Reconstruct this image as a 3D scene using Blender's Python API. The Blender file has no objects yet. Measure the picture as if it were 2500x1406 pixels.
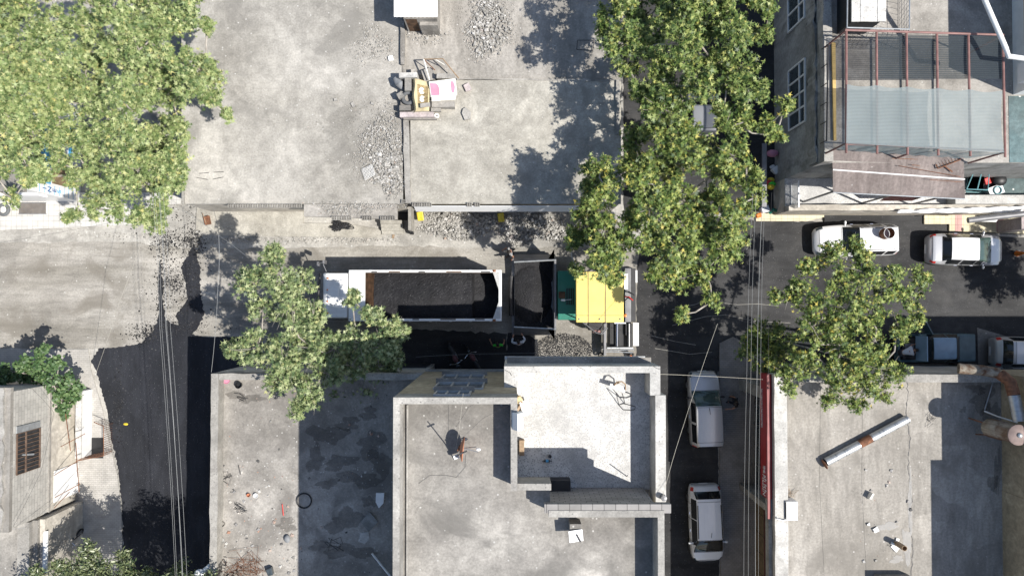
import bpy, math, random
import numpy as np
from mathutils import Vector, Matrix
R = math.radians
SC = bpy.context.scene
COL = SC.collection
rnd = random.Random(7)

# ------------------------------------------------------------------ camera, sky, sun, exposure
H, FPX, TILT = 40.0, 1733.0, 1.06
cam = bpy.data.cameras.new('camera'); camo = bpy.data.objects.new('camera', cam); COL.objects.link(camo)
camo.location = (0, 0, H); camo.rotation_euler = (R(TILT), 0, 0)
cam.sensor_width = 36; cam.lens = FPX*36/2500; cam.clip_start = 0.5; cam.clip_end = 800
SC.camera = camo
TO_SUN = Vector((1163, -500, 1733)).normalized()
W = bpy.data.worlds.new('World'); SC.world = W; W.use_nodes = True
nt = W.node_tree; nt.nodes.clear()
sky = nt.nodes.new('ShaderNodeTexSky'); sky.sky_type = 'NISHITA'; sky.sun_disc = False
sky.sun_elevation = math.asin(TO_SUN.z); sky.sun_rotation = math.atan2(TO_SUN.x, TO_SUN.y)
bg = nt.nodes.new('ShaderNodeBackground'); bg.inputs[1].default_value = 0.098
wo = nt.nodes.new('ShaderNodeOutputWorld')
nt.links.new(sky.outputs[0], bg.inputs[0]); nt.links.new(bg.outputs[0], wo.inputs[0])
sun = bpy.data.lights.new('sun', 'SUN'); sun.energy = 4.4; sun.angle = R(0.5); sun.color = (1.0, 0.955, 0.89)
suno = bpy.data.objects.new('sun', sun); COL.objects.link(suno)
suno.rotation_euler = (-TO_SUN).to_track_quat('-Z', 'Y').to_euler()
SC.view_settings.view_transform = 'Standard'; SC.view_settings.look = 'None'
SC.view_settings.exposure = 0.62; SC.view_settings.gamma = 1.0
SC.cycles.max_bounces = 6

# ------------------------------------------------------------------ helpers
_ct, _st = math.cos(R(TILT)), math.sin(R(TILT))
def G(px, py, z=0.0):
    """the point at height z seen at a given place of the 2500 x 1406 photograph"""
    u, v = (px-1250)/FPX, -(py-703)/FPX
    d = Vector((u, v*_ct+_st, v*_st-_ct)); s = (z-H)/d.z
    return Vector((d.x*s, d.y*s, z))
def G2(px, py, z=0.0):
    p = G(px, py, z); return (p.x, p.y)
def GP(pts, z=0.0): return [G2(a, b, z) for a, b in pts]

class MB:
    def __init__(s): s.v = []; s.f = []
    def add(s, vs, fs):
        o = len(s.v); s.v += [tuple(v) for v in vs]; s.f += [tuple(i+o for i in f) for f in fs]; return s
    def prism(s, pts, z0, z1):
        n = len(pts)
        a = sum(pts[i][0]*pts[(i+1) % n][1]-pts[(i+1) % n][0]*pts[i][1] for i in range(n))
        if a < 0: pts = pts[::-1]
        vs = [(p[0], p[1], z0) for p in pts]+[(p[0], p[1], z1) for p in pts]
        fs = [tuple(range(n-1, -1, -1)), tuple(range(n, 2*n))]+[(i, (i+1) % n, n+(i+1) % n, n+i) for i in range(n)]
        return s.add(vs, fs)
    def flat(s, pts, z):
        n = len(pts)
        a = sum(pts[i][0]*pts[(i+1) % n][1]-pts[(i+1) % n][0]*pts[i][1] for i in range(n))
        if a < 0: pts = pts[::-1]
        return s.add([(p[0], p[1], z) for p in pts], [tuple(range(n))])
    def box(s, c, d, rz=0, ry=0, rx=0):
        m = Matrix.Rotation(rz, 3, 'Z') @ Matrix.Rotation(ry, 3, 'Y') @ Matrix.Rotation(rx, 3, 'X'); c = Vector(c)
        vs = [c+m @ Vector((x*d[0]/2, y*d[1]/2, z*d[2]/2)) for z in (-1, 1) for y in (-1, 1) for x in (-1, 1)]
        return s.add(vs, [(0, 2, 3, 1), (4, 5, 7, 6), (0, 1, 5, 4), (2, 6, 7, 3), (0, 4, 6, 2), (1, 3, 7, 5)])
    def b2(s, x0, x1, y0, y1, z0, z1):
        return s.box(((x0+x1)/2, (y0+y1)/2, (z0+z1)/2), (abs(x1-x0), abs(y1-y0), abs(z1-z0)))
    def tube(s, pts, r, n=6, cap=True):
        pts = [Vector(p) for p in pts]; rr = r if hasattr(r, '__len__') else [r]*len(pts)
        vs = []; fs = []; up = None
        for i, p in enumerate(pts):
            t = (pts[min(i+1, len(pts)-1)]-pts[max(i-1, 0)])
            t = t.normalized() if t.length > 1e-9 else Vector((0, 0, 1))
            if up is None: up = Vector((0, 0, 1)) if abs(t.z) < .9 else Vector((1, 0, 0))
            a = up-t*up.dot(t)
            if a.length < 1e-4: a = t.orthogonal()
            a.normalize(); up = a; b = t.cross(a)
            for k in range(n):
                w = 2*math.pi*k/n; vs.append(p+(a*math.cos(w)+b*math.sin(w))*rr[i])
        for i in range(len(pts)-1):
            for k in range(n):
                j = (k+1) % n; fs.append((i*n+k, i*n+j, (i+1)*n+j, (i+1)*n+k))
        if cap: fs += [tuple(range(n-1, -1, -1)), tuple(range((len(pts)-1)*n, len(pts)*n))]
        return s.add(vs, fs)
    def lathe(s, c, prof, n=16, axis='Z', cap=True):
        m = {'Z': Matrix.Identity(3), 'X': Matrix(((0, 0, 1), (1, 0, 0), (0, 1, 0))), 'Y': Matrix(((1, 0, 0), (0, 0, 1), (0, -1, 0)))}[axis] if isinstance(axis, str) else axis
        c = Vector(c); vs = []; fs = []
        for r, z in prof:
            for k in range(n):
                w = 2*math.pi*k/n; vs.append(c+m @ Vector((r*math.cos(w), r*math.sin(w), z)))
        for i in range(len(prof)-1):
            for k in range(n):
                j = (k+1) % n; fs.append((i*n+k, i*n+j, (i+1)*n+j, (i+1)*n+k))
        if cap: fs += [tuple(range(n-1, -1, -1)), tuple(range((len(prof)-1)*n, len(prof)*n))]
        return s.add(vs, fs)
    def torus(s, c, R0, r, n=24, k=10, m=None, arc=1.0, flat=1.0):
        m = m or Matrix.Identity(3); c = Vector(c); vs = []; fs = []
        for i in range(n):
            a = 2*math.pi*i/n*arc
            for j in range(k):
                b = 2*math.pi*j/k; q = R0+r*math.cos(b)
                vs.append(c+m @ Vector((q*math.cos(a), q*math.sin(a), r*flat*math.sin(b))))
        for i in range(n if arc >= 1 else n-1):
            for j in range(k):
                i2 = (i+1) % n; j2 = (j+1) % k
                fs.append((i*k+j, i2*k+j, i2*k+j2, i*k+j2))
        return s.add(vs, fs)
    def ball(s, c, r, n=10, m=6):
        rx, ry, rz = r if hasattr(r, '__len__') else (r, r, r)
        c = Vector(c); vs = [c+Vector((0, 0, rz))]; fs = []
        for i in range(1, m):
            th = math.pi*i/m
            for k in range(n):
                a = 2*math.pi*k/n; vs.append(c+Vector((rx*math.sin(th)*math.cos(a), ry*math.sin(th)*math.sin(a), rz*math.cos(th))))
        vs.append(c-Vector((0, 0, rz))); L = len(vs)-1
        for k in range(n): fs.append((0, 1+k, 1+(k+1) % n)); fs.append((L, L-n+(k+1) % n, L-n+k))
        for i in range(m-2):
            for k in range(n):
                j = (k+1) % n; fs.append((1+i*n+k, 1+(i+1)*n+k, 1+(i+1)*n+j, 1+i*n+j))
        return s.add(vs, fs)
    def rock(s, c, d, r=None):
        r = r or rnd; rz = r.uniform(0, 6.3); c = Vector(c)
        m = Matrix.Rotation(rz, 3, 'Z') @ Matrix.Rotation(r.uniform(-.5, .5), 3, 'X')
        vs = []
        for z in (-1, 1):
            for x, y in ((-1, -1), (1, -1), (1, 1), (-1, 1)):
                q = 1 if z < 0 else .72
                vs.append(c+m @ Vector((x*q*d[0]/2*r.uniform(.55, 1.15), y*q*d[1]/2*r.uniform(.55, 1.15), z*d[2]/2*r.uniform(.7, 1.1))))
        return s.add(vs, [(3, 2, 1, 0), (4, 5, 6, 7), (0, 1, 5, 4), (1, 2, 6, 5), (2, 3, 7, 6), (3, 0, 4, 7)])
    def build(s, name, mat, parent=None, smooth=False, bevel=0, sub=0, world=True):
        """links ONE mesh; with a parent the coordinates are world ones unless world is False"""
        vs = s.v
        o = bpy.data.objects.new(name, bpy.data.meshes.new(name)); COL.objects.link(o)
        if parent is not None:
            o.parent = parent
            if world:
                off = Vector(parent.location); q = parent
                while q.parent is not None: q = q.parent; off = off+Vector(q.location)
                vs = [(v[0]-off.x, v[1]-off.y, v[2]-off.z) for v in vs]
        else:
            a = np.array(vs); c = (a.min(0)+a.max(0))/2; c[2] = a[:, 2].min(); o.location = c
            vs = (a-c).tolist()
        me = o.data; me.from_pydata(vs, [], s.f); me.materials.append(mat); me.update()
        if smooth:
            me.polygons.foreach_set('use_smooth', [True]*len(me.polygons))
            me.set_sharp_from_angle(angle=R(40))
        if bevel:
            b = o.modifiers.new('bevel', 'BEVEL'); b.width = bevel; b.segments = 2; b.limit_method = 'ANGLE'
        return o

def tag(o, label=None, cat=None, group=None, kind=None):
    if label: o['label'] = label
    if cat: o['category'] = cat
    if group: o['group'] = group
    if kind: o['kind'] = kind
    return o
def thing(name, label, cat, loc, rz=0, group=None):
    o = bpy.data.objects.new(name, None); COL.objects.link(o); o.empty_display_size = .3
    o.location = loc; o.rotation_euler = (0, 0, rz)
    return tag(o, label, cat, group)
def dup(root, loc, rz=0, label=None, group=None):
    r = root.copy(); COL.objects.link(r); r.location = loc; r.rotation_euler = (0, 0, rz)
    if label: r['label'] = label
    if group: r['group'] = group
    for ch in list(root.children):
        c = ch.copy(); COL.objects.link(c); c.parent = r
        for g in list(ch.children):
            d = g.copy(); COL.objects.link(d); d.parent = c
    return r

# ------------------------------------------------------------------ materials
def newmat(name):
    m = bpy.data.materials.new(name); m.use_nodes = True
    n = m.node_tree; b = n.nodes['Principled BSDF']; return m, n, b
def c4(c): return (c[0], c[1], c[2], 1)
def plain(name, col, rough=.6, metal=0, spec=.5, coat=0, var=.12, vs=3.0, alpha=1):
    m, n, b = newmat(name); N = n.nodes.new; L = n.links.new
    b.inputs['Roughness'].default_value = rough; b.inputs['Metallic'].default_value = metal
    b.inputs['Specular IOR Level'].default_value = spec; b.inputs['Coat Weight'].default_value = coat
    b.inputs['Coat Roughness'].default_value = .08
    if var:
        tc = N('ShaderNodeTexCoord'); no = N('ShaderNodeTexNoise'); no.inputs['Scale'].default_value = vs; no.inputs['Detail'].default_value = 5
        L(tc.outputs['Object'], no.inputs['Vector'])
        mx = N('ShaderNodeMix'); mx.data_type = 'RGBA'
        mx.inputs[6].default_value = c4([x*(1-var) for x in col]); mx.inputs[7].default_value = c4([min(1, x*(1+var)) for x in col])
        cr = N('ShaderNodeMapRange'); cr.inputs[1].default_value = .3; cr.inputs[2].default_value = .7
        L(no.outputs['Fac'], cr.inputs[0]); L(cr.outputs[0], mx.inputs[0]); L(mx.outputs[2], b.inputs['Base Color'])
    else: b.inputs['Base Color'].default_value = c4(col)
    if alpha < 1: b.inputs['Alpha'].default_value = alpha
    return m
def ground_mat(name, c1, c2, big=.25, fine=9.0, speck=0.0, speckc=(.7, .7, .68), stain=0.0, stainc=(.1, .1, .1), stain_s=.5, rough=.92, bump=.25, streak=None, mid=2.0, dust=0.0, sr=.32):
    """a worn mineral surface: broad patches, mid blotches, grain, pale specks and dark stains"""
    m, n, b = newmat(name); N = n.nodes.new; L = n.links.new
    b.inputs['Roughness'].default_value = rough; b.inputs['Specular IOR Level'].default_value = .25
    ge = N('ShaderNodeNewGeometry'); vec = ge.outputs['Position']
    if streak:
        mp = N('ShaderNodeMapping'); mp.inputs['Scale'].default_value = streak; L(vec, mp.inputs['Vector']); sv = mp.outputs[0]
    else: sv = vec
    def noise(scale, det=4, v=None, dist=0, ro=.6):
        q = N('ShaderNodeTexNoise'); q.inputs['Scale'].default_value = scale; q.inputs['Detail'].default_value = det
        q.inputs['Distortion'].default_value = dist; q.inputs['Roughness'].default_value = ro
        L(v or vec, q.inputs['Vector']); return q.outputs['Fac']
    def ramp(f, a, bb, lo=0, hi=1):
        q = N('ShaderNodeMapRange'); q.inputs[1].default_value = a; q.inputs[2].default_value = bb; q.inputs[3].default_value = lo; q.inputs[4].default_value = hi
        L(f, q.inputs[0]); return q.outputs[0]
    def mix(f, A, B):
        q = N('ShaderNodeMix'); q.data_type = 'RGBA'
        for s, val in ((0, f), (6, A), (7, B)):
            if hasattr(val, 'is_output'): L(val, q.inputs[s])
            else: q.inputs[s].default_value = val if s == 0 else c4(val)
        return q.outputs[2]
    def mul(c, f):
        q = N('ShaderNodeMix'); q.data_type = 'RGBA'; q.blend_type = 'MULTIPLY'; q.inputs[0].default_value = 1
        L(c, q.inputs[6]); L(f, q.inputs[7]); return q.outputs[2]
    col = mix(ramp(noise(big, 6, sv, .4), .36, .64), c1, c2)
    col = mul(col, ramp(noise(mid, 6, sv, .3), .3, .7, .78, 1.14))
    col = mul(col, ramp(noise(big*.35, 5, None, .8), .35, .65, .80, 1.10))
    g = noise(fine, 3, None, 0, .7)
    col = mul(col, ramp(g, .3, .7, .80, 1.17))
    nz = N('ShaderNodeTexNoise'); nz.inputs['Scale'].default_value = .6; nz.inputs['Detail'].default_value = 5; L(vec, nz.inputs['Vector'])
    va = N('ShaderNodeVectorMath'); va.operation = 'MULTIPLY_ADD'; va.inputs[1].default_value = (2.2, 2.2, 2.2); L(nz.outputs['Color'], va.inputs[0]); L(vec, va.inputs[2])
    vp = N('ShaderNodeTexVoronoi'); vp.inputs['Scale'].default_value = .38; L(va.outputs[0], vp.inputs['Vector'])
    sp_ = N('ShaderNodeSeparateColor'); L(vp.outputs['Color'], sp_.inputs[0]); col = mul(col, ramp(sp_.outputs[0], 0, 1, .86, 1.07))
    if stain:
        col = mix(ramp(noise(stain_s, 7, None, .6), .60-stain*.12, .70-stain*.08, 0, min(1, .5+stain*.3)), col, stainc)
    if dust:
        col = mix(ramp(noise(.5, 6, None, .9), .5, .75, 0, dust), col, (.36, .34, .31))
    if speck:
        vo = N('ShaderNodeTexVoronoi'); vo.inputs['Scale'].default_value = fine*.75; L(vec, vo.inputs['Vector'])
        sep = N('ShaderNodeSeparateColor'); L(vo.outputs['Color'], sep.inputs[0])
        q = N('ShaderNodeMath'); q.operation = 'MULTIPLY'
        L(ramp(sep.outputs[0], 1-speck-.02, 1-speck), q.inputs[0]); L(ramp(vo.outputs['Distance'], sr, sr*.62), q.inputs[1])
        col = mix(q.outputs[0], col, speckc)
    L(col, b.inputs['Base Color'])
    if bump:
        bp = N('ShaderNodeBump'); bp.inputs['Strength'].default_value = bump; bp.inputs['Distance'].default_value = .03
        L(g, bp.inputs['Height']); L(bp.outputs[0], b.inputs['Normal'])
    return m
def tile_mat(name, c1, c2, mortar, w, h, gap=.06, off=0.0, rough=.8, wall=None, var=.5):
    m, n, b = newmat(name); N = n.nodes.new; L = n.links.new
    b.inputs['Roughness'].default_value = rough; b.inputs['Specular IOR Level'].default_value = .3
    ge = N('ShaderNodeNewGeometry'); vec = ge.outputs['Position']
    if wall:
        sx = N('ShaderNodeSeparateXYZ'); L(vec, sx.inputs[0]); cx = N('ShaderNodeCombineXYZ')
        L(sx.outputs[wall[0]], cx.inputs[0]); L(sx.outputs[wall[1]], cx.inputs[1]); vec = cx.outputs[0]
    br = N('ShaderNodeTexBrick'); br.offset = off; br.inputs['Scale'].default_value = 1
    br.inputs['Brick Width'].default_value = w; br.inputs['Row Height'].default_value = h; br.inputs['Mortar Size'].default_value = gap*h*.5
    br.inputs['Color1'].default_value = c4(c1); br.inputs['Color2'].default_value = c4(c2); br.inputs['Mortar'].default_value = c4(mortar)
    L(vec, br.inputs['Vector'])
    no = N('ShaderNodeTexNoise'); no.inputs['Scale'].default_value = 1.6; no.inputs['Detail'].default_value = 8; L(ge.outputs['Position'], no.inputs['Vector'])
    mr = N('ShaderNodeMapRange'); mr.inputs[1].default_value = .3; mr.inputs[2].default_value = .7; mr.inputs[3].default_value = 1-var*.4; mr.inputs[4].default_value = 1+var*.25
    L(no.outputs['Fac'], mr.inputs[0])
    mx = N('ShaderNodeMix'); mx.data_type = 'RGBA'; mx.blend_type = 'MULTIPLY'; mx.inputs[0].default_value = 1
    L(br.outputs['Color'], mx.inputs[6]); L(mr.outputs[0], mx.inputs[7]); L(mx.outputs[2], b.inputs['Base Color'])
    bp = N('ShaderNodeBump'); bp.inputs['Strength'].default_value = .4; bp.inputs['Distance'].default_value = .02; bp.invert = True
    L(br.outputs['Fac'], bp.inputs['Height']); L(bp.outputs[0], b.inputs['Normal'])
    return m
def island_mat(name, stops, rough=.85, spec=.3, trans=0.0, grain=0):
    """a colour picked piece by piece along a ramp"""
    m, n, b = newmat(name); N = n.nodes.new; L = n.links.new
    ge = N('ShaderNodeNewGeometry'); cr = N('ShaderNodeValToRGB')
    while len(cr.color_ramp.elements) < len(stops): cr.color_ramp.elements.new(.5)
    for e, (p, c) in zip(cr.color_ramp.elements, stops): e.position = p; e.color = c4(c)
    L(ge.outputs['Random Per Island'], cr.inputs[0]); out = cr.outputs[0]
    if grain:
        no = N('ShaderNodeTexNoise'); no.inputs['Scale'].default_value = grain; no.inputs['Detail'].default_value = 4; L(ge.outputs['Position'], no.inputs['Vector'])
        mr = N('ShaderNodeMapRange'); mr.inputs[1].default_value = .3; mr.inputs[2].default_value = .7; mr.inputs[3].default_value = .75; mr.inputs[4].default_value = 1.2; L(no.outputs['Fac'], mr.inputs[0])
        mx = N('ShaderNodeMix'); mx.data_type = 'RGBA'; mx.blend_type = 'MULTIPLY'; mx.inputs[0].default_value = 1
        L(out, mx.inputs[6]); L(mr.outputs[0], mx.inputs[7]); out = mx.outputs[2]
    L(out, b.inputs['Base Color']); b.inputs['Roughness'].default_value = rough; b.inputs['Specular IOR Level'].default_value = spec
    if trans:
        tr = N('ShaderNodeBsdfTranslucent'); ms = N('ShaderNodeMixShader'); ms.inputs[0].default_value = trans
        L(out, tr.inputs[0]); L(b.outputs[0], ms.inputs[1]); L(tr.outputs[0], ms.inputs[2]); L(ms.outputs[0], n.nodes['Material Output'].inputs[0])
    return m
def net_mat(name, col, op, scale):
    m, n, b = newmat(name); N = n.nodes.new; L = n.links.new
    b.inputs['Base Color'].default_value = c4(col); b.inputs['Roughness'].default_value = .7
    ge = N('ShaderNodeNewGeometry'); wv = N('ShaderNodeTexWave'); wv.bands_direction = 'Y'; wv.inputs['Scale'].default_value = scale; wv.inputs['Distortion'].default_value = .4
    L(ge.outputs['Position'], wv.inputs['Vector'])
    mr = N('ShaderNodeMapRange'); mr.inputs[3].default_value = op-.15; mr.inputs[4].default_value = min(1, op+.15); L(wv.outputs['Fac'], mr.inputs[0])
    tr = N('ShaderNodeBsdfTransparent'); tl = N('ShaderNodeBsdfTranslucent'); tl.inputs[0].default_value = c4(col)
    m1 = N('ShaderNodeMixShader'); m1.inputs[0].default_value = .35; L(b.outputs[0], m1.inputs[1]); L(tl.outputs[0], m1.inputs[2])
    m2 = N('ShaderNodeMixShader'); L(mr.outputs[0], m2.inputs[0]); L(tr.outputs[0], m2.inputs[1]); L(m1.outputs[0], m2.inputs[2])
    L(m2.outputs[0], n.nodes['Material Output'].inputs[0]); return m

M = {}
M['ground'] = ground_mat('ground_gravel', (.33, .315, .285), (.43, .415, .38), .3, 9, .06, (.56, .56, .53), .5, (.22, .21, .19), .7)
M['road'] = ground_mat('dusty_road', (.25, .235, .205), (.38, .36, .325), .35, 10, .02, (.5, .49, .45), .7, (.17, .155, .13), .4, streak=(.3, 1.9, 1))
M['asphalt_new'] = ground_mat('fresh_asphalt', (.0165, .018, .0225), (.029, .031, .0375), .5, 17, .12, (.075, .076, .08), .3, (.012, .013, .016), .5, rough=.7, bump=.5, streak=(1.6, .3, 1))
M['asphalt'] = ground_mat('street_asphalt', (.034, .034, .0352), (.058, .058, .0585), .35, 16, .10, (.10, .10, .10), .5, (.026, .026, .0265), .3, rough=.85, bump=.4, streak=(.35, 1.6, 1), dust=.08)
M['crumb'] = island_mat('asphalt_crumbs', [(0, (.012, .012, .014)), (.8, (.03, .03, .032)), (1, (.08, .08, .08))], .7)
M['concrete'] = ground_mat('roof_concrete', (.285, .27, .24), (.445, .425, .385), .22, 10, .03, (.5, .49, .46), .7, (.205, .196, .178), .33)
M['concrete_b'] = ground_mat('smooth_concrete', (.33, .312, .27), (.44, .42, .37), .3, 12, .02, (.52, .5, .46), .5, (.235, .22, .19), .5)
M['concrete_c'] = ground_mat('stained_concrete', (.275, .257, .23), (.40, .378, .345), .3, 11, .04, (.48, .47, .44), .75, (.15, .14, .127), .40)
M['concrete_d'] = ground_mat('lichen_concrete', (.225, .212, .192), (.385, .365, .33), .35, 10, .04, (.45, .44, .41), .8, (.15, .143, .13), .45)
M['concrete_e'] = ground_mat('screed_concrete', (.265, .247, .218), (.375, .353, .318), .3, 9, .02, (.45, .43, .40), .6, (.20, .187, .165), .45, streak=(1.6, .45, 1))
M['kerb'] = ground_mat('speckled_parapet', (.31, .295, .27), (.40, .385, .35), .8, 12, .18, (.19, .182, .17), .3, (.2, .19, .175), .8)
M['kerb_white'] = ground_mat('white_parapet', (.50, .49, .46), (.58, .565, .53), .8, 12, .16, (.26, .25, .24), .2, (.36, .34, .31))
M['terrazzo'] = ground_mat('terrazzo_floor', (.58, .575, .555), (.64, .635, .615), .5, 19, .55, (.36, .355, .35), 0, rough=.6, bump=.1, sr=.5)
M['plaster'] = ground_mat('cream_plaster', (.52, .48, .41), (.60, .56, .49), .5, 7, 0, stain=.5, stainc=(.32, .29, .25), stain_s=.6, bump=.1)
M['plaster_grey'] = ground_mat('grey_plaster', (.30, .30, .29), (.38, .38, .36), .4, 6, 0, stain=.8, stainc=(.10, .10, .09), stain_s=.45, bump=.1, streak=(1, 1, .4))
M['plaster_yellow'] = ground_mat('ochre_plaster', (.34, .29, .20), (.42, .36, .26), .5, 6, 0, stain=.4, stainc=(.2, .17, .12), stain_s=.6, bump=.1)
M['brick_wall'] = tile_mat('breeze_block_wall', (.30, .285, .27), (.24, .23, .215), (.11, .105, .1), .42, .2, .14, .5, wall=(0, 2))
M['brick_wall_x'] = tile_mat('pale_block_wall', (.48, .46, .42), (.42, .405, .37), (.34, .325, .30), .42, .21, .14, .5, wall=(1, 2))
M['pave_white'] = tile_mat('white_paving', (.56, .545, .51), (.52, .505, .475), (.36, .35, .33), .3, .3, .08, 0)
M['pave_yellow'] = tile_mat('yellow_paving', (.66, .60, .42), (.60, .545, .40), (.38, .34, .24), .33, .33, .06, 0)
M['pave_pink'] = tile_mat('pink_paving', (.58, .36, .33), (.54, .34, .31), (.33, .2, .2), .33, .33, .06, 0)
M['pave_grey'] = tile_mat('grey_paving', (.31, .285, .26), (.26, .24, .22), (.17, .16, .15), .22, .11, .12, .5)
M['pave_grey2'] = tile_mat('sand_paving', (.43, .41, .38), (.38, .365, .335), (.27, .26, .24), .22, .11, .12, .5)
M['white'] = plain('white_paint', (.78, .78, .76), .45, var=.06)
M['white_metal'] = plain('white_sheet_metal', (.80, .80, .79), .35, 0, .5, var=.04)
M['car_white'] = plain('white_car_paint', (.80, .80, .80), .28, 0, .5, .8, var=.02)
M['car_silver'] = plain('silver_car_paint', (.52, .525, .54), .3, .35, .5, .8, var=.02)
M['car_champ'] = plain('champagne_car_paint', (.56, .55, .53), .3, .3, .5, .8, var=.02)
M['car_blue'] = plain('faded_blue_paint', (.22, .33, .44), .45, 0, .5, .2, var=.1)
M['car_teal'] = plain('dull_teal_paint', (.075, .125, .145), .5, 0, .4, .1, var=.15)
M['glass'] = plain('car_glass', (.012, .014, .016), .06, 0, .6, 0, var=0)
M['glass_green'] = plain('tinted_windscreen', (.045, .075, .068), .08, 0, .6, 0, var=.3, vs=2.5)
M['glass_win'] = plain('window_glass', (.06, .075, .085), .1, 0, .6, var=.3)
M['rubber'] = plain('rubber', (.02, .02, .02), .8, var=.2)
M['rubber_grey'] = plain('dusty_rubber', (.11, .115, .12), .85, var=.2)
M['steel'] = plain('steel', (.45, .46, .47), .35, .8, var=.15)
M['chrome'] = plain('chrome', (.75, .75, .76), .12, 1, var=0)
M['galv'] = plain('galvanised_steel', (.47, .49, .50), .42, .55, var=.15, vs=5)
M['dark'] = plain('dark_metal', (.03, .03, .032), .6, var=.3)
M['black'] = plain('black_plastic', (.012, .012, .013), .5, var=.2)
M['grey_metal'] = plain('grey_metal', (.2, .2, .205), .5, .3, var=.2)
M['rust'] = plain('rusty_steel', (.19, .085, .045), .85, .1, var=.5, vs=6)
M['rust_dark'] = plain('rust_brown_wall', (.10, .055, .03), .85, .1, var=.6, vs=4)
M['red_steel'] = plain('red_oxide_steel', (.24, .125, .11), .6, var=.25)
M['red_sign'] = plain('red_sign', (.30, .022, .026), .45, var=.1)
M['red_sign_top'] = plain('faded_red_cap', (.27, .085, .082), .6, var=.15)
M['red'] = plain('red_plastic', (.5, .03, .025), .4, var=.05)
M['orange'] = plain('orange_plastic', (.75, .2, .03), .4, var=.05)
M['yellow'] = plain('paver_yellow', (.74, .60, .17), .5, 0, .4, .1, var=.10, vs=.9)
M['yellow_bag'] = plain('yellow_bag', (.60, .46, .03), .5, var=.25, vs=9)
M['green'] = plain('paver_green', (.012, .17, .115), .45, 0, .5, .2, var=.1)
M['green_net'] = net_mat('green_shade_net', (.31, .37, .375), .70, 5.0)
M['dark_net'] = net_mat('dark_shade_net', (.035, .05, .06), .72, 3.2)
M['brown_roof'] = ground_mat('brown_roof_sheet', (.185, .155, .145), (.245, .21, .195), .5, 8, .01, (.45, .43, .41), .3, (.13, .105, .1), .5, streak=(2.5, .4, 1), bump=.1)
M['maroon'] = plain('maroon_panel', (.12, .045, .045), .6, var=.1)
M['teal_floor'] = ground_mat('teal_floor', (.10, .15, .155), (.15, .19, .19), .4, 6, .01, stain=.4, stainc=(.07, .09, .09))
M['wood'] = plain('weathered_wood', (.30, .215, .14), .8, var=.3, vs=7)
M['wood_board'] = plain('brown_board', (.21, .15, .085), .7, var=.25, vs=4)
M['wood_yellow'] = plain('yellow_plank', (.52, .36, .13), .7, var=.15, vs=5)
M['skin'] = plain('skin', (.36, .19, .125), .55, var=.06)
M['hair'] = plain('dark_hair', (.018, .013, .01), .55, var=.2)
M['cloth_green'] = plain('lime_green_shirt', (.06, .52, .05), .85, var=.1)
M['cloth_white'] = plain('white_shirt', (.62, .64, .67), .85, var=.08)
M['cloth_grey'] = plain('grey_shirt', (.27, .27, .265), .85, var=.12)
M['cloth_black'] = plain('black_shirt', (.012, .012, .013), .85, var=.2)
M['cloth_navy'] = plain('dark_trousers', (.028, .03, .038), .85, var=.2)
M['shoe'] = plain('dark_shoe', (.02, .018, .016), .6, var=.1)
M['bark'] = plain('pale_bark', (.33, .30, .26), .85, var=.35, vs=4)
M['pink'] = plain('pink_vinyl', (.52, .22, .31), .55, var=.1)
M['cream'] = plain('cream_board', (.74, .72, .66), .6, var=.08)
M['carpet'] = plain('cream_carpet', (.56, .47, .28), .9, var=.14, vs=5)
M['carpet_in'] = plain('tan_carpet', (.33, .245, .12), .95, var=.35, vs=10)
M['blue_sign'] = plain('sky_blue_paint', (.08, .38, .68), .5, var=.12)
M['blue_dark'] = plain('navy_letter', (.03, .10, .28), .5, var=0)
M['blue_plastic'] = plain('pale_blue_plastic', (.20, .40, .48), .5, var=.1)
M['blue_frame'] = plain('turquoise_frame', (.15, .33, .36), .5, var=.1)
M['terracotta'] = plain('terracotta', (.48, .20, .11), .8, var=.15)
M['sack'] = plain('grey_sack', (.22, .23, .24), .7, var=.3)
M['pink_stone'] = ground_mat('pinkish_stone', (.44, .38, .37), (.52, .46, .45), 1.5, 9, .1, (.6, .58, .56))
M['rubble'] = island_mat('rubble', [(0, (.22, .212, .195)), (.5, (.34, .328, .30)), (.85, (.43, .415, .385)), (.98, (.56, .55, .53)), (1, (.36, .27, .21))], .9, .2, grain=9)
M['litter'] = island_mat('litter', [(0, (.56, .55, .52)), (.4, (.3, .29, .28)), (.6, (.06, .06, .06)), (.8, (.52, .5, .46)), (.96, (.36, .2, .14)), (1, (.25, .33, .4))], .8)
M['leaf'] = island_mat('plane_leaf', [(0, (0.023, 0.05, 0.014)), (0.3, (0.08, 0.135, 0.03)), (0.65, (0.195, 0.26, 0.07)), (0.94, (0.35, 0.385, 0.13)), (1, (0.42, 0.4, 0.1))], .5, .4, .14)
M['leaf_pale'] = island_mat('pale_plane_leaf', [(0, (0.062, 0.105, 0.034)), (0.3, (0.165, 0.23, 0.078)), (0.65, (0.295, 0.355, 0.14)), (0.94, (0.43, 0.465, 0.22)), (1, (0.47, 0.43, 0.15))], .5, .4, .14)
M['leaf_b'] = island_mat('grey_green_leaf', [(0, (0.05, 0.09, 0.035)), (0.3, (0.15, 0.205, 0.08)), (0.65, (0.275, 0.335, 0.145)), (0.94, (0.44, 0.475, 0.25)), (1, (0.45, 0.44, 0.18))], .5, .4, .14)
M['leaf_dry'] = island_mat('yellowing_leaf', [(0, (0.028, 0.062, 0.018)), (0.3, (0.105, 0.165, 0.038)), (0.65, (0.215, 0.275, 0.07)), (0.92, (0.37, 0.4, 0.12)), (1, (0.46, 0.38, 0.07))], .5, .4, .14)
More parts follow.
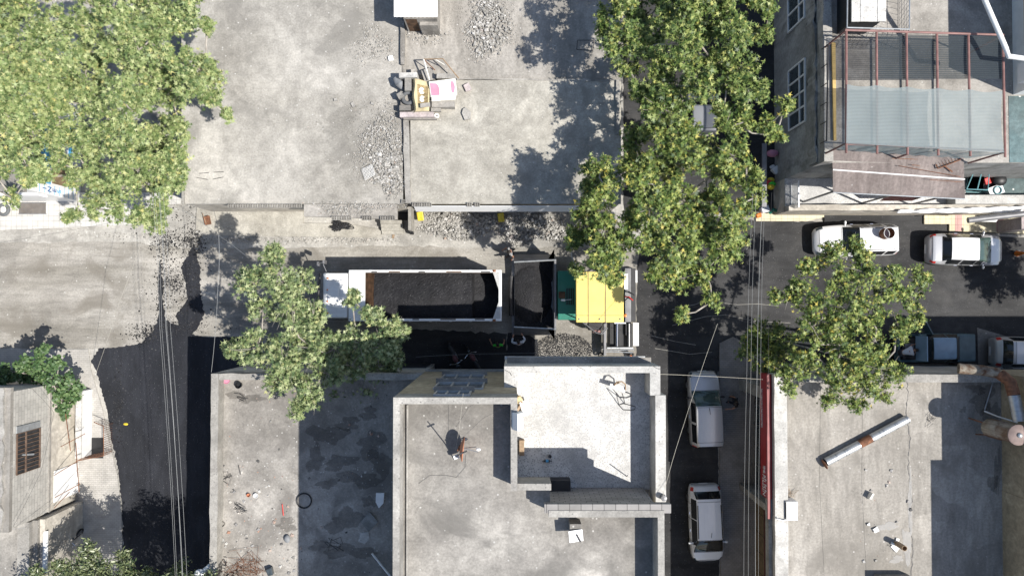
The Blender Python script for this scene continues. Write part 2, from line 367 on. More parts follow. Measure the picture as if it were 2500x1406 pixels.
M['leaf_vine'] = island_mat('vine_leaf', [(0, (0.03, 0.065, 0.022)), (0.5, (0.075, 0.14, 0.05)), (1, (0.15, 0.22, 0.085))], .5, .4, .12)
M['leaf_ash'] = island_mat('leaf_ash_mat', [(0, (0.05, 0.085, 0.035)), (0.5, (0.17, 0.205, 0.09)), (1, (0.28, 0.31, 0.16))], .38, .6, .2)
M['van_shade_grey'] = plain('shade_darkened_van_paint', (.22, .23, .245), .4, 0, .5, .4, var=.04)  # van paint darkened: the shade of the trees is put into its colour
M['rust_streak'] = ground_mat('rust_streaked_paint', (.40, .36, .29), (.13, .06, .03), 1.0, 6, 0, stain=.7, stainc=(.10, .045, .02), stain_s=1.2, streak=(3.2, 3.2, .35), rough=.8)
M['fan_shaded_pink'] = plain('shade_darkened_pink_paint', (.21, .155, .14), .7, var=.25)  # pinkish cap colour darkened to stand for the tall neighbour's shade
M['stain'] = plain('damp_stain', (.10, .09, .078), .9, var=.3, vs=2, alpha=.28)
M['bar_rust'] = plain('dull_rust_bars', (.13, .085, .06), .85, var=.3)
M['lime'] = plain('lime_bloom', (.5, .49, .47), .9, var=.1, alpha=.5)
# ------------------------------------------------------------------ ground, roads, pavements
def ragged(pts, amp, step, seed=1):
    r = random.Random(seed); out = []
    for i, a in enumerate(pts):
        b = pts[(i+1) % len(pts)]; a = Vector(a); b = Vector(b); d = b-a; n = max(1, int(d.length/step))
        nn = Vector((-d.y, d.x)).normalized() if d.length > 0 else Vector((0, 0))
        for k in range(n):
            p = a+d*(k/n)+nn*(r.gauss(0, amp) if k else 0); out.append((p.x, p.y))
    return out
def structure(name, mb, mat): return tag(mb.build(name, mat), kind='structure')
structure('ground', MB().flat([(-140, -140), (140, -140), (140, 140), (-140, 140)], 0), M['ground'])
structure('road', MB().flat(ragged(GP([(-300, 594), (330, 590), (395, 602), (480, 606), (700, 606), (900, 600), (1250, 606), (1480, 602), (1570, 620), (1570, 905), (1240, 905), (1010, 900), (560, 900), (400, 846), (330, 850), (-300, 850)]), .035, .3, 3), .005), M['road'])
structure('fresh_asphalt', MB().flat(ragged(GP([(222, 880), (240, 851), (300, 846), (345, 838), (374, 808), (389, 765), (386, 700), (391, 640), (398, 690), (399, 745), (404, 775), (418, 790), (437, 793), (428, 772), (440, 758), (455, 735), (457, 705), (452, 682), (441, 655), (448, 640), (464, 615), (473, 592), (480, 622), (489, 650), (489, 705), (494, 735), (499, 765), (488, 792), (470, 815), (500, 822), (600, 822), (600, 1550), (310, 1550), (302, 1400), (298, 1230), (290, 1150), (270, 1060), (262, 1000), (243, 940), (236, 905)]), .03, .10, 5), .013), M['asphalt_new'])
structure('street', MB().flat(ragged(GP([(1556, 640), (1600, 520), (1860, 540), (2010, 541), (2012, 480), (2256, 480), (2258, 540), (2700, 578), (2700, 912), (1880, 906), (1752, 906), (1757, 1600), (1500, 1600), (1500, 905), (1552, 905)]), .02, .2, 8), .009), M['asphalt'])
structure('fresh_asphalt_mat', MB().flat(ragged(GP([(1240, 812), (1262, 806), (1313, 828), (1316, 905), (1236, 905)]), .05, .15, 9), .014), M['asphalt_new'])
def slab(name, px, z, mat): return structure(name, MB().prism(GP(px, z), 0.0, z), M[mat])
structure('side_lane', MB().flat(ragged(GP([(1522, -300), (1905, -300), (1905, 520), (1600, 522), (1530, 560), (1522, 500)]), .03, .3, 18), .004), M['asphalt'])
slab('pavement', [(-300, 470), (448, 470), (440, 498), (395, 500), (330, 548), (200, 554), (0, 562), (-300, 566)], .10, 'pave_white')
slab('pavement', [(480, 500), (740, 500), (740, 545), (850, 547), (930, 560), (930, 580), (520, 575), (478, 560)], .11, 'concrete_b')
slab('pavement', [(1846, 515), (2012, 515), (2012, 530), (1970, 540), (1846, 540)], .12, 'pave_yellow')
slab('pavement', [(2257, 500), (2600, 500), (2600, 574), (2318, 564), (2318, 547), (2257, 547)], .12, 'pave_yellow')
slab('kerb', [(2318, 566.5), (2600, 576.5), (2600, 584), (2318, 572)], .11, 'kerb')
for q, (a, b) in enumerate(((2332, 2349), (2433, 2451))):
    structure('paving_band', MB().prism(GP([(a, 500), (b, 500), (b, 564.5+q*3.2), (a, 564.5+q*1)], .128), .121, .128), M['pave_pink'])
slab('pavement', [(1757, 838), (1790, 822), (1905, 880), (1905, 1600), (1762, 1600), (1757, 1200)], .12, 'pave_grey')
slab('pavement', [(1920, 888), (2390, 888), (2390, 940), (1920, 940)], .13, 'pave_grey')
slab('pavement', [(2386, 800), (2560, 850), (2560, 940), (2390, 940)], .03, 'concrete_d')
slab('pavement', [(-300, 854), (215, 852), (222, 905), (250, 1000), (262, 1060), (286, 1160), (296, 1240), (302, 1600), (-300, 1600)], .06, 'pave_grey2')
structure('dark_ground', MB().flat(ragged(GP([(930, 800), (1238, 815), (1236, 912), (930, 912)]), .06, .25, 19), .010), M['asphalt'])  # darker asphalt-coloured sheet on the ground north of the tall block
cr = MB(); rr_ = random.Random(4)
for pl in (((1640, 755), (1700, 742), (1730, 728), (1768, 742), (1800, 745), (1850, 742), (1900, 746)), ((1640, 790), (1720, 776), (1770, 770), (1850, 782), (1930, 792)), ((1590, 820), (1650, 835), (1700, 842)), ((1600, 850), (1680, 866), (1740, 860)), ((1835, 575), (1828, 600), (1822, 612))):
    q = [G(a_+rr_.gauss(0, 2), b_+rr_.gauss(0, 2), .0155) for a_, b_ in pl]
    cr.tube(q, .016, 4)
structure('pale_crack', cr, M['kerb'])
# scattered crumbs of asphalt at the street corner, the smear of mix by the paver
def chips(name, n, pick, size, mat, seed, z=0.0, flatk=.6):
    r = random.Random(seed); mb = MB()
    for _ in range(n):
        x, y, zz = pick(r); s = size(r); mb.rock((x, y, zz+s*flatk*.3), (s, s*r.uniform(.6, 1), s*flatk), r)
    return tag(mb.build(name, M[mat]), kind='stuff')
def crumb_pick(r):
    while True:
        if r.random() < .55:
            px, py = r.gauss(432, 36), r.uniform(470, 800)
            c = .25+.75*max(0, math.sin(py*.031+px*.05))*max(0, math.sin(px*.11+1))
            if r.random() < c*(.4 if py < 570 else 1): break
        else:
            e = r.choice([(395, 720, 9, 60), (474, 660, 10, 60), (430, 800, 45, 8), (400, 590, 18, 14), (470, 590, 16, 16), (420, 690, 18, 14), (360, 815, 25, 12), (290, 1000, 8, 60)])
            px, py = r.gauss(e[0], e[2]), r.gauss(e[1], e[3]); break
    x, y = G2(px, py); return x, y, .004
chips('asphalt_crumbs', 5200, crumb_pick, lambda r: r.uniform(.02, .06)+(r.random() < .12)*.05, 'crumb', 11, 0, .5)
def mix_pick(r):
    while True:
        px, py = r.uniform(1305, 1450), r.uniform(810, 890)
        if ((px-1375)/70)**2+((py-855)/42)**2 < 1 and r.random() < .9: break
    x, y = G2(px, py); return x, y, .006
chips('asphalt_spill', 3600, mix_pick, lambda r: r.uniform(.025, .065), 'crumb', 12, 0, .5)
def heap(name, cx, cy, rx, ry, h, n, s0, s1, mat, seed, z=0.0, fall=1.0):
    r = random.Random(seed); mb = MB(); k = 0
    p0 = G(cx, cy, z); sc = (H-z)/FPX
    while k < n:
        a = r.uniform(0, 6.283); q = math.sqrt(r.random())**fall
        wob = 1+.22*math.sin(3*a+seed)+.14*math.sin(5*a+seed*2)
        x = p0.x+math.cos(a)*q*rx*sc*wob; y = p0.y+math.sin(a)*q*ry*sc*wob
        s = r.uniform(s0, s1)*(1.6 if r.random() < .06 else 1)*(1 if q < .8 else .6)
        zz = z+h*max(0, 1-q*q)*r.uniform(.5, 1)
        mb.rock((x, y, zz+s*.22), (s, s*r.uniform(.55, 1), s*r.uniform(.3, .7)), r); k += 1
    return mb.build(name, M[mat])
t = heap('asphalt_heap', 831, 552, 29, 12, .12, 700, .03, .09, 'crumb', 21, .11); tag(t, kind='stuff')

# ------------------------------------------------------------------ buildings
def rect(x0, y0, x1, y1, z): return GP([(x0, y0), (x1, y0), (x1, y1), (x0, y1)], z)
def building(name, label, px, py, cat='building'):
    p = G(px, py, 0); return thing(name, label, cat, (p.x, p.y, 0))
def run(mb, a, b, w, z0, z1):
    """a straight wall from a to b (plan points), w wide to the left of its course"""
    a = Vector(a[:2]); b = Vector(b[:2]); d = (b-a).normalized(); n = Vector((-d.y, d.x))*w
    return mb.prism([tuple(a), tuple(b), tuple(b+n), tuple(a+n)], z0, z1)
def wob(mb, amp, seed=1):
    r = random.Random(seed); mb.v = [(v[0]+r.gauss(0, amp), v[1]+r.gauss(0, amp), v[2]+r.gauss(0, amp*.6)) for v in mb.v]; return mb
def long_kerb(a, b, w, z0, z1, seed, step=.45, amp=.018):
    """a broken concrete kerb made of short uneven lengths"""
    r = random.Random(seed); a = Vector(a[:2]); b = Vector(b[:2]); n = max(1, int((b-a).length/step)); mb = MB()
    d = (b-a).normalized(); q = Vector((-d.y, d.x)); P = []
    for i in range(n+1):
        c = a+(b-a)*(i/n); P.append((c+q*r.gauss(0, amp), c+q*(w+r.gauss(0, amp)), z1+r.gauss(0, amp*.5)))
    vs = []
    for l, m_, z in P: vs += [(l.x, l.y, z0), (m_.x, m_.y, z0), (m_.x, m_.y, z), (l.x, l.y, z)]
    fs = []
    for i in range(n):
        for k in range(4): fs.append((i*4+k, i*4+(k+1) % 4, i*4+4+(k+1) % 4, i*4+4+k))
    fs += [(3, 2, 1, 0), tuple(n*4+k for k in range(4))]
    return mb.add(vs, fs)

# --- the low flat roofs north of the road
RA, RB, RC = 3.6, 3.72, 3.64
b = building('workshop_building', 'wide low building with cracked dusty concrete roof beside the big left tree', 715, 515)
MB().prism(rect(446, -260, 981, 496, RA), 0, RA-.15).build('wall', M['plaster'], b)
MB().prism(rect(443, -260, 984, 498, RA), RA-.147, RA).build('roof_slab', M['concrete'], b)
MB().prism(GP([(742, 499), (970, 499), (970, 536), (742, 528)], RA-.02), RA-.22, RA-.02).build('canopy_slab', M['concrete_c'], b)
long_kerb(G(452, 499.5, RA), G(452, 285, RA), .12, RA+.002, RA+.1, 4).build('edge_kerb', M['kerb'], b)
b = building('storage_building', 'low building with smooth pale concrete roof under the tree shadows', 1258, 515)
MB().prism(rect(1004, 198, 1514, 496, RB), 0, RB-.12).build('wall', M['plaster'], b)
MB().prism(rect(1002, 196.5, 1516, 498, RB), RB-.117, RB).build('roof_slab', M['concrete_b'], b)
long_kerb(G(1003, 496, RB), G(998, 282, RB), .28, RB-.3, RB+.07, 5).build('edge_kerb', M['kerb'], b)
long_kerb(G(1503, 197, RB), G(1504, 330, RB), .18, RB+.002, RB+.13, 6).build('edge_kerb', M['kerb'], b)
fl = MB(); a0, a1, b0, b1 = G(1010, 504, RB+.02), G(1425, 504, RB+.02), G(1016, 517, RB-.75), G(1432, 517, RB-.75)
for i in range(40):
    u0, u1 = i/40, (i+1)/40
    fl.add([a0.lerp(a1, u0), b0.lerp(b1, u0), b0.lerp(b1, u1), a0.lerp(a1, u1)], [(0, 1, 2, 3)])
o = fl.build('metal_fascia', M['white_metal'], b); s = o.modifiers.new('thick', 'SOLIDIFY'); s.thickness = .03
b = building('rear_building', 'low rear building with rubble on its roof and a raised edge line', 1240, 180)
MB().prism(rect(983, -260, 1514, 192, RC), 0, RC-.1).build('wall', M['plaster'], b)
MB().prism(rect(982, -260, 1516, 194, RC), RC-.097, RC).build('roof_slab', M['concrete_e'], b)
long_kerb(G(1516, 196, RC), G(1115, 192, RC), .10, RC-.2, RC+.10, 7).build('edge_kerb', M['concrete_d'], b)
long_kerb(G(980, 160, RC), G(978, 55, RC), -.22, RC-.3, RC+.16, 8).build('edge_kerb', M['concrete_d'], b)
# shed with the white tin roof
b = building('roof_shed', 'small shed with bright white sheet roof and brown door on the rear roof', 1015, 60)
zr = RC
MB().prism(rect(985, -150, 1066, 46, zr+1.7), zr+.003, zr+1.72).build('wall', M['concrete_c'], b)
rf = MB(); A, B_, C_, D = G(962, -150, zr+2.1), G(1068, -150, zr+1.95), G(1068, 42, zr+1.8), G(962, 42, zr+1.95)
n = 22
for i in range(n):
    u0, u1 = i/n, (i+1)/n; dz = .0 if i % 2 else .03
    rf.add([A.lerp(B_, u0)+Vector((0, 0, dz)), D.lerp(C_, u0)+Vector((0, 0, dz)), D.lerp(C_, u1)+Vector((0, 0, dz)), A.lerp(B_, u1)+Vector((0, 0, dz))], [(0, 1, 2, 3)])
o = rf.build('roof', M['white_metal'], b); s = o.modifiers.new('thick', 'SOLIDIFY'); s.thickness = .05
p0, p1 = G(990, 47, zr+1.5), G(1018, 47, zr+1.5)
MB().b2(p0.x, p1.x, p0.y-.06, p0.y+.05, zr+.05, zr+1.62).build('door', M['rust_dark'], b)
p0, p1 = G(1024, 47, zr+1.4), G(1068, 47, zr+1.4)
MB().b2(p0.x, p1.x, p0.y-.28, p0.y, zr+.003, zr+1.3).build('side_block', M['concrete_c'], b)

# --- the tall flat block in the middle with its terrace
ZU, ZUF, ZT, ZTF = 14.0, 13.0, 11.0, 9.8
b = building('apartment_block', 'tallest block with sunken white terrace beside its grey flat roof', 1300, 1000)
up = [(960, 970), (1263, 970), (1263, 1182), (1346, 1182), (1346, 1246), (1622, 1246), (1622, 2600), (960, 2600)]
U = GP(up, ZU); Tn = GP([(1231, 894), (1612, 894), (1612, 1260), (1231, 1260)], ZT)
t_x1 = G2(1625, 980, ZT)[0]; t_step = G2(1612, 965, ZT)[1]; yb = U[4][1]
yb = U[4][1]; ybw = G2(1480, 1193, ZTF)[1]; yb2w = G2(1300, 1178, ZTF)[1]
UW = [U[0], U[1], (U[1][0], yb2w), (U[3][0], yb2w), (U[3][0], ybw), (U[5][0], ybw), U[6], U[7]]
MB().prism(UW, 4.2, ZUF-.1).build('upper_wall', M['plaster_yellow'], b)
MB().prism(U, ZUF-.097, ZUF).build('roof_slab', M['concrete_d'], b)
par = MB(); w = .24
xw, yn, xe1, ys1, xe2, xr = U[0][0], U[0][1], U[1][0], U[2][1], U[3][0], U[5][0]; yS = U[6][1]
par.b2(xw, xe1, yn, yn-w, ZUF+.002, ZU); par.b2(xw, xw+w, yS, yn-w-.002, ZUF+.002, ZU)
par.b2(xe1-w, xe1, ys1-w, yn-w-.002, ZUF+.002, ZU-.004); par.b2(xe1+.002, xe2, ys1, ys1-w, ZUF+.002, ZU-.1)
par.b2(xe2-.1, xr, yb, yb-w, ZUF+.002, ZU); par.b2(xr-w, xr, yS, yb-w-.002, ZUF+.002, ZU-.003)
par.build('parapet', M['kerb'], b)
MB().b2(xw+.36, xw+.42, yS, yn-.40, ZUF+.002, ZUF+.12).build('roof_curb', M['kerb'], b)
# breeze-block faces above the terrace
yb2 = U[2][1]
MB().b2(xe2-.02, xr, ybw+.004, ybw+.06, ZTF+.01, ZUF-.105).build('block_wall', M['brick_wall'], b)
MB().b2(xe1+.02, xe2-.03, yb2w+.004, yb2w+.06, ZTF+.01, ZUF-.105).build('block_wall', M['brick_wall'], b)
MB().b2(xe2-.25, xr+.25, yb-.1, yb+.22, ZU-.33, ZU-.03).build('coping', M['brick_wall'], b)
# terrace
Ty = Tn[0][1]; Tx0, Tx1 = Tn[0][0], Tn[1][0]
MB().prism([(Tx0, Ty), (Tx1, Ty), (Tx1, t_step), (t_x1, t_step), (t_x1, ybw-.5), (Tx0, ybw-.5)], 7.4, ZTF-.1).build('terrace_wall', M['plaster'], b)
MB().prism([(Tx0, Ty), (Tx1, Ty), (Tx1, t_step), (t_x1, t_step), (t_x1, ybw-.02), (xe1+.004, ybw-.02), (xe1+.004, yn+.004), (Tx0, yn+.004)], ZTF-.097, ZTF).build('terrace_floor', M['terrazzo'], b)
tp = MB(); tp.b2(Tx0, Tx1, Ty, Ty-.27, ZTF+.002, ZT); tp.b2(Tx0, Tx0+.55, Ty-.272, yn+.004, ZTF+.002, ZT-.002)
tp.b2(Tx1-.42, Tx1, Ty-.272, t_step, ZTF+.002, ZT-.002); tp.b2(t_x1-.42, t_x1, t_step+.01, ybw-.4, ZTF+.002, ZT+.02)
tp.build('terrace_parapet', M['kerb_white'], b)
MB().b2(xr+.01, t_x1-.01, ybw-.41, ybw-1.1, ZTF+.002, ZT-.3).build('terrace_parapet', M['kerb_white'], b)
MB().b2(xe2+.1, xe2+1.0, ybw+.07, ybw+.5, ZTF+.002, ZTF+.6).build('step_block', M['dark'], b)
# recessed ground floor
MB().b2(xw+1.2, Tx1-3.4, yn-.6, yS, 0, 4.19).build('ground_floor', M['plaster_grey'], b)
MB().b2(Tx0+.4, Tx1-3.4, yn-.2, yb-.6, 0.0, 7.39).build('ground_floor', M['plaster_grey'], b)
# windows of the two north fronts
def window(parent, xa, xb, y, z0, z1, ny=1, panes=2, fm='white', dep=.07):
    f = MB(); fw = .07; yy = y+ny*.003
    f.b2(xa, xb, yy, yy+ny*dep, z0, z0+fw); f.b2(xa, xb, yy, yy+ny*dep, z1-fw, z1)
    for k in range(panes+1):
        x = xa+(xb-xa)*k/panes; q = fw/2; x = min(max(x, xa+q), xb-q); f.b2(x-q, x+q, yy, yy+ny*(dep-.002), z0+fw, z1-fw)
    o = f.build('window', M[fm], parent)
    MB().b2(xa+fw, xb-fw, yy, yy+ny*.02, z0+fw, z1-fw).build('pane', M['glass_win'], o)
    return o
def zat(py, y):                                   # height on a north front seen at image row py
    lo, hi = 0, 20
    for _ in range(40):
        mid = (lo+hi)/2
        if G2(1100, py, mid)[1] < y: lo = mid
        else: hi = mid
    return lo
for (xa, xb, pa, pb) in ((1078, 1182, 917, 931), (1064, 1182, 936, 950), (1062, 1150, 957, 966)):
    z0, z1 = zat(pa, yn), zat(pb, yn); zm = (z0+z1)/2
    wa, wb = G2(xa, (pa+pb)/2, zm)[0], G2(xb, (pa+pb)/2, zm)[0]
    window(b, wa, wb, yn, z0, z1+.1, panes=3, fm='galv')
    MB().b2(wa-.1, wb+.1, yn+.003, yn+.22, z0-.09, z0-.005).build('window_sill', M['concrete_c'], b)
MB().b2(xw+.02, xe1-.02, yn+.003, yn+.1, 4.22, 4.5).build('string_course', M['plaster_grey'], b)
for (xa, xb, panes) in ((1240, 1330, 2), (1345, 1425, 3), (1436, 1478, 1)):
    z0, z1 = 8.0, 9.25; wa, wb = G2(xa, 885, 8.6)[0], G2(xb, 885, 8.6)[0]
    window(b, wa, wb, Ty, z0, z1, panes=panes, fm='white')
gr = MB(); wa, wb = G2(1484, 882, 8.3)[0], G2(1548, 882, 8.3)[0]
for r_ in range(2):
    for k in range(9):
        x = wa+(wb-wa)*k/9; gr.b2(x, x+(wb-wa)/9*.7, Ty+.003, Ty+.05, 7.75+r_*.5, 8.1+r_*.5)
gr.build('vent_grille', M['white'], b)
MB().b2(Tx0-.02, Tx1+.02, Ty+.003, Ty+.14, 7.42, 7.6).build('string_course', M['galv'], b)
MB().b2(Tx0+.1, Tx1-.1, Ty+.003, Ty+.25, 9.45, 9.6).build('string_course', M['concrete_c'], b)

# --- the low roof left of it
b = building('flat_roof_house', 'low house with littered concrete roof between the black alley and tallest block', 760, 930)
Lx0, Ly0 = G2(515, 912, 5.4); Lx1 = G2(1019, 912, 5.4)[0]
MB().b2(Lx0, xw-.01, -34, Ly0, 0, 4.6).build('wall', M['plaster'], b)
MB().b2(Lx0+.01, xw-.004, -34, Ly0-.01, 4.603, 4.7).build('roof_slab', M['concrete_c'], b)
long_kerb((Lx0, Ly0), (Lx0, -34), .36, 4.2, 5.4, 31, .6, .012).build('parapet', M['kerb'], b)
long_kerb((xw+.3, Ly0), (Lx0+.38, Ly0), .3, 4.2, 5.38, 32, .6, .012).build('parapet', M['kerb'], b)
MB().b2(xw-.3, xw-.006, yn+.02, Ly0-.32, 4.702, 5.36).build('parapet', M['kerb'], b)
MB().b2(xw-3, xw-.2, Ly0+.003, Ly0+.06, .2, 2.5).build('shop_front', M['dark'], b)

def stains(bd, z, spots, seed, mat='stain', nm='damp_stain'):
    r = random.Random(seed)
    for n_, (cx_, cy_, rx_, ry_) in enumerate(spots):
        ph = [r.uniform(0, 6) for _ in range(4)]; pts = []
        for k in range(46):
            a = 2*math.pi*k/46; q = 1+.28*math.sin(2*a+ph[0])+.2*math.sin(3*a+ph[1])+.14*math.sin(5*a+ph[2])+.10*math.sin(9*a+ph[3])+r.gauss(0, .05)
            pts.append((cx_+rx_*q*math.cos(a), cy_+ry_*q*math.sin(a)))
        MB().flat(GP(pts, z), z+n_*.0007).build(nm, M[mat], bd)
stains(b, 4.7045, ((800, 1060, 40, 26), (850, 1035, 30, 14), (905, 1085, 34, 30), (770, 1120, 22, 26), (830, 1128, 40, 16), (930, 1130, 24, 34), (880, 1170, 46, 20), (800, 1180, 24, 12), (900, 1010, 22, 14), (845, 1270, 44, 26), (905, 1225, 20, 14), (850, 1345, 50, 20), (780, 1330, 20, 14), (700, 1280, 26, 14), (600, 970, 40, 12)), 3)
# --- the sign building, right
ZS, ZSF = 5.66, 5.0
b = building('hardware_shop', 'low shop with red sign edge and pale concrete roof, lower right', 1950, 960)
Sx0, Sy0 = G2(1890, 914, ZS); Nx = G2(2446, 1100, ZSF)[0]; Sgx = (1842-1250)/FPX*H
MB().b2(Sgx, Nx-.01, -26, Sy0-.02, 0, 4.75).build('wall', M['plaster'], b)
MB().b2(Sx0+.02, Nx-.005, -26, Sy0-.01, 4.753, ZSF).build('roof_slab', M['concrete_e'], b)
y_s = G2(1890, 1222, ZS)[1]
long_kerb((Sx0, Sy0), (Sx0, -26), .62, 4.9, ZS, 41, .8, .008).build('parapet', M['kerb_white'], b)
long_kerb((Nx-.02, Sy0), (Sx0+.63, Sy0), .38, 4.76, ZS-.02, 42, .8, .008).build('parapet', M['kerb'], b)
MB().b2(Sx0-.26, Sx0-.02, y_s, Sy0-.02, 4.45, 5.34).build('sign_board', M['red_sign'], b)
MB().b2(Sx0-.26, Sx0-.12, G2(1890, 1270, ZS)[1], Sy0, 5.345, 5.42).build('sign_cap', M['red_sign_top'], b)
MB().b2(Sx0-.2, Sx0-.02, -26, y_s-.05, 4.9, 5.33).build('fascia', M['plaster_grey'], b)
stains(b, ZSF+.0045, ((2400, 975, 26, 30), (2418, 1010, 18, 34), (2385, 950, 22, 10), (2436, 1150, 7, 60), (2425, 1180, 10, 26), (2352, 1000, 8, 6)), 5)
stains(b, ZSF+.0115, ((2222, 1230, 6, 60), (2215, 1330, 12, 34), (2165, 1285, 24, 10), (2190, 1365, 16, 8)), 6, 'lime', 'lime_stain')
for x_ in (2003, 2106):
    MB().tube([G(x_, 940, ZSF), G(x_-2, 1180, ZSF), G(x_+10, 1420, ZSF)], .012, 4).build('pour_joint', M['concrete_d'], b)
# shop front, recessed under the roof edge
yA, yB = G2(1840, 935, 0)[1], G2(1840, 1178, 0)[1]
MB().b2(Sgx-.06, Sgx-.003, yB, yA, .15, 3.0).build('shop_window', M['glass_win'], b)
fr = MB()
for k in range(6):
    y = yA+(yB-yA)*k/5; fr.b2(Sgx-.12, Sgx-.062, y-.05, y+.05, .1, 3.1)
fr.build('shop_frame', M['grey_metal'], b)
for (pa, pb) in ((925, 950), (1178, 1192)):
    p, q = G2(1840, pa, 0)[1], G2(1840, pb, 0)[1]
    MB().b2(Sx0+.05, Sgx-.003, q, p, .0, 4.7).build('side_wall', M['concrete_c'], b)
yC = G2(1840, 1196, 0)[1]
bd = MB()
for k in range(7):
    y0 = yC-k*1.08; bd.b2(Sgx-.05, Sgx-.003, y0-1.05, y0-.02, .05, 1.5); bd.b2(Sgx-.05, Sgx-.003, y0-1.05, y0-.02, 1.53, 3.3)
bd.build('board_front', M['wood_board'], b)
bd = MB()
for k in range(3): bd.b2(Sgx-.09, Sgx-.052, yC-8, yC, .02+k*1.48, .09+k*1.48)
bd.build('board_rail', M['maroon'], b)
def text(s, name, size, mat, parent, origin, xd, yd, ext=.012, align='LEFT', sx=1.0):
    cu = bpy.data.curves.new('t', 'FONT'); cu.body = s; cu.size = size; cu.extrude = ext; cu.align_x = align
    to = bpy.data.objects.new('t', cu); COL.objects.link(to); bpy.context.view_layer.update()
    me = bpy.data.meshes.new_from_object(to.evaluated_get(bpy.context.evaluated_depsgraph_get())); bpy.data.objects.remove(to)
    xd = Vector(xd).normalized(); yd = Vector(yd).normalized(); zd = xd.cross(yd)
    m = Matrix((xd*sx, yd, zd)).transposed().to_4x4(); m.translation = Vector(origin)-Vector(parent.location); me.transform(m)
    me.materials.clear(); me.materials.append(M[mat])
    o = bpy.data.objects.new(name, me); COL.objects.link(o); o.parent = parent; return o
def sgn(py, z): return (Sx0-.275, G2(1880, py, 5)[1], z)
sb = [c for c in b.children if c.name.startswith('sign_board')][0]
def stext(s, size, mat, py, z, sx=1.0):
    o = text(s, 'lettering', size, mat, b, sgn(py, z), (0, -1, 0), (0, 0, 1), sx=sx); return o
stext('PİLİSİN', .56, 'white', 1158, 4.78, .52)
stext('TEMEL', .36, 'white', 1136, 4.86, .38)
stext('İnşaat | Hırdavat & Nalbur & Tesisat Malzemeleri Hırdavat', .20, 'white', 950, 4.66, .40)
# --- the taller neighbour at the right edge
b = building('brown_building', 'taller brown walled building at the right edge beside the sign roof', 2500, 1100)
ya = Sy0-.015; yst = -(402)/FPX*H
MB().b2(Nx, Nx+14, yst+.004, ya, 0, 9.4).build('wall', M['plaster_yellow'], b)
MB().b2(Nx-.02, Nx+14, -26, yst, 0, 10.2).build('wall', M['plaster_yellow'], b)
MB().b2(Nx+.3, Nx+14, ya+.003, ya+.05, .3, 3).build('shop_front', M['glass_win'], b)

# --- the house at lower left: block wall above, plaster below
b = building('old_house', 'old house with grey block upper wall and barred window by the alley', 190, 1080)
Hx = -(1055)/FPX*H; Hy0 = -(190)/FPX*H; Hy1 = -(480)/FPX*H
MB().b2(Hx-14, Hx, Hy1, Hy0, 0, 2.5).build('lower_wall', M['plaster'], b)
MB().b2(Hx-14, Hx-.015, Hy1, Hy0-.015, 2.503, 5.3).build('upper_wall', M['brick_wall_x'], b)
MB().b2(Hx-.012, Hx+.05, Hy1, Hy0, 2.42, 2.56).build('string_course', M['concrete_c'], b)
long_kerb((Hx-14, Hy1-.1), (Hx+.05, Hy1-.1), (Hy0-Hy1)+.3, 5.303, 5.5, 51, .8, .02).build('roof_slab', M['concrete_e'], b)
long_kerb((Hx-.45, Hy0+.2), (Hx-.45, Hy1), .22, 5.4, 5.62, 52, .3, .05).build('edge_kerb', M['kerb'], b)
def wy(px, py, z): return G2(px, py, z)[1]
wz0, wz1 = 3.3, 5.0; wa, wb = wy(70, 1052, 4.2), wy(70, 1150, 4.2)
MB().b2(Hx-.014, Hx+.012, wb, wa, wz0, wz1).build('window', M['dark'], b)
f = MB()
for z in (wz0, (wz0+wz1)/2+.2, wz1): f.b2(Hx+.013, Hx+.07, wb, wa, z-.03, z+.03)
for k in range(11): f.b2(Hx+.02, Hx+.05, wb+(wa-wb)*k/10-.018, wb+(wa-wb)*k/10+.018, wz0, wz1)
f.build('window_bars', M['bar_rust'], b)
MB().b2(Hx-.01, Hx+.05, wa+.03, wa+.36, wz0, wz1+.02).build('window_lintel', M['galv'], b)
wa, wb = wy(165, 1248, 1.2), wy(165, 1345, 1.2)
MB().b2(Hx+.003, Hx+.02, wb, wa, .5, 2.3).build('window', M['glass_win'], b)
f = MB()
for k in range(6): f.b2(Hx+.022, Hx+.06, wb+(wa-wb)*k/5-.02, wb+(wa-wb)*k/5+.02, .5, 2.3)
for k in range(4): f.b2(Hx+.022, Hx+.05, wb, wa, .5+k*.6-.02, .5+k*.6+.02)
f.build('window_bars', M['grey_metal'], b)
wa, wb = wy(165, 1140, 1.2), wy(165, 1215, 1.2)
MB().b2(Hx+.003, Hx+.05, wb, wa, .02, 2.1).build('shutter', M['white_metal'], b)
b = building('side_house', 'shaded low house at the bottom left corner, south of the old house', 60, 1360)
MB().b2(Hx-14, Hx+.35, -26, Hy1-.12, 0, 3.3).build('wall', M['plaster'], b)
MB().b2(Hx-14, Hx+.1, -26, Hy1-.12, 3.303, 3.5).build('roof_slab', M['concrete_d'], b)
MB().b2(Hx-.75, Hx-.15, -26, Hy1-.14, 3.502, 3.75).build('edge_kerb', M['kerb'], b)
b = building('garden_wall', 'low white garden wall beside the vine and the pavement', 193, 975, 'wall')
p0, p1 = G2(188, 955, 1.0), G2(196, 1118, 1.0)
MB().b2(p0[0], p0[0]+.28, p1[1], p0[1], .06, 1.0).build('wall_body', M['white'], b)
MB().b2(p0[0]-.02, p0[0]+.3, p1[1], p0[1]+.02, 1.003, 1.08).build('wall_cap', M['kerb_white'], b)

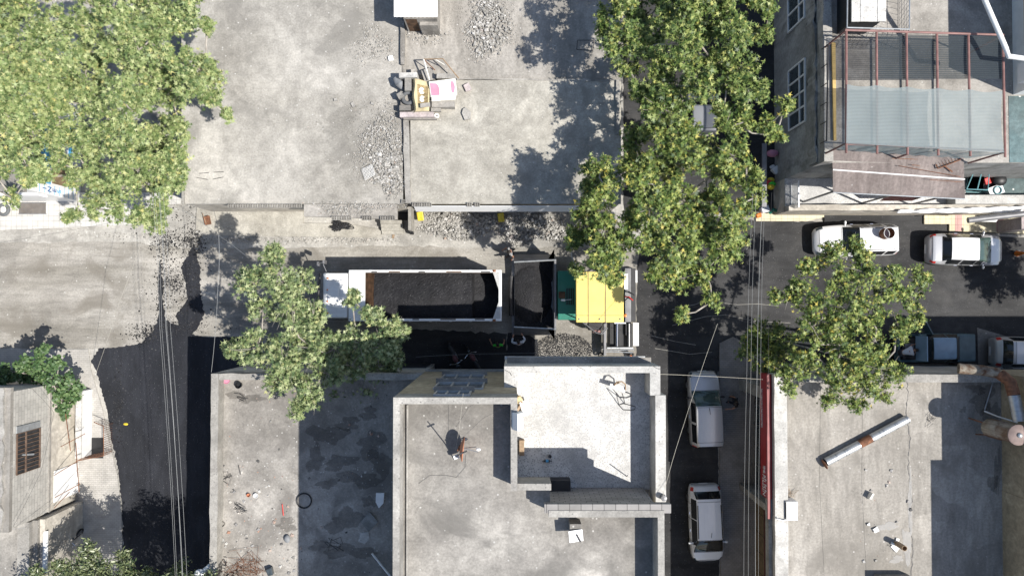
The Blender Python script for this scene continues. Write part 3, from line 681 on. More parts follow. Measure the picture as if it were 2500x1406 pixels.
# --- the shop under the big tree, upper left
b = building('blue_shop', 'white shop with sky blue stripes and letter tiles under the big tree', 120, 470)
By = 243/FPX*H; Bx1 = -1056/FPX*H
MB().b2(Bx1-14, Bx1, By, By+9, 0, 4.5).build('wall', M['white'], b)
MB().b2(Bx1-14.2, Bx1+.05, By-.15, By+9, 4.503, 4.7).build('roof_slab', M['concrete_c'], b)
for (za, zb) in ((.82, 1.14), (2.62, 3.4)): MB().b2(Bx1+.003, Bx1+.02, By+.55, By+4.5, za, zb).build('blue_band', M['blue_sign'], b)
MB().b2(Bx1+.003, Bx1+.03, By+.62, By+1.9, 1.30, 2.5).build('window', M['wood_board'], b)
MB().b2(Bx1+.004, Bx1+.04, By+.02, By+.50, .25, 3.6).build('sign_board', M['white'], b)
for ch_, zc_, mt_ in (('I', 3.02, 'blue_dark'), ('N', 2.62, 'blue_dark'), ('E', 2.22, 'blue_dark'), ('S', 1.82, 'blue_sign')):
    text(ch_, 'lettering', .42, mt_, b, (Bx1+.045, By+.26, zc_), (0, 1, 0), (0, 0, 1), align='CENTER')
sm = MB()
for k in range(9): sm.b2(Bx1+.041, Bx1+.05, By+.03, By+.49, .33+k*.4, .355+k*.4)
sm.build('tile_joint', M['blue_sign'], b)
MB().b2(Bx1-6, Bx1-.3, By-.12, By-.003, 2.4, 3.2).build('front_sign', M['white_metal'], b)

# --- upper right: house with roof terrace, balcony below
ZN = 6.0
b = building('terrace_house', 'house with mossy grey wall and roof terrace under red beams, upper right', 2200, 380)
Wx = G2(2003, 200, ZN)[0]; Wy = G2(2003, 398, ZN)[1]; BF = 1.7; Fy = G2(2100, 526, 0)[1]; Fx = G2(1926, 514, 2.2)[0]
MB().b2(Wx, Wx+26, Wy, Wy+16, 0, ZN-.1).build('wall', M['plaster_grey'], b)
MB().b2(Wx+.01, Wx+26, Wy+.01, Wy+16, ZN-.097, ZN).build('terrace_floor', M['concrete_c'], b)
long_kerb((Wx+.42, Wy), (Wx+.42, Wy+16), .42, ZN-.2, ZN+.35, 61, .6, .012).build('parapet', M['kerb'], b)
long_kerb((Wx-.02, Wy+.1), (Wx-.02, Wy+16), .09, 4.75, ZN-.35, 62, .3, .04).build('rough_band', M['plaster_grey'], b)
MB().b2(Fx, Wx+26, Fy, Wy-.004, 0, BF-.1).build('lower_wall', M['plaster'], b)
MB().b2(Fx+.01, Wx+26, Fy+.01, Wy-.006, BF-.097, BF).build('balcony_floor', M['terrazzo'], b)
long_kerb((Wx+26, Fy+.30), (Fx, Fy+.30), .0001+.3, BF-.2, 2.22, 63, .8, .01).build('balcony_wall', M['plaster'], b)
MB().b2(G2(2333, 500, 2.5)[0], Wx+26, Fy+.31, Fy+.78, BF+.003, 2.5).build('planter', M['kerb_white'], b)
MB().b2(G2(2358, 420, BF)[0], Wx+26, Fy+.8, Wy-.01, BF+.003, BF+.02).build('teal_floor', M['teal_floor'], b)
MB().b2(G2(2462, 240, ZN)[0], Wx+26, Wy+.02, G2(2400, 235, ZN)[1], ZN+.003, ZN+.02).build('teal_floor', M['teal_floor'], b)
def wwin(ya_, yb_, z0, z1, n):
    wb, wa = G2(1945, yb_, (z0+z1)/2)[1], G2(1945, ya_, (z0+z1)/2)[1]
    f = MB(); x = Wx
    for k in range(n+1): y = wb+(wa-wb)*k/n; f.b2(x-.09, x-.004, y-.04, y+.04, z0, z1)
    for z in (z0, z0+(z1-z0)*.68, z1): f.b2(x-.085, x-.004, wb, wa, z-.04, z+.04)
    o = f.build('window', M['white'], b); MB().b2(x-.03, x-.005, wb, wa, z0, z1).build('pane', M['glass_win'], o)
wwin(160, 308, 2.2, 4.3, 4); wwin(-60, 62, 2.2, 4.3, 3)
# balcony railing on the west side
rl = MB(); x0 = G2(1940, 450, 2.2)[0]
for k in range(34):
    y = Fy+.1+(Wy-Fy-.5)*k/33; rl.b2(x0-.01, x0+.01, y-.012, y+.012, BF, BF+1.0)
rl.b2(x0-.03, x0+.03, Fy+.1, Wy-.3, BF+1.0, BF+1.05); rl.b2(x0-.02, x0+.02, Fy+.1, Wy-.3, BF+.05, BF+.08)
rl.build('railing', M['white_metal'], b)
# the brown sheet roof over the balcony, its maroon underside panel and posts
A, B_, C_, D = G(2032, 366, 6.15), G(2352, 372, 6.15), G(2356, 485, 5.55), G(2034, 469, 5.55)
q = MB(); q.add([A, D, C_, B_], [(0, 1, 2, 3)]); o = q.build('balcony_roof', M['brown_roof'], b); s = o.modifiers.new('thick', 'SOLIDIFY'); s.thickness = .04; s.offset = -1
m1, m2 = A.lerp(D, .47), B_.lerp(C_, .58)
MB().tube([m1+Vector((0, 0, .02)), m2+Vector((0, 0, .02))], .035, 6).build('roof_seam', M['white_metal'], b)
MB().tube([D+Vector((0, -.02, 0)), C_+Vector((0, -.02, 0))], .03, 6).build('gutter', M['galv'], b)
for px, py in ((2037, 474), (2195, 478), (2325, 482)):
    p = G(px, py, 5.4); MB().b2(p.x-.04, p.x+.04, p.y+.1, p.y+.18, BF, 5.5).build('post', M['grey_metal'], b)
p, q_ = G(2197, 478, 4.6), G(2330, 482, 4.6)
MB().add([Vector((p.x, Fy+.9, 5.2)), Vector((q_.x, Fy+.9, 5.2)), Vector((q_.x-1, Fy+.45, 2.6)), Vector((p.x, Fy+.45, 2.6))], [(0, 1, 2, 3), (3, 2, 1, 0)]).build('maroon_panel', M['maroon'], b)
# --- out of frame to the right: the tall block whose shade lies on the terrace
b = building('white_block', 'white tall block at the upper right corner shading the terrace', 2500, 100)
Kx = G2(2472, 120, ZN)[0]; Ky = G2(2472, 232, ZN)[1]
MB().b2(Kx, Kx+9, Ky, Ky+14, ZN+.003, 10.6).build('wall', M['white'], b)
MB().b2(Kx-.35, Kx-.003, Ky+.3, Ky+1.2, ZN+.8, ZN+2.2).build('wall_box', M['white_metal'], b)
MB().b2(Kx-.6, Kx-.003, Ky+1.8, Ky+4.4, ZN+1.6, ZN+1.75).build('sill_shelf', M['wood_yellow'], b)
MB().b2(Kx-.02, Kx-.003, Ky+1.6, Ky+4.2, ZN+1.9, ZN+3.6).build('window', M['grey_metal'], b)
pp = [G(2395, -20, 9.6), G(2408, 10, 9.6), G(2455, 118, 9.3), G(2462, 138, 9.25), G(2520, 146, 9.2)]
t = MB().tube(pp, .11, 10).build('drain_pipe', M['white'], None, True); tag(t, 'white elbow pipe along the white block, upper right corner', 'pipe')
# ------------------------------------------------------------------ cars
def car(name, label, group, a, b, width, table, zones, zref, cat='car', plate='rear', bodymat='car_white', rails=False, wheels=(.29, -.30), wr=.31, mirrors=None, handles=(), lights=True, extra=None):
    """a = photo place of the nose at height zref, b = photo place of the tail; table rows run tail -> nose:
    x (0..1 along the length), half width (share), z under, z belt, roof half width (share), z top"""
    pa, pb = G(*a, zref), G(*b, zref); ctr = (pa+pb)/2; d = pa-pb; Lc = Vector((d.x, d.y)).length; rz = math.atan2(d.y, d.x)
    t = thing(name, label, cat, (ctr.x, ctr.y, .013), rz, group)
    hw = width/2
    tab = np.array(table, float); xs0 = tab[:, 0]
    brk = sorted(set([z[2] for z in zones]+[z[3] for z in zones]+list(xs0)))
    xs = []
    for i in range(len(brk)-1):
        n = max(1, int(round((brk[i+1]-brk[i])*Lc/.16)))
        xs += [brk[i]+(brk[i+1]-brk[i])*k/n for k in range(n)]
    xs.append(brk[-1]); xs = np.array(xs)
    def smooth(col):
        y = tab[:, col]; m = np.zeros(len(y)); h = np.diff(xs0); dl = np.diff(y)/h
        for i in range(1, len(y)-1): m[i] = 0 if dl[i-1]*dl[i] <= 0 else 2*dl[i-1]*dl[i]/(dl[i-1]+dl[i])
        m[0], m[-1] = dl[0], dl[-1]; out = []
        for x in xs:
            i = min(max(np.searchsorted(xs0, x)-1, 0), len(h)-1); s = (x-xs0[i])/h[i]
            out.append((2*s**3-3*s**2+1)*y[i]+(s**3-2*s**2+s)*h[i]*m[i]+(-2*s**3+3*s**2)*y[i+1]+(s**3-s**2)*h[i]*m[i+1])
        return np.array(out)
    w, zb, zl, wr_, zt = [smooth(k) for k in range(1, 6)]
    half = []
    for i, x in enumerate(xs):
        W_, R_ = w[i]*hw, wr_[i]*hw; X = (x-.5)*Lc; dz = zt[i]-zl[i]
        half.append([(X, 0, zb[i]), (X, W_*.90, zb[i]), (X, W_, zb[i]+.45*(zl[i]-zb[i])), (X, W_*.985, zl[i]-.02), (X, W_*.955, zl[i]+min(.03, dz*.3)),
                     (X, R_*1.01, zt[i]-min(.09, dz*.35)), (X, R_*.95, zt[i]-min(.045, dz*.18)), (X, R_*.80, zt[i]-min(.018, dz*.1)), (X, 0, zt[i])])
    nr = 9; parts = {}
    def zone(i, k, side):
        xm = (xs[i]+xs[i+1])/2
        for z in zones:
            if z[2] <= xm <= z[3] and z[4] <= k < z[5] and (len(z) < 7 or z[6] == side): return z[0], z[1]
        return 'body', bodymat
    for side in (1, -1):
        for i in range(len(xs)-1):
            for k in range(nr-1):
                nm, mt = zone(i, k, side); key = (nm, mt, side if nm in ('side_window', 'door', 'headlight', 'taillight', 'quarter_window') else 0)
                if nm == 'door' or nm == 'side_window': key = (nm, mt, (side, next(j for j, z in enumerate(zones) if z[0] == nm and z[2] <= (xs[i]+xs[i+1])/2 <= z[3])))
                mb = parts.setdefault(key, MB())
                q = [half[i][k], half[i+1][k], half[i+1][k+1], half[i][k+1]]
                q = [(p[0], p[1]*side, p[2]) for p in q]
                mb.add(q if side > 0 else q[::-1], [(3, 2, 1, 0)])
    for i, fl in ((0, False), (len(xs)-1, True)):
        ring = [(p[0], p[1], p[2]) for p in half[i]]+[(p[0], -p[1], p[2]) for p in half[i][-2:0:-1]]
        parts[('body', bodymat, 0)].add(ring if not fl else ring[::-1], [tuple(range(len(ring)))])
    for (nm, mt, s), mb in parts.items():
        # weld within the part
        idx = {}; nv = []; mp = []
        for v in mb.v:
            kx = tuple(round(c, 5) for c in v)
            if kx not in idx: idx[kx] = len(nv); nv.append(v)
            mp.append(idx[kx])
        nf = []
        for f in mb.f:
            g = []
            for j in f:
                if not g or mp[j] != g[-1]: g.append(mp[j])
            if len(g) > 2 and g[0] == g[-1]: g = g[:-1]
            if len(set(g)) > 2: nf.append(tuple(g))
        m2 = MB(); m2.v = nv; m2.f = nf
        m2.build(nm, M[mt], t, smooth=True, world=False)
    edges = set()
    for z in zones:
        if z[0] in ('door', 'bonnet', 'boot_lid', 'roof'):
            for xb in (z[2], z[3]): edges.add((round(xb, 3), z[4], z[5]))
    for xb, k0, k1 in sorted(edges):
        i = int(np.argmin(np.abs(xs-xb))); L1 = [(half[i][k][0], half[i][k][1]*1.002, half[i][k][2]+.002) for k in range(k0, k1+1)]; L2 = [(p[0], -p[1], p[2]) for p in L1]
        for pl in ([L1+L2[-2::-1]] if k1 >= 8 else [L1, L2]): MB().tube(pl, .009, 4).build('panel_gap', M['black'], t, world=False)
    wi = next((z for z in zones if z[0] == 'windscreen'), None)
    if wi:
        i = int(np.argmin(np.abs(xs-wi[3]))); p6 = half[i][6]
        for sy in (.75, .05): MB().tube([(p6[0]-.01, p6[1]*sy, p6[2]+.04), (p6[0]-.16, p6[1]*(sy-.75), p6[2]+.13)], .012, 4).build('wiper', M['black'], t, world=False)
    for sx in wheels:
        for sy in (1, -1):
            y = sy*(hw-.12); X = sx*Lc
            o = MB().lathe((X, y, wr), [(wr*.62, -.1), (wr*.96, -.1), (wr, -.07), (wr, .07), (wr*.96, .1), (wr*.62, .1)], 20, 'Y', cap=False).build('wheel', M['rubber'], t, True, world=False)
            MB().lathe((X, y+sy*.06, wr), [(wr*.62, -.03), (wr*.55, .03), (wr*.15, .035)], 14, 'Y').build('rim', M['steel'], o, world=False)
    for (mx, mz, ml) in (mirrors or ()):
        for sy in (1, -1):
            mm = MB().ball((mx*Lc, sy*(hw+.09), mz), (.07, .11, .075), 8, 5); mm.b2(mx*Lc-.03, mx*Lc+.03, sy*(hw-.08), sy*(hw+.02), mz-.03, mz+.01)
            mm.build('mirror', M[ml], t, True, world=False)
    for hx, hz in handles:
        for sy in (1, -1):
            MB().box((hx*Lc, sy*(hw+.012), hz), (.17, .03, .035)).build('door_handle', M['chrome'], t, world=False)
    if rails:
        for sy in (1, -1):
            rr = rails; MB().tube([(rr[0]*Lc, sy*rr[2], rr[3]-.03), (rr[0]*Lc+.1, sy*rr[2], rr[3]+.05), (rr[1]*Lc-.1, sy*rr[2], rr[3]+.05), (rr[1]*Lc, sy*rr[2], rr[3]-.03)], .022, 6).build('roof_rail', M['grey_metal'], t, world=False)
    def num_plate(x, z, s):
        MB().box((x, 0, z), (.02, .5, .11)).build('number_plate', M['white'], t, world=False)
    if plate: num_plate(-.5*Lc-.012 if plate == 'rear' else .5*Lc+.012, .5, plate)
    if extra: extra(t, Lc, hw)
    return t

SEDAN = [(0, .60, .40, .62, .56, .74), (.012, .80, .30, .80, .70, .93), (.04, .92, .24, .92, .80, 1.03), (.12, .98, .22, .95, .80, 1.08), (.145, .99, .21, .95, .78, 1.10), (.225, 1, .2, .93, .70, 1.39), (.29, 1, .2, .93, .71, 1.45), (.48, 1, .2, .92, .72, 1.465), (.585, 1, .2, .92, .71, 1.41), (.785, .99, .2, .90, .80, 1.02), (.84, .97, .2, .86, .80, .95), (.92, .93, .22, .76, .74, .84), (.98, .80, .28, .62, .62, .70), (1, .62, .36, .52, .48, .60)]
def antenna(x, y, z):
    def f(t, L, hw): MB().tube([(x*L, y, z), (x*L-.1, y, z+.03), (x*L-.32, y, z+.16)], .012, 5).build('aerial', M['black'], t, world=False)
    return f
def seams(*xs):
    return xs
car('silver_sedan', 'silver saloon car with bright white roof, parked facing right beside the yellow paving', 'cars on the right street', (2455, 612), (2269, 607), 1.74, SEDAN,
    [('windscreen', 'glass_green', .585, .785, 5, 8), ('rear_window', 'glass', .145, .225, 5, 8), ('roof', 'car_white', .225, .585, 6, 8),
     ('side_window', 'glass', .19, .36, 4, 5), ('side_window', 'glass', .375, .56, 4, 5), ('side_window', 'glass', .565, .66, 4, 5),
     ('door', 'car_silver', .23, .42, 2, 4), ('door', 'car_silver', .422, .66, 2, 4), ('bonnet', 'car_silver', .79, .955, 6, 8), ('boot_lid', 'car_silver', .03, .142, 6, 8),
     ('headlight', 'glass_win', .93, .985, 3, 5), ('taillight', 'red', .012, .07, 3, 5)], .9, bodymat='car_silver', mirrors=((.19, 1.0, 'car_silver'),), handles=((-.15, .82), (.06, .82)), extra=antenna(-.15, 0, 1.46))
MPV = [(0, .80, .36, .80, .66, 1.02), (.012, .90, .28, .92, .72, 1.30), (.05, .96, .24, .98, .74, 1.56), (.10, .98, .22, 1.0, .75, 1.62), (.30, 1, .2, 1.0, .755, 1.66), (.48, 1, .2, .99, .75, 1.64), (.53, 1, .2, .98, .745, 1.60), (.69, .99, .2, .96, .82, 1.12), (.77, .98, .2, .90, .82, 1.04), (.92, .92, .22, .80, .74, .90), (.98, .80, .28, .66, .62, .74), (1, .62, .36, .54, .48, .62)]
def chimney_on(t, L, hw): pass
car('white_estate', 'white estate car with dark roof rails, facing left under the yellowing tree', 'cars on the right street', (1996, 588), (2193, 584), 1.76, MPV,
    [('windscreen', 'glass', .53, .69, 5, 8), ('rear_window', 'glass', .012, .05, 6, 8), ('roof', 'car_white', .06, .528, 6, 8), ('side_window', 'glass', .065, .19, 4, 5), ('side_window', 'glass', .205, .37, 4, 5), ('side_window', 'glass', .385, .59, 4, 5),
     ('door', 'car_white', .22, .42, 2, 4), ('door', 'car_white', .422, .66, 2, 4), ('bonnet', 'car_white', .70, .95, 6, 8), ('headlight', 'glass_win', .91, .98, 3, 5), ('taillight', 'red', 0, .03, 3, 5)], 1.1,
    bodymat='car_white', plate='front', mirrors=((.15, 1.08, 'car_white'),), handles=((-.2, .85), (.05, .85)), rails=(-.42, .02, .60, 1.66))
VAN = [(0, .84, .40, .86, .70, 1.20), (.008, .93, .30, .98, .76, 1.60), (.03, .97, .24, 1.06, .80, 1.78), (.08, .99, .22, 1.08, .82, 1.82), (.30, 1, .2, 1.08, .83, 1.84), (.50, 1, .2, 1.06, .82, 1.83), (.565, 1, .2, 1.05, .80, 1.78), (.75, .99, .2, 1.0, .88, 1.14), (.80, .98, .2, .98, .87, 1.09), (.92, .94, .22, .90, .82, .98), (.985, .84, .28, .72, .70, .80), (1, .70, .36, .58, .56, .66)]
car('silver_van', 'silver panel sided family van parked nose up in the shaded right lane', 'cars in the shaded lane', (1720, 908), (1727, 1089), 1.72, VAN,
    [('windscreen', 'glass_green', .565, .75, 5, 8), ('rear_window', 'glass', .008, .03, 6, 8), ('roof', 'car_champ', .085, .55, 6, 8), ('side_window', 'glass', .07, .315, 4, 5), ('side_window', 'glass', .345, .60, 4, 5),
     ('door', 'car_champ', .33, .62, 2, 4), ('bonnet', 'car_silver', .755, .955, 5, 8), ('headlight', 'glass_win', .93, .99, 3, 5), ('taillight', 'red', 0, .025, 3, 5)], 1.1, bodymat='car_champ', plate='front', mirrors=((.16, 1.12, 'black'),), handles=((-.10, .9),), extra=antenna(.04, 0, 1.83), wheels=(.31, -.31))
HATCH = [(0, .78, .40, .74, .66, .92), (.012, .88, .30, .88, .72, 1.08), (.06, .95, .24, .98, .78, 1.24), (.10, .97, .22, 1.0, .76, 1.42), (.135, .98, .22, 1.01, .74, 1.62), (.20, .99, .21, 1.02, .74, 1.67), (.40, 1, .2, 1.02, .76, 1.69), (.60, 1, .2, 1.0, .76, 1.67), (.66, 1, .2, .99, .75, 1.62), (.84, .98, .2, .97, .88, 1.12), (.90, .95, .22, .92, .82, 1.03), (.955, .86, .25, .82, .72, .92), (.985, .74, .30, .66, .60, .76), (1, .60, .38, .56, .48, .64)]
def hatch_extra(t, L, hw):
    for y in (-.3, -.12, .12, .3): MB().box((-.08*L, y, 1.688), (1.7, .02, .012)).build('roof_rib', M['car_white'], t, world=False)
    for sy in (1, -1): MB().tube([(-.29*L, sy*.62, 1.655), (.13*L, sy*.64, 1.655)], .025, 6).build('roof_rail', M['black'], t, world=False)
    MB().tube([(.49*L, -.62, .66), (.515*L, -.3, .6), (.518*L, .3, .6), (.49*L, .62, .66)], .05, 6).build('grille', M['black'], t, True, world=False)
    antenna(.12, .03, 1.68)(t, L, hw)
car('white_hatchback', 'white tall hatchback facing down in the shaded lane beside brown boards', 'cars in the shaded lane', (1731, 1376), (1723, 1186), 1.78, HATCH,
    [('windscreen', 'glass', .66, .84, 5, 8), ('rear_window', 'glass', .06, .135, 5, 8), ('roof', 'car_white', .17, .655, 6, 8), ('side_window', 'glass', .15, .40, 4, 5), ('side_window', 'glass', .41, .74, 4, 5),
     ('door', 'car_white', .22, .42, 2, 4), ('door', 'car_white', .422, .70, 2, 4), ('bonnet', 'car_white', .845, .97, 5, 8), ('headlight', 'glass_win', .93, .985, 3, 5), ('taillight', 'red', .015, .06, 3, 5)], 1.1, plate='rear', mirrors=((.22, 1.12, 'car_white'),), handles=((-.15, .92), (.07, .92)), extra=hatch_extra, wheels=(.33, -.31))
OLD = [(0, .86, .40, .80, .78, .84), (.02, .95, .32, .90, .84, .96), (.20, .98, .26, .94, .86, 1.0), (.24, .98, .25, .94, .80, 1.03), (.315, 1, .24, .94, .72, 1.36), (.36, 1, .24, .94, .73, 1.40), (.58, 1, .24, .93, .74, 1.41), (.62, 1, .24, .93, .73, 1.38), (.715, .99, .24, .92, .80, 1.0), (.74, .99, .24, .92, .82, .95), (.745, .99, .24, .88, .8, .66), (.97, .97, .26, .86, .80, .62), (.975, .96, .3, .84, .80, .80), (1, .90, .36, .76, .76, .78)]
def old_extra(t, L, hw):
    MB().box((.262*L, 0, 1.30), (.06, 1.35, .78), ry=R(-14)).build('raised_bonnet', M['car_blue'], t, world=False)
    MB().box((.36*L, .05, .75), (.5, .6, .22)).build('engine', M['grey_metal'], t, world=False)
    MB().box((.43*L, 0, .78), (.16, 1.2, .12)).build('radiator', M['dark'], t, world=False)
    MB().box((.12*L, -hw-.33, .72), (.06, .85, .62), rz=R(28)).build('open_door', M['car_teal'], t, world=False)
    MB().box((.515*L, 0, .55), (.02, .5, .11)).build('number_plate', M['white'], t, world=False)
car('blue_saloon', 'old faded blue saloon with raised bonnet and open door in the shade', 'cars on the right street', (2196, 850), (2385, 849), 1.6, OLD,
    [('windscreen', 'glass', .62, .715, 5, 8), ('rear_window', 'dark', .24, .315, 5, 8), ('roof', 'car_blue', .32, .615, 5, 8), ('side_window', 'glass', .26, .42, 4, 5), ('side_window', 'glass', .43, .66, 4, 5), ('boot_lid', 'car_teal', .02, .235, 5, 8),
     ('engine_bay', 'black', .745, .97, 5, 8), ('door', 'car_teal', .26, .44, 2, 4), ('door', 'car_teal', .442, .68, 2, 4)], .95, bodymat='car_teal', plate=None, extra=old_extra)
car('beige_hatchback', 'beige white hatchback cut off by the right edge, rear window towards the blue saloon', 'cars on the right street', (2610, 863), (2431, 858), 1.7, HATCH,
    [('windscreen', 'glass', .66, .84, 5, 8), ('rear_window', 'glass', .06, .135, 5, 8), ('roof', 'car_white', .17, .655, 6, 8), ('side_window', 'glass', .15, .40, 4, 5), ('side_window', 'glass', .41, .74, 4, 5), ('taillight', 'red', .012, .06, 3, 5)], 1.0, bodymat='car_champ', plate='rear')
car('shaded_van', 'grey white van under the trees in the narrow side lane', 'cars in the shaded lane', (1716, 215), (1716, 330), 1.75, VAN,
    [('windscreen', 'glass', .565, .75, 5, 8), ('roof', 'van_shade_grey', .085, .55, 6, 8), ('side_window', 'glass', .07, .315, 4, 5), ('side_window', 'glass', .345, .60, 4, 5)], 1.1, bodymat='van_shade_grey', plate='front')
# stub of flue pipe standing above the white estate car's roof: fixed to a post on the house front
p = G(2172, 569, 3.3)
t = thing('flue_stub', 'short brown lined pipe standing on the roof of the white estate car', 'pipe', (p.x, p.y, 1.66))
MB().lathe((0, 0, 0), [(.30, 0), (.30, .52), (.285, .52), (.285, .02)], 20, cap=False).build('pipe_wall', M['rust'], t, True, world=False)
p = G(2172, 569, 2.2); t.location = (p.x, p.y, 1.665)
MB().torus((0, 0, .52), .292, .016, 20, 6).build('pipe_rim', M['steel'], t, True, world=False)

# ------------------------------------------------------------------ dump truck
def w2(px, py, z, t):                              # photo place -> coordinates of a thing that is turned by pi
    p = G(px, py, z)-Vector(t.location); return (-p.x, -p.y, p.z)
zt_ = 3.05
c0, c1 = G(852, 660, zt_), G(1223, 783, zt_); cx, cy = (c0.x+c1.x)/2, (c0.y+c1.y)/2
t = thing('dump_truck', 'white tipper truck with long open bed full of black asphalt', 'truck', (cx, cy, .014), math.pi)
hl, hw = abs(c1.x-c0.x)/2, abs(c1.y-c0.y)/2
K = dict(parent=t, world=False)
m = MB(); th = .09; b0, b1 = 1.25, zt_
m.b2(-hl, hl, -hw+.03, -hw+th, b0, b1-.1); m.b2(-hl, hl, hw-th, hw-.03, b0, b1-.1); m.b2(-hl, -hl+th, -hw+th, hw-th, b0, b1-.35); m.b2(-hl+th, hl, -hw+th, hw-th, b0-.1, b0)
m.build('cargo_bed', M['white'], **K)
rim = MB(); rw = .11
rim.b2(-hl-.03, hl, -hw-.02, -hw+rw, b1-.098, b1); rim.b2(-hl-.03, hl, hw-rw, hw+.02, b1-.098, b1); rim.b2(-hl-.035, -hl+.13, -hw+rw, hw-rw, b1-.45, b1-.33)
rim.build('bed_rail', M['white'], bevel=.02, **K)
ic = MB(); ic.b2(-hl+th+.002, hl-.9, -hw+th+.002, -hw+th+.02, b0, b1-.1); ic.b2(-hl+th+.002, hl-.9, hw-th-.02, hw-th-.002, b0, b1-.1); ic.build('bed_lining', M['rust_dark'], **K)
# head board with its forward sloping guard and rusty face
g = MB(); g.add([(hl+.02, -hw+.02, b1-.05), (hl+.02, hw-.02, b1-.05), (hl-.85, hw-.02, b1+.02), (hl-.85, -hw+.02, b1+.02), (hl+.02, -hw+.02, b1-.12), (hl+.02, hw-.02, b1-.12), (hl-.85, hw-.02, b1-.05), (hl-.85, -hw+.02, b1-.05)],
      [(0, 1, 2, 3), (7, 6, 5, 4), (0, 4, 5, 1), (1, 5, 6, 2), (2, 6, 7, 3), (3, 7, 4, 0)]); g.build('cab_guard', M['white'], **K)
g = MB(); g.add([(hl-.85, -hw+rw, b1-.06), (hl-.85, hw-rw, b1-.06), (hl-1.3, hw-rw, 1.9), (hl-1.3, -hw+rw, 1.9)], [(3, 2, 1, 0), (0, 1, 2, 3)]); g.build('head_board', M['rust_dark'], **K)
for sy in (1, -1):
    g = MB(); g.add([(-hl+.1, sy*(hw-rw), b1-.12), (-hl+.1, sy*(hw-rw-.95), b1-.36), (-hl+.1, sy*(hw-rw-.95), b1-1.0), (-hl+.1, sy*(hw-rw), b1-1.2), (-hl+.42, sy*(hw-rw), b1-.12)], [(0, 1, 2, 3), (3, 2, 1, 0), (0, 4, 1), (1, 4, 0)]); g.build('tail_gusset', M['white'], **K)
MB().b2(-hl-.02, hl+.8, -.5, .5, .75, 1.12).build('chassis', M['dark'], **K)
wx = [hl+.75, hl-.9, -hl+2.2, -hl+.95]
for x in wx:
    for sy in (1, -1):
        wl = MB().lathe((x, sy*(hw-.24), .5), [(.28, -.17), (.47, -.17), (.5, -.12), (.5, .12), (.47, .17), (.28, .17)], 22, 'Y', False).build('wheel', M['rubber'], t, True, world=False)
        MB().lathe((x, sy*(hw-.16), .5), [(.28, -.05), (.25, .03), (.1, .06)], 14, 'Y').build('rim', M['grey_metal'], wl, world=False)
for sy in (1, -1):
    MB().b2(-hl+.3, -hl+2.9, sy*(hw-.45), sy*(hw-.04), 1.03, 1.1).build('mudguard', M['black'], **K)
    MB().b2(hl-3.4, hl-1.7, sy*(hw-.6), sy*(hw-.05), .5, 1.0).build('side_tank', M['grey_metal'], **K)
# cab
f0 = w2(782, 720, 2.85, t)[0]; f1 = w2(851, 720, 2.85, t)[0]
prof = [(f0-.02, .5), (f0+.10, 1.2), (f0+.06, 1.75), (f0-.12, 2.75), (f0-.32, 2.93), (f1+.06, 2.96), (f1, 2.8), (f1, .8)]
ch = hw-.05
m = MB(); n = len(prof); vs = []
for sy, k in ((-1, ch), (-1, ch-.0), (1, ch)): pass
ys = [-ch+.10, -ch, ch, ch-.10]; ins = [.9, 1, 1, .9]
def P(i, y): return (prof[i][0], y*(.93 if prof[i][1] > 2.6 else 1), prof[i][1])
vs = [P(i, -ch) for i in range(n)]+[P(i, ch) for i in range(n)]
m.add(vs, [tuple(range(n-1, -1, -1)), tuple(range(n, 2*n))]+[(i, (i+1) % n, n+(i+1) % n, n+i) for i in range(n)])
m.build('cab', M['white'], t, False, bevel=.07, world=False)
ws = MB(); a_, b_ = Vector(P(2, 0)), Vector(P(3, 0)); nrm = Vector((.985, 0, .17))*.012
q0, q1 = a_.lerp(b_, .08)+nrm, a_.lerp(b_, .92)+nrm
ws.add([(q0.x, -ch+.12, q0.z), (q0.x, ch-.12, q0.z), (q1.x, ch*.93-.12, q1.z), (q1.x, -ch*.93+.12, q1.z)], [(0, 1, 2, 3)]); ws.build('windscreen', M['glass'], **K)
MB().tube([(f0+.05, -ch+.1, 2.72), (f0+.12, 0, 2.78), (f0+.05, ch-.1, 2.72)], .06, 6).build('sun_visor', M['black'], **K)
for sy in (1, -1):
    MB().b2(f1+.35, f0-.35, sy*(ch-.02), sy*(ch+.012), 1.75, 2.5).build('side_window', M['glass'], **K)
    mm = MB().tube([(f0-.25, sy*ch, 2.6), (f0-.1, sy*(ch+.35), 2.62), (f0-.06, sy*(ch+.5), 2.5)], .025, 6); mm.box((f0-.08, sy*(ch+.52), 2.3), (.09, .2, .5)); mm.box((f0+.25, sy*(ch+.42), 2.3), (.12, .22, .22)); mm.tube([(f0-.06, sy*(ch+.5), 2.55), (f0+.25, sy*(ch+.42), 2.4)], .02, 5)
    mm.build('mirror', M['grey_metal'], **K)
    MB().b2(f0+.02, f0+.1, sy*(ch-.5), sy*(ch-.1), .75, 1.0).build('headlight', M['glass_win'], **K)
MB().b2(f0-.3, f0+.14, -ch, ch, .35, .7).build('bumper', M['grey_metal'], bevel=.04, **K)
MB().b2((f0+f1)/2-.25, (f0+f1)/2+.3, -.35, .35, 2.962, 3.02).build('roof_hatch', M['white_metal'], bevel=.02, **K)
for y in (-.8, -.6, .6, .8): MB().b2(f1+.2, f0-.5, y-.02, y+.02, 2.955, 2.975).build('roof_rib', M['white'], **K)
for y in (-.9, -.3, .3, .9): MB().ball((f0-.42, y, 2.97), (.07, .04, .04), 8, 5).build('marker_lamp', M['orange'], t, True, world=False)
MB().tube([(f0-.7, .5, 2.97), (f0-.75, .5, 3.5)], .012, 5).build('aerial', M['black'], **K)
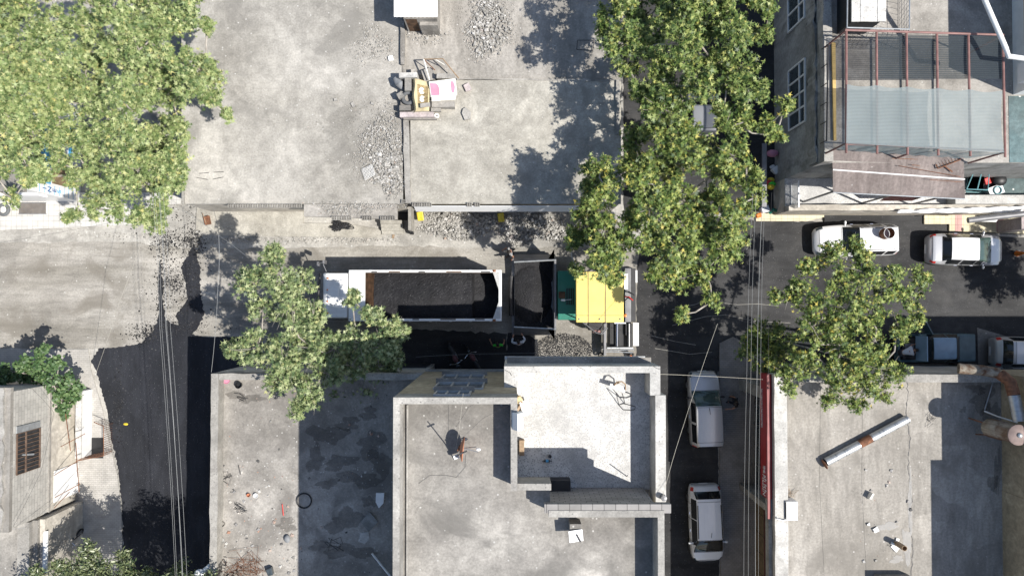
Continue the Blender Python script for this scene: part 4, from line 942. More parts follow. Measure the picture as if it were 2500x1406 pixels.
for k in range(7):
    for sy in (1, -1): MB().b2(-hl+.5+k*1.05, -hl+.6+k*1.05, sy*(hw-.025), sy*(hw+.05), b0, b1-.12).build('bed_rib', M['white'], **K)
for k, (u, l) in enumerate(((.7, .5), (2.2, .8), (4.1, .35), (5.4, .6), (6.6, .3))):
    for sy in (1, -1): MB().b2(-hl+u+.15*sy, -hl+u+l+.15*sy, sy*(hw-.10), sy*(hw-.04), b1+.001, b1+.006).build('asphalt_smear', M['rust_dark'] if k % 2 else M['dark'], **K)
for sy in (1, -1):
    MB().lathe((-hl+.35, sy*(hw-.03), b1-.02), [(.09, -.06), (.09, .06)], 10, 'Y').build('tail_hinge', M['rust'], **K)
MB().b2(f1-.10, f1-.02, -ch+.15, ch-.15, 1.1, 2.75).build('cab_rear', M['galv'], **K)
MB().b2(f1-.42, f1-.12, -ch-.05, -ch+.4, 1.4, 2.7).build('air_intake', M['grey_metal'], **K)
MB().tube([(f1-.35, ch-.15, 1.0), (f1-.35, ch-.15, 2.9)], .08, 8).build('exhaust', M['steel'], **K)
# the load
def load(name, label, x0, x1, y0, y1, zf, mat, seed, nx=70, ny=34):
    r = random.Random(seed); mb = MB(); vs = []
    for i in range(nx+1):
        for j in range(ny+1):
            x = x0+(x1-x0)*i/nx; y = y0+(y1-y0)*j/ny; vs.append((x, y, zf(i/nx, j/ny)+r.gauss(0, .007)))
    fs = [(i*(ny+1)+j, (i+1)*(ny+1)+j, (i+1)*(ny+1)+j+1, i*(ny+1)+j+1) for i in range(nx) for j in range(ny)]
    mb.add(vs, fs); o = mb.build(name, M[mat]); tag(o, label, 'asphalt'); return o
M['mix'] = ground_mat('hot_mix', (.017, .017, .019), (.030, .030, .033), .8, 17, .2, (.07, .07, .072), 0, rough=.75, bump=.6)
X0, X1, Y0, Y1 = cx-hl+1.15, cx+hl-.12, cy-hw+.115, cy+hw-.115
load('asphalt_load', 'black hot asphalt heaped in the bed of the tipper truck', X0, X1, Y0, Y1, lambda u, v: (2.35+.28*math.sin(min(1, u*1.4)*3.1)*(1-(2*v-1)**2*.75) if u < .80 else 1.74*(1-(u-.8)/.2)+1.40*(u-.8)/.2)-.12*abs(2*v-1), 'mix', 3)

# ------------------------------------------------------------------ paver
h0, h1 = G(1254, 641, 1.7), G(1358, 797, 1.7); px_, py_ = G2(1400, 722, 1)
t = thing('asphalt_paver', 'green and yellow road paver with open hopper behind the tipper truck', 'paver', (px_, py_, .014), math.pi)
K = dict(parent=t, world=False)
def WB(xa, xb, ya, yb, z0, z1, mb=None):            # a box given by its photo outline at its top
    a, b_ = w2(xa, ya, z1, t), w2(xb, yb, z1, t); return (mb or MB()).b2(a[0], b_[0], a[1], b_[1], z0, z1)
a, b_ = w2(1254, 641, 1.7, t), w2(1358, 797, 1.7, t); hx0, hx1, hy0, hy1 = b_[0], a[0], b_[1], a[1]
hp = MB()
for s, y in ((1, hy1), (-1, hy0)):
    yi = y-s*.45
    hp.add([(hx1, y, 1.62), (hx0, y-s*.12, 1.72), (hx0, yi, .75), (hx1, yi, .6), (hx1, y-s*.07, 1.62), (hx0, y-s*.19, 1.72), (hx0, yi-s*.06, .8), (hx1, yi-s*.06, .66)],
           [(0, 1, 2, 3), (3, 2, 1, 0), (4, 5, 6, 7), (7, 6, 5, 4), (0, 4, 5, 1), (1, 5, 4, 0), (0, 3, 7, 4), (1, 2, 6, 5), (4, 7, 3, 0), (5, 6, 2, 1)])
hp.b2(hx0+.0, hx0+.10, hy0+.15, hy1-.15, .6, 1.75); hp.b2(hx0, hx1+.1, hy0+.5, hy1-.5, .45, .56)
hp.build('hopper', M['grey_metal'], **K)
hp = MB()
for s, y in ((1, hy1), (-1, hy0)): hp.tube([(hx1-.02, y-s*.03, 1.63), (hx0, y-s*.14, 1.73)], .045, 6)
hp.build('hopper_rim', M['galv'], **K)
for s, y in ((1, hy1), (-1, hy0)):
    q = MB(); q.add([(hx0+.1, y-s*.15, 1.7), (hx0+.1, y-s*.75, 1.7), (hx0+.42, y-s*.2, 1.7), (hx0+.1, y-s*.4, .9)], [(0, 1, 2), (2, 1, 0), (1, 3, 2), (2, 3, 1)]); q.build('corner_gusset', M['green'], **K)
MB().lathe((hx1+.12, 0, .55), [(.14, -1.1), (.14, 1.1)], 12, 'Y').build('push_roller', M['dark'], **K)
WB(1362, 1405, 661, 781, .5, 2.0).build('engine_body', M['green'], bevel=.03, **K)
WB(1405, 1520, 690, 760, .6, 1.5).build('rear_body', M['green'], **K)
v = MB()
for k in range(4): WB(1383+k*5.2, 1385.6+k*5.2, 704, 744, 2.002, 2.03, v)
v.build('vent_slot', M['black'], **K)
WB(1364, 1380, 712, 728, 2.003, 2.14).build('intake_box', M['rust_dark'], **K)
e = w2(1373, 733, 2.4, t); MB().tube([(e[0], e[1], 2.0), (e[0], e[1], 2.35), (e[0]-.1, e[1]+.0, 2.5)], .06, 10).build('exhaust_pipe', M['white'], **K)
e1 = w2(1395, 731, 2.3, t); MB().tube([(e[0], e[1], 2.3), (e1[0], e1[1], 2.3)], .025, 6).build('lever', M['steel'], **K)
cn = MB(); A_, B2_ = w2(1406, 663, 3.5, t), w2(1523, 787, 3.5, t)
cn.b2(A_[0], B2_[0], A_[1], B2_[1], 3.38, 3.5); cn.build('canopy', M['yellow'], bevel=.05, **K)
cl = MB(); x = w2(1436, 700, 3.5, t)[0]; cl.b2(x-.02, x+.02, A_[1], B2_[1], 3.501, 3.512); x = w2(1478, 700, 3.5, t)[0]; cl.b2(x-.02, x+.02, A_[1], B2_[1], 3.501, 3.512)
y = w2(1450, 770, 3.5, t)[1]; cl.b2(A_[0], B2_[0], y-.012, y+.012, 3.5005, 3.51); cl.build('canopy_seam', M['wood_board'], **K)
q = MB()
for (qx, qy) in ((1414, 671), (1414, 779), (1514, 671), (1514, 779), (1464, 671), (1464, 779)):
    p = w2(qx, qy, 3.5, t); q.lathe((p[0], p[1], 3.502), [(.045, 0), (.045, .03), (.02, .035)], 8)
q.build('canopy_bolts', M['grey_metal'], **K)
for (qx, qy) in ((1412, 672), (1412, 778), (1515, 672), (1515, 778)):
    p = w2(qx, qy, 3, t); MB().tube([(p[0], p[1], .9), (p[0], p[1], 3.38)], .035, 6).build('canopy_post', M['dark'], **K)
p = w2(1526, 770, 3.0, t); q = MB().lathe((p[0], p[1], 2.95), [(.09, 0), (.10, .08), (.07, .2), (.0, .22)], 12); q.tube([(p[0]+.2, p[1], 2.9), (p[0], p[1], 2.94)], .02, 5); q.build('beacon', M['orange'], True and t, True, world=False)
for s in (1, -1):
    y = s*.95; tr = MB()
    prof = [(1.35, .1), (1.5, .35), (1.35, .6), (-1.35, .6), (-1.5, .35), (-1.35, .1), (-1.2, .02), (1.2, .02)]
    vs = [(a-1.4, y-.17, z) for a, z in prof]+[(a-1.4, y+.17, z) for a, z in prof]; n = 8
    tr.add(vs, [tuple(range(n-1, -1, -1)), tuple(range(n, 2*n))]+[(i, (i+1) % n, n+(i+1) % n, n+i) for i in range(n)]); tr.build('crawler_track', M['rubber'], **K)
WB(1436, 1470, 787, 806, 1.1, 1.35).build('operator_seat', M['black'], bevel=.03, **K)
pt = [w2(1424, 787, 1.7, t), w2(1455, 812, 1.7, t), w2(1470, 816, 1.7, t), w2(1483, 800, 1.7, t)]
q = MB().tube(pt, .03, 6); q.tube([(p[0], p[1], 1.1) for p in pt], .03, 6)
for p in pt[:3]: q.tube([(p[0], p[1], 1.7), (p[0], p[1], .7)], .025, 5)
q.build('guard_rail', M['grey_metal'], **K)
WB(1448, 1466, 806, 812, .7, 1.3).build('control_box', M['red_steel'], **K)
WB(1526, 1541, 655, 786, .15, .75).build('screed', M['grey_metal'], **K); WB(1541.5, 1552, 655, 786, .12, .5).build('screed_plate', M['dark'], **K)
WB(1524, 1533, 668, 706, 1.2, 1.3).build('control_box', M['white_metal'], **K)
for k, (u0, v0, u1, v1) in enumerate(((1524, 712, 1548, 720), (1526, 724, 1545, 733), (1524, 735, 1540, 728))):
    MB().tube([w2(u0, v0, 1.0, t), w2((u0+u1)/2, (v0+v1)/2-4, 1.15, t), w2(u1, v1, .8, t)], .03, 6).build('hose', M['red'] if k == 1 else M['black'], t, True, world=False)
WB(1546, 1556, 660, 690, .2, .45).build('foot_plate', M['white_metal'], **K)
# side extension, open frame of plates
WB(1474, 1480, 790, 868, .2, .85).build('side_plate', M['grey_metal'], **K)
WB(1489, 1501, 788, 846, .12, .2).build('side_plate', M['black'], **K)
p, q = w2(1506.5, 789, .9, t), w2(1506.5, 845, .9, t); MB().tube([p, q], .075, 12).build('slide_tube', M['chrome'], t, True, world=False)
WB(1510, 1522, 790, 846, .12, .55).build('side_plate', M['black'], **K)
WB(1527.5, 1529.5, 790, 818, .3, .75).build('side_plate', M['dark'], **K)
WB(1535.5, 1537.5, 790, 846, .3, .8).build('side_plate', M['white_metal'], **K)
WB(1538.5, 1544.5, 790, 846, .12, .5).build('side_plate', M['black'], **K)
WB(1545.5, 1559.5, 788, 844, .5, .56).build('foot_plate', M['white_metal'], **K)
WB(1500, 1528, 787, 790, .6, .95).build('cross_bar', M['white_metal'], **K)
q = MB(); WB(1482, 1546, 848, 851, .2, .75, q); q.tube([w2(1470, 852, .8, t), w2(1490, 855, .85, t), w2(1548, 853, .8, t)], .03, 6); q.tube([w2(1478, 858, .6, t), w2(1545, 860, .6, t)], .03, 6); q.build('end_gate', M['galv'], **K)
for (qx, qy) in ((1541, 866), (1466, 866)):
    p = w2(qx, qy, .35, t); q = MB().torus((p[0], p[1], .35), .11, .05, 16, 8); q.tube([(p[0], p[1], .35), (p[0], p[1], .9)], .03, 6); q.build('hand_wheel', M['black'], t, True, world=False)
p = w2(1541, 872, .3, t); MB().box((p[0], p[1], .25), (.16, .22, .35)).build('tow_bracket', M['orange'], **K)
wx0, wx1 = px_-hx1+.05, px_-hx0-.12; wy0, wy1 = py_-hy1+.1, py_-hy0-.1
def hz(u, v):
    d = math.hypot((u-.42)/.62, (v-.50)/.55)
    return max(.62+.25*abs(2*v-1), 1.22-.6*d*d)-.35*max(0, u-.55)
load('asphalt_heap', 'black asphalt mix lying in the hopper of the green paver', wx0, wx1, wy0, wy1, hz, 'mix', 5, 46, 60)
# ------------------------------------------------------------------ people
def skin_mesh(name, chains, mat, parent, sub=2, extra=None):
    """chains: lists of (point, radius); chains that start at an existing point join there"""
    vs, rs, es, idx = [], [], [], {}
    def vid(p, r):
        k = tuple(round(c, 4) for c in p)
        if k not in idx: idx[k] = len(vs); vs.append(tuple(p)); rs.append(r)
        return idx[k]
    for ch in chains:
        ids = [vid(p, r) for p, r in ch]; es += [(a, b) for a, b in zip(ids, ids[1:]) if a != b]
    me = bpy.data.meshes.new('s'); me.from_pydata(vs, es, []); o = bpy.data.objects.new('s', me); COL.objects.link(o)
    sk = o.modifiers.new('skin', 'SKIN'); sk.use_smooth_shade = True
    lay = me.skin_vertices[0].data if me.skin_vertices else None
    if lay is None:
        bpy.context.view_layer.objects.active = o; bpy.ops.mesh.customdata_skin_add(); lay = me.skin_vertices[0].data
    for i, r in enumerate(rs): lay[i].radius = (r, r) if not hasattr(r, '__len__') else r
    lay[0].use_root = True
    s = o.modifiers.new('sub', 'SUBSURF'); s.levels = sub; s.render_levels = sub
    bpy.context.view_layer.update()
    m2 = bpy.data.meshes.new_from_object(o.evaluated_get(bpy.context.evaluated_depsgraph_get()))
    bpy.data.objects.remove(o); m2.name = name
    v = [tuple(q.co) for q in m2.vertices]; f = [tuple(q.vertices) for q in m2.polygons]
    mb = MB().add(v, f)
    if extra: extra(mb)
    return mb.build(name, mat, parent, True, world=False)
def person(label, px, py, head_deg, shirt, lean=0, arms=None, legs=(.12, -.12), cap=None, zfoot=.015, trousers='cloth_navy', long=False, group=None, hip=None, hs=1.0):
    """local x is forward; arms: two (elbow, hand) pairs given from the shoulder, left then right"""
    p = G(px, py, zfoot); t = thing('person', label, 'person', (p.x, p.y, zfoot), R(head_deg), group)
    la = R(lean); c, s = math.cos(la), math.sin(la); hz_ = .93 if hip is None else hip
    def T(x, z): return Vector((x*c+z*s, 0, hz_+z*c-x*s))       # torso point: z up the spine
    pel, wai, che, nec, hd = T(0, 0), T(0, .18), T(.0, .40), T(0, .555), T(.04, .70)
    top = T(.05, .79)
    chains = [[(pel, (.125, .115)), (wai, (.13, .10)), (che, (.15, .11)), (nec, .058), (T(.03, .62), .068), (hd, (.078, .092)), (top, .062)]]
    sh, cloth, cl2 = [], [], []
    cloth.append([(T(0, -.02), (.15, .135)), (wai, (.155, .125)), (che, (.18, .135)), (T(0, .53), (.085, .08))])
    for k, sy in enumerate((1, -1)):
        sp = che+Vector((0, sy*.19, 0))+Vector((s*.09, 0, c*.09))
        el, ha = (arms[k] if arms else ((-.02, .06, -.29), (.06, .07, -.54)))
        e = sp+Vector((el[0], sy*el[1], el[2])); h = sp+Vector((ha[0], sy*ha[1], ha[2])); d = (h-e).normalized()
        side = d.cross(Vector((0, 0, 1))); side = side.normalized() if side.length > .1 else Vector((0, 1, 0)); nrm = side.cross(d)
        w0 = h; w1 = h+d*.045; w2_ = h+d*.09
        chains.append([(che, (.15, .11)), (sp, .055), ((sp+e)/2, .05), (e, .041), ((e+h)/2, .039), (w0, .027), (w1, .036), (w2_, .033)])
        for i in range(4):
            a0 = w2_+side*(.024*(i-1.5)); L = (.062, .074, .070, .054)[i]
            chains.append([(w2_, .033), (a0+d*.018, .0105), (a0+d*(.02+L*.55)-nrm*.010, .0095), (a0+d*(.02+L)-nrm*.032, .008)])
        th = w0+d*.02-side*.03*sy
        chains.append([(w1, .036), (th+d*.01-side*.012*sy, .012), (th+d*.045-side*.022*sy-nrm*.015, .0095)])
        cl = [(che, (.18, .135)), (sp, .082), ((sp+e)/2, .072)]
        if long: cl += [(e, .06), ((e+h)/2, .056), (e+(h-e)*.9, .045)]
        cloth.append(cl)
        lx = legs[k]; hp = pel+Vector((0, sy*.095, -.03)); kn = Vector((hp.x*.6+lx*.5+.05, sy*.11, .5)); an = Vector((lx, sy*.12, .085)); toe = Vector((lx+.15, sy*.14, .04))
        chains.append([(pel, (.125, .115)), (hp, .088), ((hp+kn)/2, .078), (kn, .055), ((kn+an)/2, .056), (an, .036), (toe, .034)])
        cl2.append([(pel+Vector((0, 0, .02)), (.155, .14)), (hp, .105), ((hp+kn)/2, .095), (kn, .075), ((kn+an)/2, .07), (an+Vector((0, 0, .03)), .058)])
        MB().ball((lx+.05, sy*.13, .045), (.15, .055, .05), 10, 6).build('shoe', M['shoe'], t, True, world=False)
    def face(mb):
        f = Vector((c*1.0, 0, -s)); u = Vector((s, 0, c)); hc = hd+u*.01
        mb.ball(hc+f*.098-u*.01, (.018, .014, .022), 8, 5)
        for sy in (1, -1): mb.ball(hc+Vector((0, sy*.088, 0)), (.018, .012, .03), 8, 5)
    skin_mesh('body', chains, M['skin'], t, 2, face)
    skin_mesh('shirt', cloth, M[shirt], t, 2); skin_mesh('trousers', cl2, M[trousers], t, 2)
    f = Vector((c, 0, -s)); u = Vector((s, 0, c)); hc = hd+u*.015
    for sy in (1, -1): MB().ball(hc+f*.086+Vector((0, sy*.033, 0))+u*.012, .012, 8, 5).build('eye', M['black'], t, True, world=False)
    MB().box(hc+f*.086-u*.055, (.012, .045, .01)).build('mouth', M['maroon'], t, world=False)
    mb = MB(); n = 16; vs = []; fs = []
    for i in range(6):
        th = math.pi*.62*i/5
        for k in range(n):
            a = 2*math.pi*k/n; cut = 1 if math.cos(a) < .3 else max(0.45, 1-.7*(math.cos(a)-.3))
            q = th*cut; vs.append(hc+u*.012+u*(.118*math.cos(q))+f*(.108*math.sin(q)*math.cos(a)-.012)+Vector((0, .096*math.sin(q)*math.sin(a), 0)))
    for i in range(5):
        for k in range(n): fs.append((i*n+k, (i+1)*n+k, (i+1)*n+(k+1) % n, i*n+(k+1) % n))
    mb.add(vs, fs).build('hair' if not cap else 'cap', M[cap or 'hair'], t, True, world=False)
    return t
person('person in grey shirt walking beside the rubble, above the paver hopper', 1247, 618, 200, 'cloth_grey', 6, (((-.10, .12, -.26), (.02, .20, -.47)), ((.12, .10, -.26), (.28, .06, -.42))), (.22, -.24))
person('person in lime green shirt standing in the shade below the truck', 1217, 842, 95, 'cloth_green', 8, (((.05, .14, -.26), (.24, .20, -.36)), ((.03, .12, -.27), (.18, .16, -.45))), (.08, -.06))
person('person in white shirt with raised forearms standing below the paver hopper', 1266, 836, 100, 'cloth_white', 8, (((.10, .16, -.24), (.34, .06, -.16)), ((.10, .18, -.22), (.34, .10, -.12))), (.05, -.08), long=True)
person('person in black shirt leaning one arm on the silver van', 1783, 974, 188, 'cloth_black', 14, (((.20, .12, -.14), (.44, .10, -.16)), ((-.05, .08, -.28), (.05, .10, -.5))), (.10, -.12), zfoot=.125)
person('person in white shirt bending over the open engine of the blue saloon', 2180, 858, 15, 'cloth_white', 62, (((.20, .08, -.22), (.42, .05, -.30)), ((.18, .08, -.24), (.38, .02, -.36))), (-.02, -.22), hip=.9)

# ------------------------------------------------------------------ motorbikes
def motorbike(label, px, py, deg, group='motorbikes parked in the shade', z=.02):
    p = G(px, py, z); t = thing('motorbike', label, 'motorbike', (p.x, p.y, z), R(deg), group); K = dict(parent=t, world=False)
    for x in (.62, -.62):
        m = Matrix.Rotation(R(90), 3, 'X')
        o = MB().torus((x, 0, .3), .25, .055, 22, 8, m).build('wheel', M['rubber'], t, True, world=False)
        MB().lathe((x, 0, .3), [(.2, -.02), (.2, .02)], 14, 'Y').build('rim', M['grey_metal'], o, world=False)
    MB().ball((.12, 0, .78), (.27, .14, .13), 12, 7).build('fuel_tank', M['maroon'], t, True, world=False)
    MB().ball((-.36, 0, .78), (.40, .13, .07), 12, 6).build('seat', M['black'], t, True, world=False)
    MB().box((.0, 0, .45), (.45, .25, .35)).build('engine', M['grey_metal'], bevel=.04, **K)
    f = MB().tube([(.62, .08, .3), (.40, .08, .9)], .025, 6); f.tube([(.62, -.08, .3), (.40, -.08, .9)], .025, 6); f.tube([(.4, 0, .85), (0, 0, .65), (-.6, 0, .6)], .03, 6); f.tube([(-.62, .1, .3), (-.2, .1, .4)], .02, 6); f.build('frame', M['dark'], **K)
    MB().tube([(.30, -.36, .98), (.38, -.15, 1.0), (.40, 0, .95), (.38, .15, 1.0), (.30, .36, .98)], .016, 6).build('handlebar', M['chrome'], **K)
    MB().ball((.52, 0, .88), (.08, .1, .1), 8, 6).build('headlamp', M['glass_win'], t, True, world=False)
    for s in (1, -1): MB().ball((.30, s*.33, 1.15), (.03, .07, .05), 8, 5).build('mirror', M['chrome'], t, True, world=False)
    MB().b2(-.8, -.5, -.07, .07, .60, .64).build('mudguard', M['dark'], **K)
    return t
motorbike('dark motorbike leaning in deep shade, nearest the low littered roof', 1112, 868, -68)
motorbike('dark motorbike in deep shade left of the lime green shirt', 1158, 874, 120)
motorbike('motorbike half hidden by the bushes on the shaded alley pavement', 190, 1322, 65, z=.07)

# ------------------------------------------------------------------ trees
SUNX = np.array(TO_SUN)
_sp = []
for _k, (_a, _l) in enumerate(((-138, .40), (-68, .56), (0, .66), (68, .56), (138, .40))):
    _sp.append((_l*math.sin(R(_a)), _l*math.cos(R(_a))))
    if _k < 4: _sp.append((.15*math.sin(R((_a+(-68, 0, 68, 138)[_k])/2)), .15*math.cos(R((_a+(-68, 0, 68, 138)[_k])/2))))
STAR = np.array(_sp+[(.05, -.16), (0, -.45), (-.05, -.16)])[::-1].copy()
LANCE = np.array([(0, -.5), (.13, -.25), (.17, .05), (.10, .3), (0, .58), (-.10, .3), (-.17, .05), (-.13, -.25)])
HEARTL = np.array([(0, -.35), (.3, -.45), (.5, -.1), (.36, .25), (0, .55), (-.36, .25), (-.5, -.1), (-.3, -.45)])
def leaf_mesh(name, cen, nor, siz, shape, mat, parent, rs):
    n = len(cen); k = len(shape)
    nor = nor/np.linalg.norm(nor, axis=1, keepdims=True)
    ref = rs.normal(size=(n, 3)); a = np.cross(nor, ref); a /= np.linalg.norm(a, axis=1, keepdims=True); b = np.cross(nor, a)
    sh = shape*1.0
    X = sh[:, 0][None, :, None]*siz[:, None, None]; Y = sh[:, 1][None, :, None]*siz[:, None, None]
    fold = (np.abs(sh[:, 0])*.35+np.maximum(0, sh[:, 1])*-.25)[None, :, None]*siz[:, None, None]
    V = cen[:, None, :]+X*a[:, None, :]+Y*b[:, None, :]+fold*nor[:, None, :]
    off = np.array(parent.location); V = (V-off).reshape(-1, 3).astype(np.float32)
    me = bpy.data.meshes.new(name); me.vertices.add(n*k); me.vertices.foreach_set('co', V.ravel())
    me.loops.add(n*k); me.loops.foreach_set('vertex_index', np.arange(n*k, dtype=np.int32))
    me.polygons.add(n); me.polygons.foreach_set('loop_start', np.arange(0, n*k, k, dtype=np.int32)); me.polygons.foreach_set('loop_total', np.full(n, k, dtype=np.int32))
    me.materials.append(M[mat]); me.update(calc_edges=True)
    o = bpy.data.objects.new(name, me); COL.objects.link(o); o.parent = parent; return o
def tree(name, label, trunk, clumps, mat, seed, density=1.0, leaf=.27, shape=STAR, group=None, cat='tree', bark='bark', trunk_r=.2, up=.65, twig=1.0, bare=0):
    """clumps: (photo x, photo y, radius in photo pixels, height); the crown is many leafy twigs on real limbs"""
    rs = np.random.RandomState(seed); p = G(trunk[0], trunk[1], 0)
    t = thing(name, label, cat, (p.x, p.y, 0), 0, group)
    limbs = MB(); tops = []
    zs = [c[3] for c in clumps]; zfork = max(1.2, min(zs)*.55)
    cen = np.mean([np.array(G(c[0], c[1], c[3])) for c in clumps], 0)
    fork = Vector((p.x+(cen[0]-p.x)*.25, p.y+(cen[1]-p.y)*.25, zfork))
    MB().tube([Vector((p.x, p.y, 0)), Vector((p.x, p.y, 0)).lerp(fork, .5)+Vector((.06, .04, 0)), fork], [trunk_r*1.25, trunk_r, trunk_r*.85], 10).build('trunk', M[bark], t, True)
    L, Nn, S = [], [], []
    nodes = [fork]
    order = sorted(clumps, key=lambda c: (G(c[0], c[1], c[3])-fork).length)
    for (cx_, cy_, cr, cz) in order:
        c = G(cx_, cy_, cz); rad = cr*(H-cz)/FPX
        base = min(nodes, key=lambda q: (q-c).length+(.6 if q is fork else 0)+max(0, q.z-c.z)*1.5)
        mid = base.lerp(c, .5)+Vector(rs.normal(0, .12, 3)); r0 = .05 if base is not fork else trunk_r*.5
        limbs.tube([base, mid, c-Vector((0, 0, rad*.25))], [r0, r0*.7, .022], 6); nodes.append(c-Vector((0, 0, rad*.25)))
        nt_ = max(6, int(21*(rad/1.2)**1.6*density))
        for k in range(nt_):
            d = rs.normal(size=3); d[2] = d[2]*.55+.15; d /= np.linalg.norm(d); q = rad*(.45+.6*rs.rand()**.7)
            tip = np.array(c)+d*q*np.array([1, 1, .7]); st = np.array(c)+d*q*.1-np.array([0, 0, rad*.2])
            if k % 2 == 0 or bare: limbs.tube([Vector(st), Vector((st+tip)/2+rs.normal(0, .05, 3)), Vector(tip)], [.018, .012, .006], 4, False)
            nl = int((26+rs.randint(18))*twig)
            along = rs.rand(nl, 1)**.6; pos = st+(tip-st)*(.35+.65*along)+rs.normal(0, .10+.035*rad, (nl, 3))*np.array([1, 1, .7])
            L.append(pos); nn = rs.normal(0, .6, (nl, 3))+np.array([0, 0, up])+(pos-np.array(c))/max(rad, .1)*.35+SUNX*.25; Nn.append(nn); S.append(leaf*(.97 if shape is STAR else .72)*(.6+.65*rs.rand(nl)))
        for _ in range(bare):
            d = rs.normal(size=3); d[2] = abs(d[2])*.4; d /= np.linalg.norm(d); e = np.array(c)+d*rad*1.15
            limbs.tube([c, Vector(np.array(c)+d*rad*.6+rs.normal(0, .08, 3)), Vector(e)], [.016, .010, .004], 4, False)
    limbs.build('limbs', M[bark], t, True)
    leaf_mesh('crown', np.concatenate(L), np.concatenate(Nn), np.concatenate(S), shape, mat, t, rs)
    return t
def fill(poly, step, seed, r0, r1, h0, h1, holes=()):
    """clumps spread evenly inside a photo outline"""
    r = random.Random(seed); out = []
    def inside(x, y):
        c = False; n = len(poly)
        for i in range(n):
            x1, y1 = poly[i]; x2, y2 = poly[(i+1) % n]
            if (y1 > y) != (y2 > y) and x < (x2-x1)*(y-y1)/(y2-y1)+x1: c = not c
        return c
    ys = [q[1] for q in poly]; xs = [q[0] for q in poly]; y = min(ys); row = 0
    while y < max(ys):
        x = min(xs)+(row % 2)*step/2
        while x < max(xs):
            px, py = x+r.gauss(0, step*.16), y+r.gauss(0, step*.16)
            if inside(px, py) and not any((px-a)**2+(py-b)**2 < q*q for a, b, q in holes): out.append((px, py, r.uniform(r0, r1), r.uniform(h0, h1)))
            x += step
        y += step*.87; row += 1
    return out
GT = 'trees lining the two lanes'
tree('plane_tree', 'big pale green plane tree at the top left corner', (60, 190), fill([(-60, -40), (240, -40), (265, 120), (250, 260), (170, 330), (-60, 330)], 66, 1, 40, 62, 6.5, 9.5, [(130, 8, 36)]), 'leaf_pale', 101, 1.25, .26, group=GT, trunk_r=.28)
tree('plane_tree', 'big pale plane tree overhanging the left edge of the dusty workshop roof', (400, 190), fill([(255, -40), (470, -40), (485, 40), (480, 85), (420, 105), (475, 130), (500, 175), (520, 225), (500, 262), (440, 268), (400, 250), (330, 290), (270, 280), (265, 150)], 60, 2, 34, 56, 7, 9.8)+[(553, 280, 9, 7.5), (505, 66, 20, 8), (520, 200, 30, 8), (515, 240, 30, 8), (500, 150, 26, 8), (440, 320, 30, 7.5), (430, 420, 30, 7.5), (425, 370, 28, 7.5)], 'leaf_pale', 102, 1.25, .26, group=GT, trunk_r=.28)
tree('plane_tree', 'pale plane tree hanging over the white tiled pavement and the blue shop', (300, 440), fill([(-50, 330), (170, 340), (280, 290), (395, 265), (420, 330), (425, 400), (400, 470), (350, 520), (300, 500), (215, 490), (185, 420), (150, 370), (60, 370), (50, 470), (10, 470), (-50, 480)], 58, 3, 34, 54, 6, 9.2, [(128, 440, 62)])+[(92, 402, 26, 6.6), (140, 398, 26, 6.6), (185, 440, 26, 6.6), (70, 440, 20, 6.4), (112, 430, 16, 6.2), (410, 450, 34, 6.8), (385, 515, 30, 6.6), (340, 540, 24, 6.5), (230, 508, 28, 6.5), (285, 520, 30, 6.6), (388, 552, 20, 6.4), (425, 300, 30, 7.5), (372, 545, 24, 6.5), (330, 525, 26, 6.8), (165, 530, 12, 6), (190, 520, 14, 6), (30, 485, 22, 6.5), (395, 500, 22, 6.5)], 'leaf_pale', 103, 1.2, .25, group=GT, trunk_r=.26)
tree('plane_tree', 'dark green plane tree at the top centre shading the rear roof', (1660, 150), fill([(1500, -60), (1870, -60), (1865, 30), (1850, 90), (1855, 180), (1840, 240), (1770, 255), (1700, 215), (1620, 270), (1570, 260), (1555, 190), (1490, 130), (1495, 40)], 62, 4, 38, 60, 7, 10.2)+[(1880, 20, 22, 8), (1868, 85, 20, 8), (1560, 215, 30, 8), (1485, 25, 34, 7.5), (1492, 70, 34, 7.5), (1510, 115, 32, 7.5), (1535, 165, 30, 7.6), (1590, 250, 34, 8), (1660, 262, 34, 8), (1770, 262, 30, 8), (1825, 255, 34, 8), (1850, 225, 26, 8), (1620, 295, 26, 8)], 'leaf', 104, 1.25, .26, group=GT, trunk_r=.28)
tree('plane_tree', 'tall plane tree reaching over the yellow paver canopy, yellow leaves low down', (1640, 500), fill([(1455, 385), (1530, 400), (1530, 330), (1580, 310), (1650, 330), (1700, 320), (1760, 330), (1850, 340), (1850, 440), (1790, 480), (1790, 570), (1795, 640), (1760, 690), (1700, 720), (1660, 740), (1620, 700), (1560, 650), (1480, 660), (1440, 650), (1410, 590), (1440, 530), (1430, 470)], 58, 5, 34, 54, 6.8, 9.8)+[(1600, 322, 36, 8), (1655, 318, 36, 8), (1700, 330, 30, 8), (1770, 312, 36, 8), (1815, 310, 34, 8), (1445, 410, 30, 7.6), (1440, 470, 34, 7.6), (1425, 530, 34, 7.6), (1395, 600, 26, 7.4), (1470, 620, 34, 7.6), (1800, 520, 34, 7.6), (1805, 600, 34, 7.6), (1880, 300, 30, 8), (1915, 255, 22, 7.5), (1895, 330, 18, 7.6), (1665, 768, 20, 7), (1410, 660, 16, 7), (1500, 690, 14, 7.5), (1740, 735, 22, 7), (1398, 575, 18, 7), (1850, 480, 22, 7), (1810, 420, 30, 7.5)], 'leaf_dry', 105, 1.2, .26, group=GT, trunk_r=.27, bare=1)
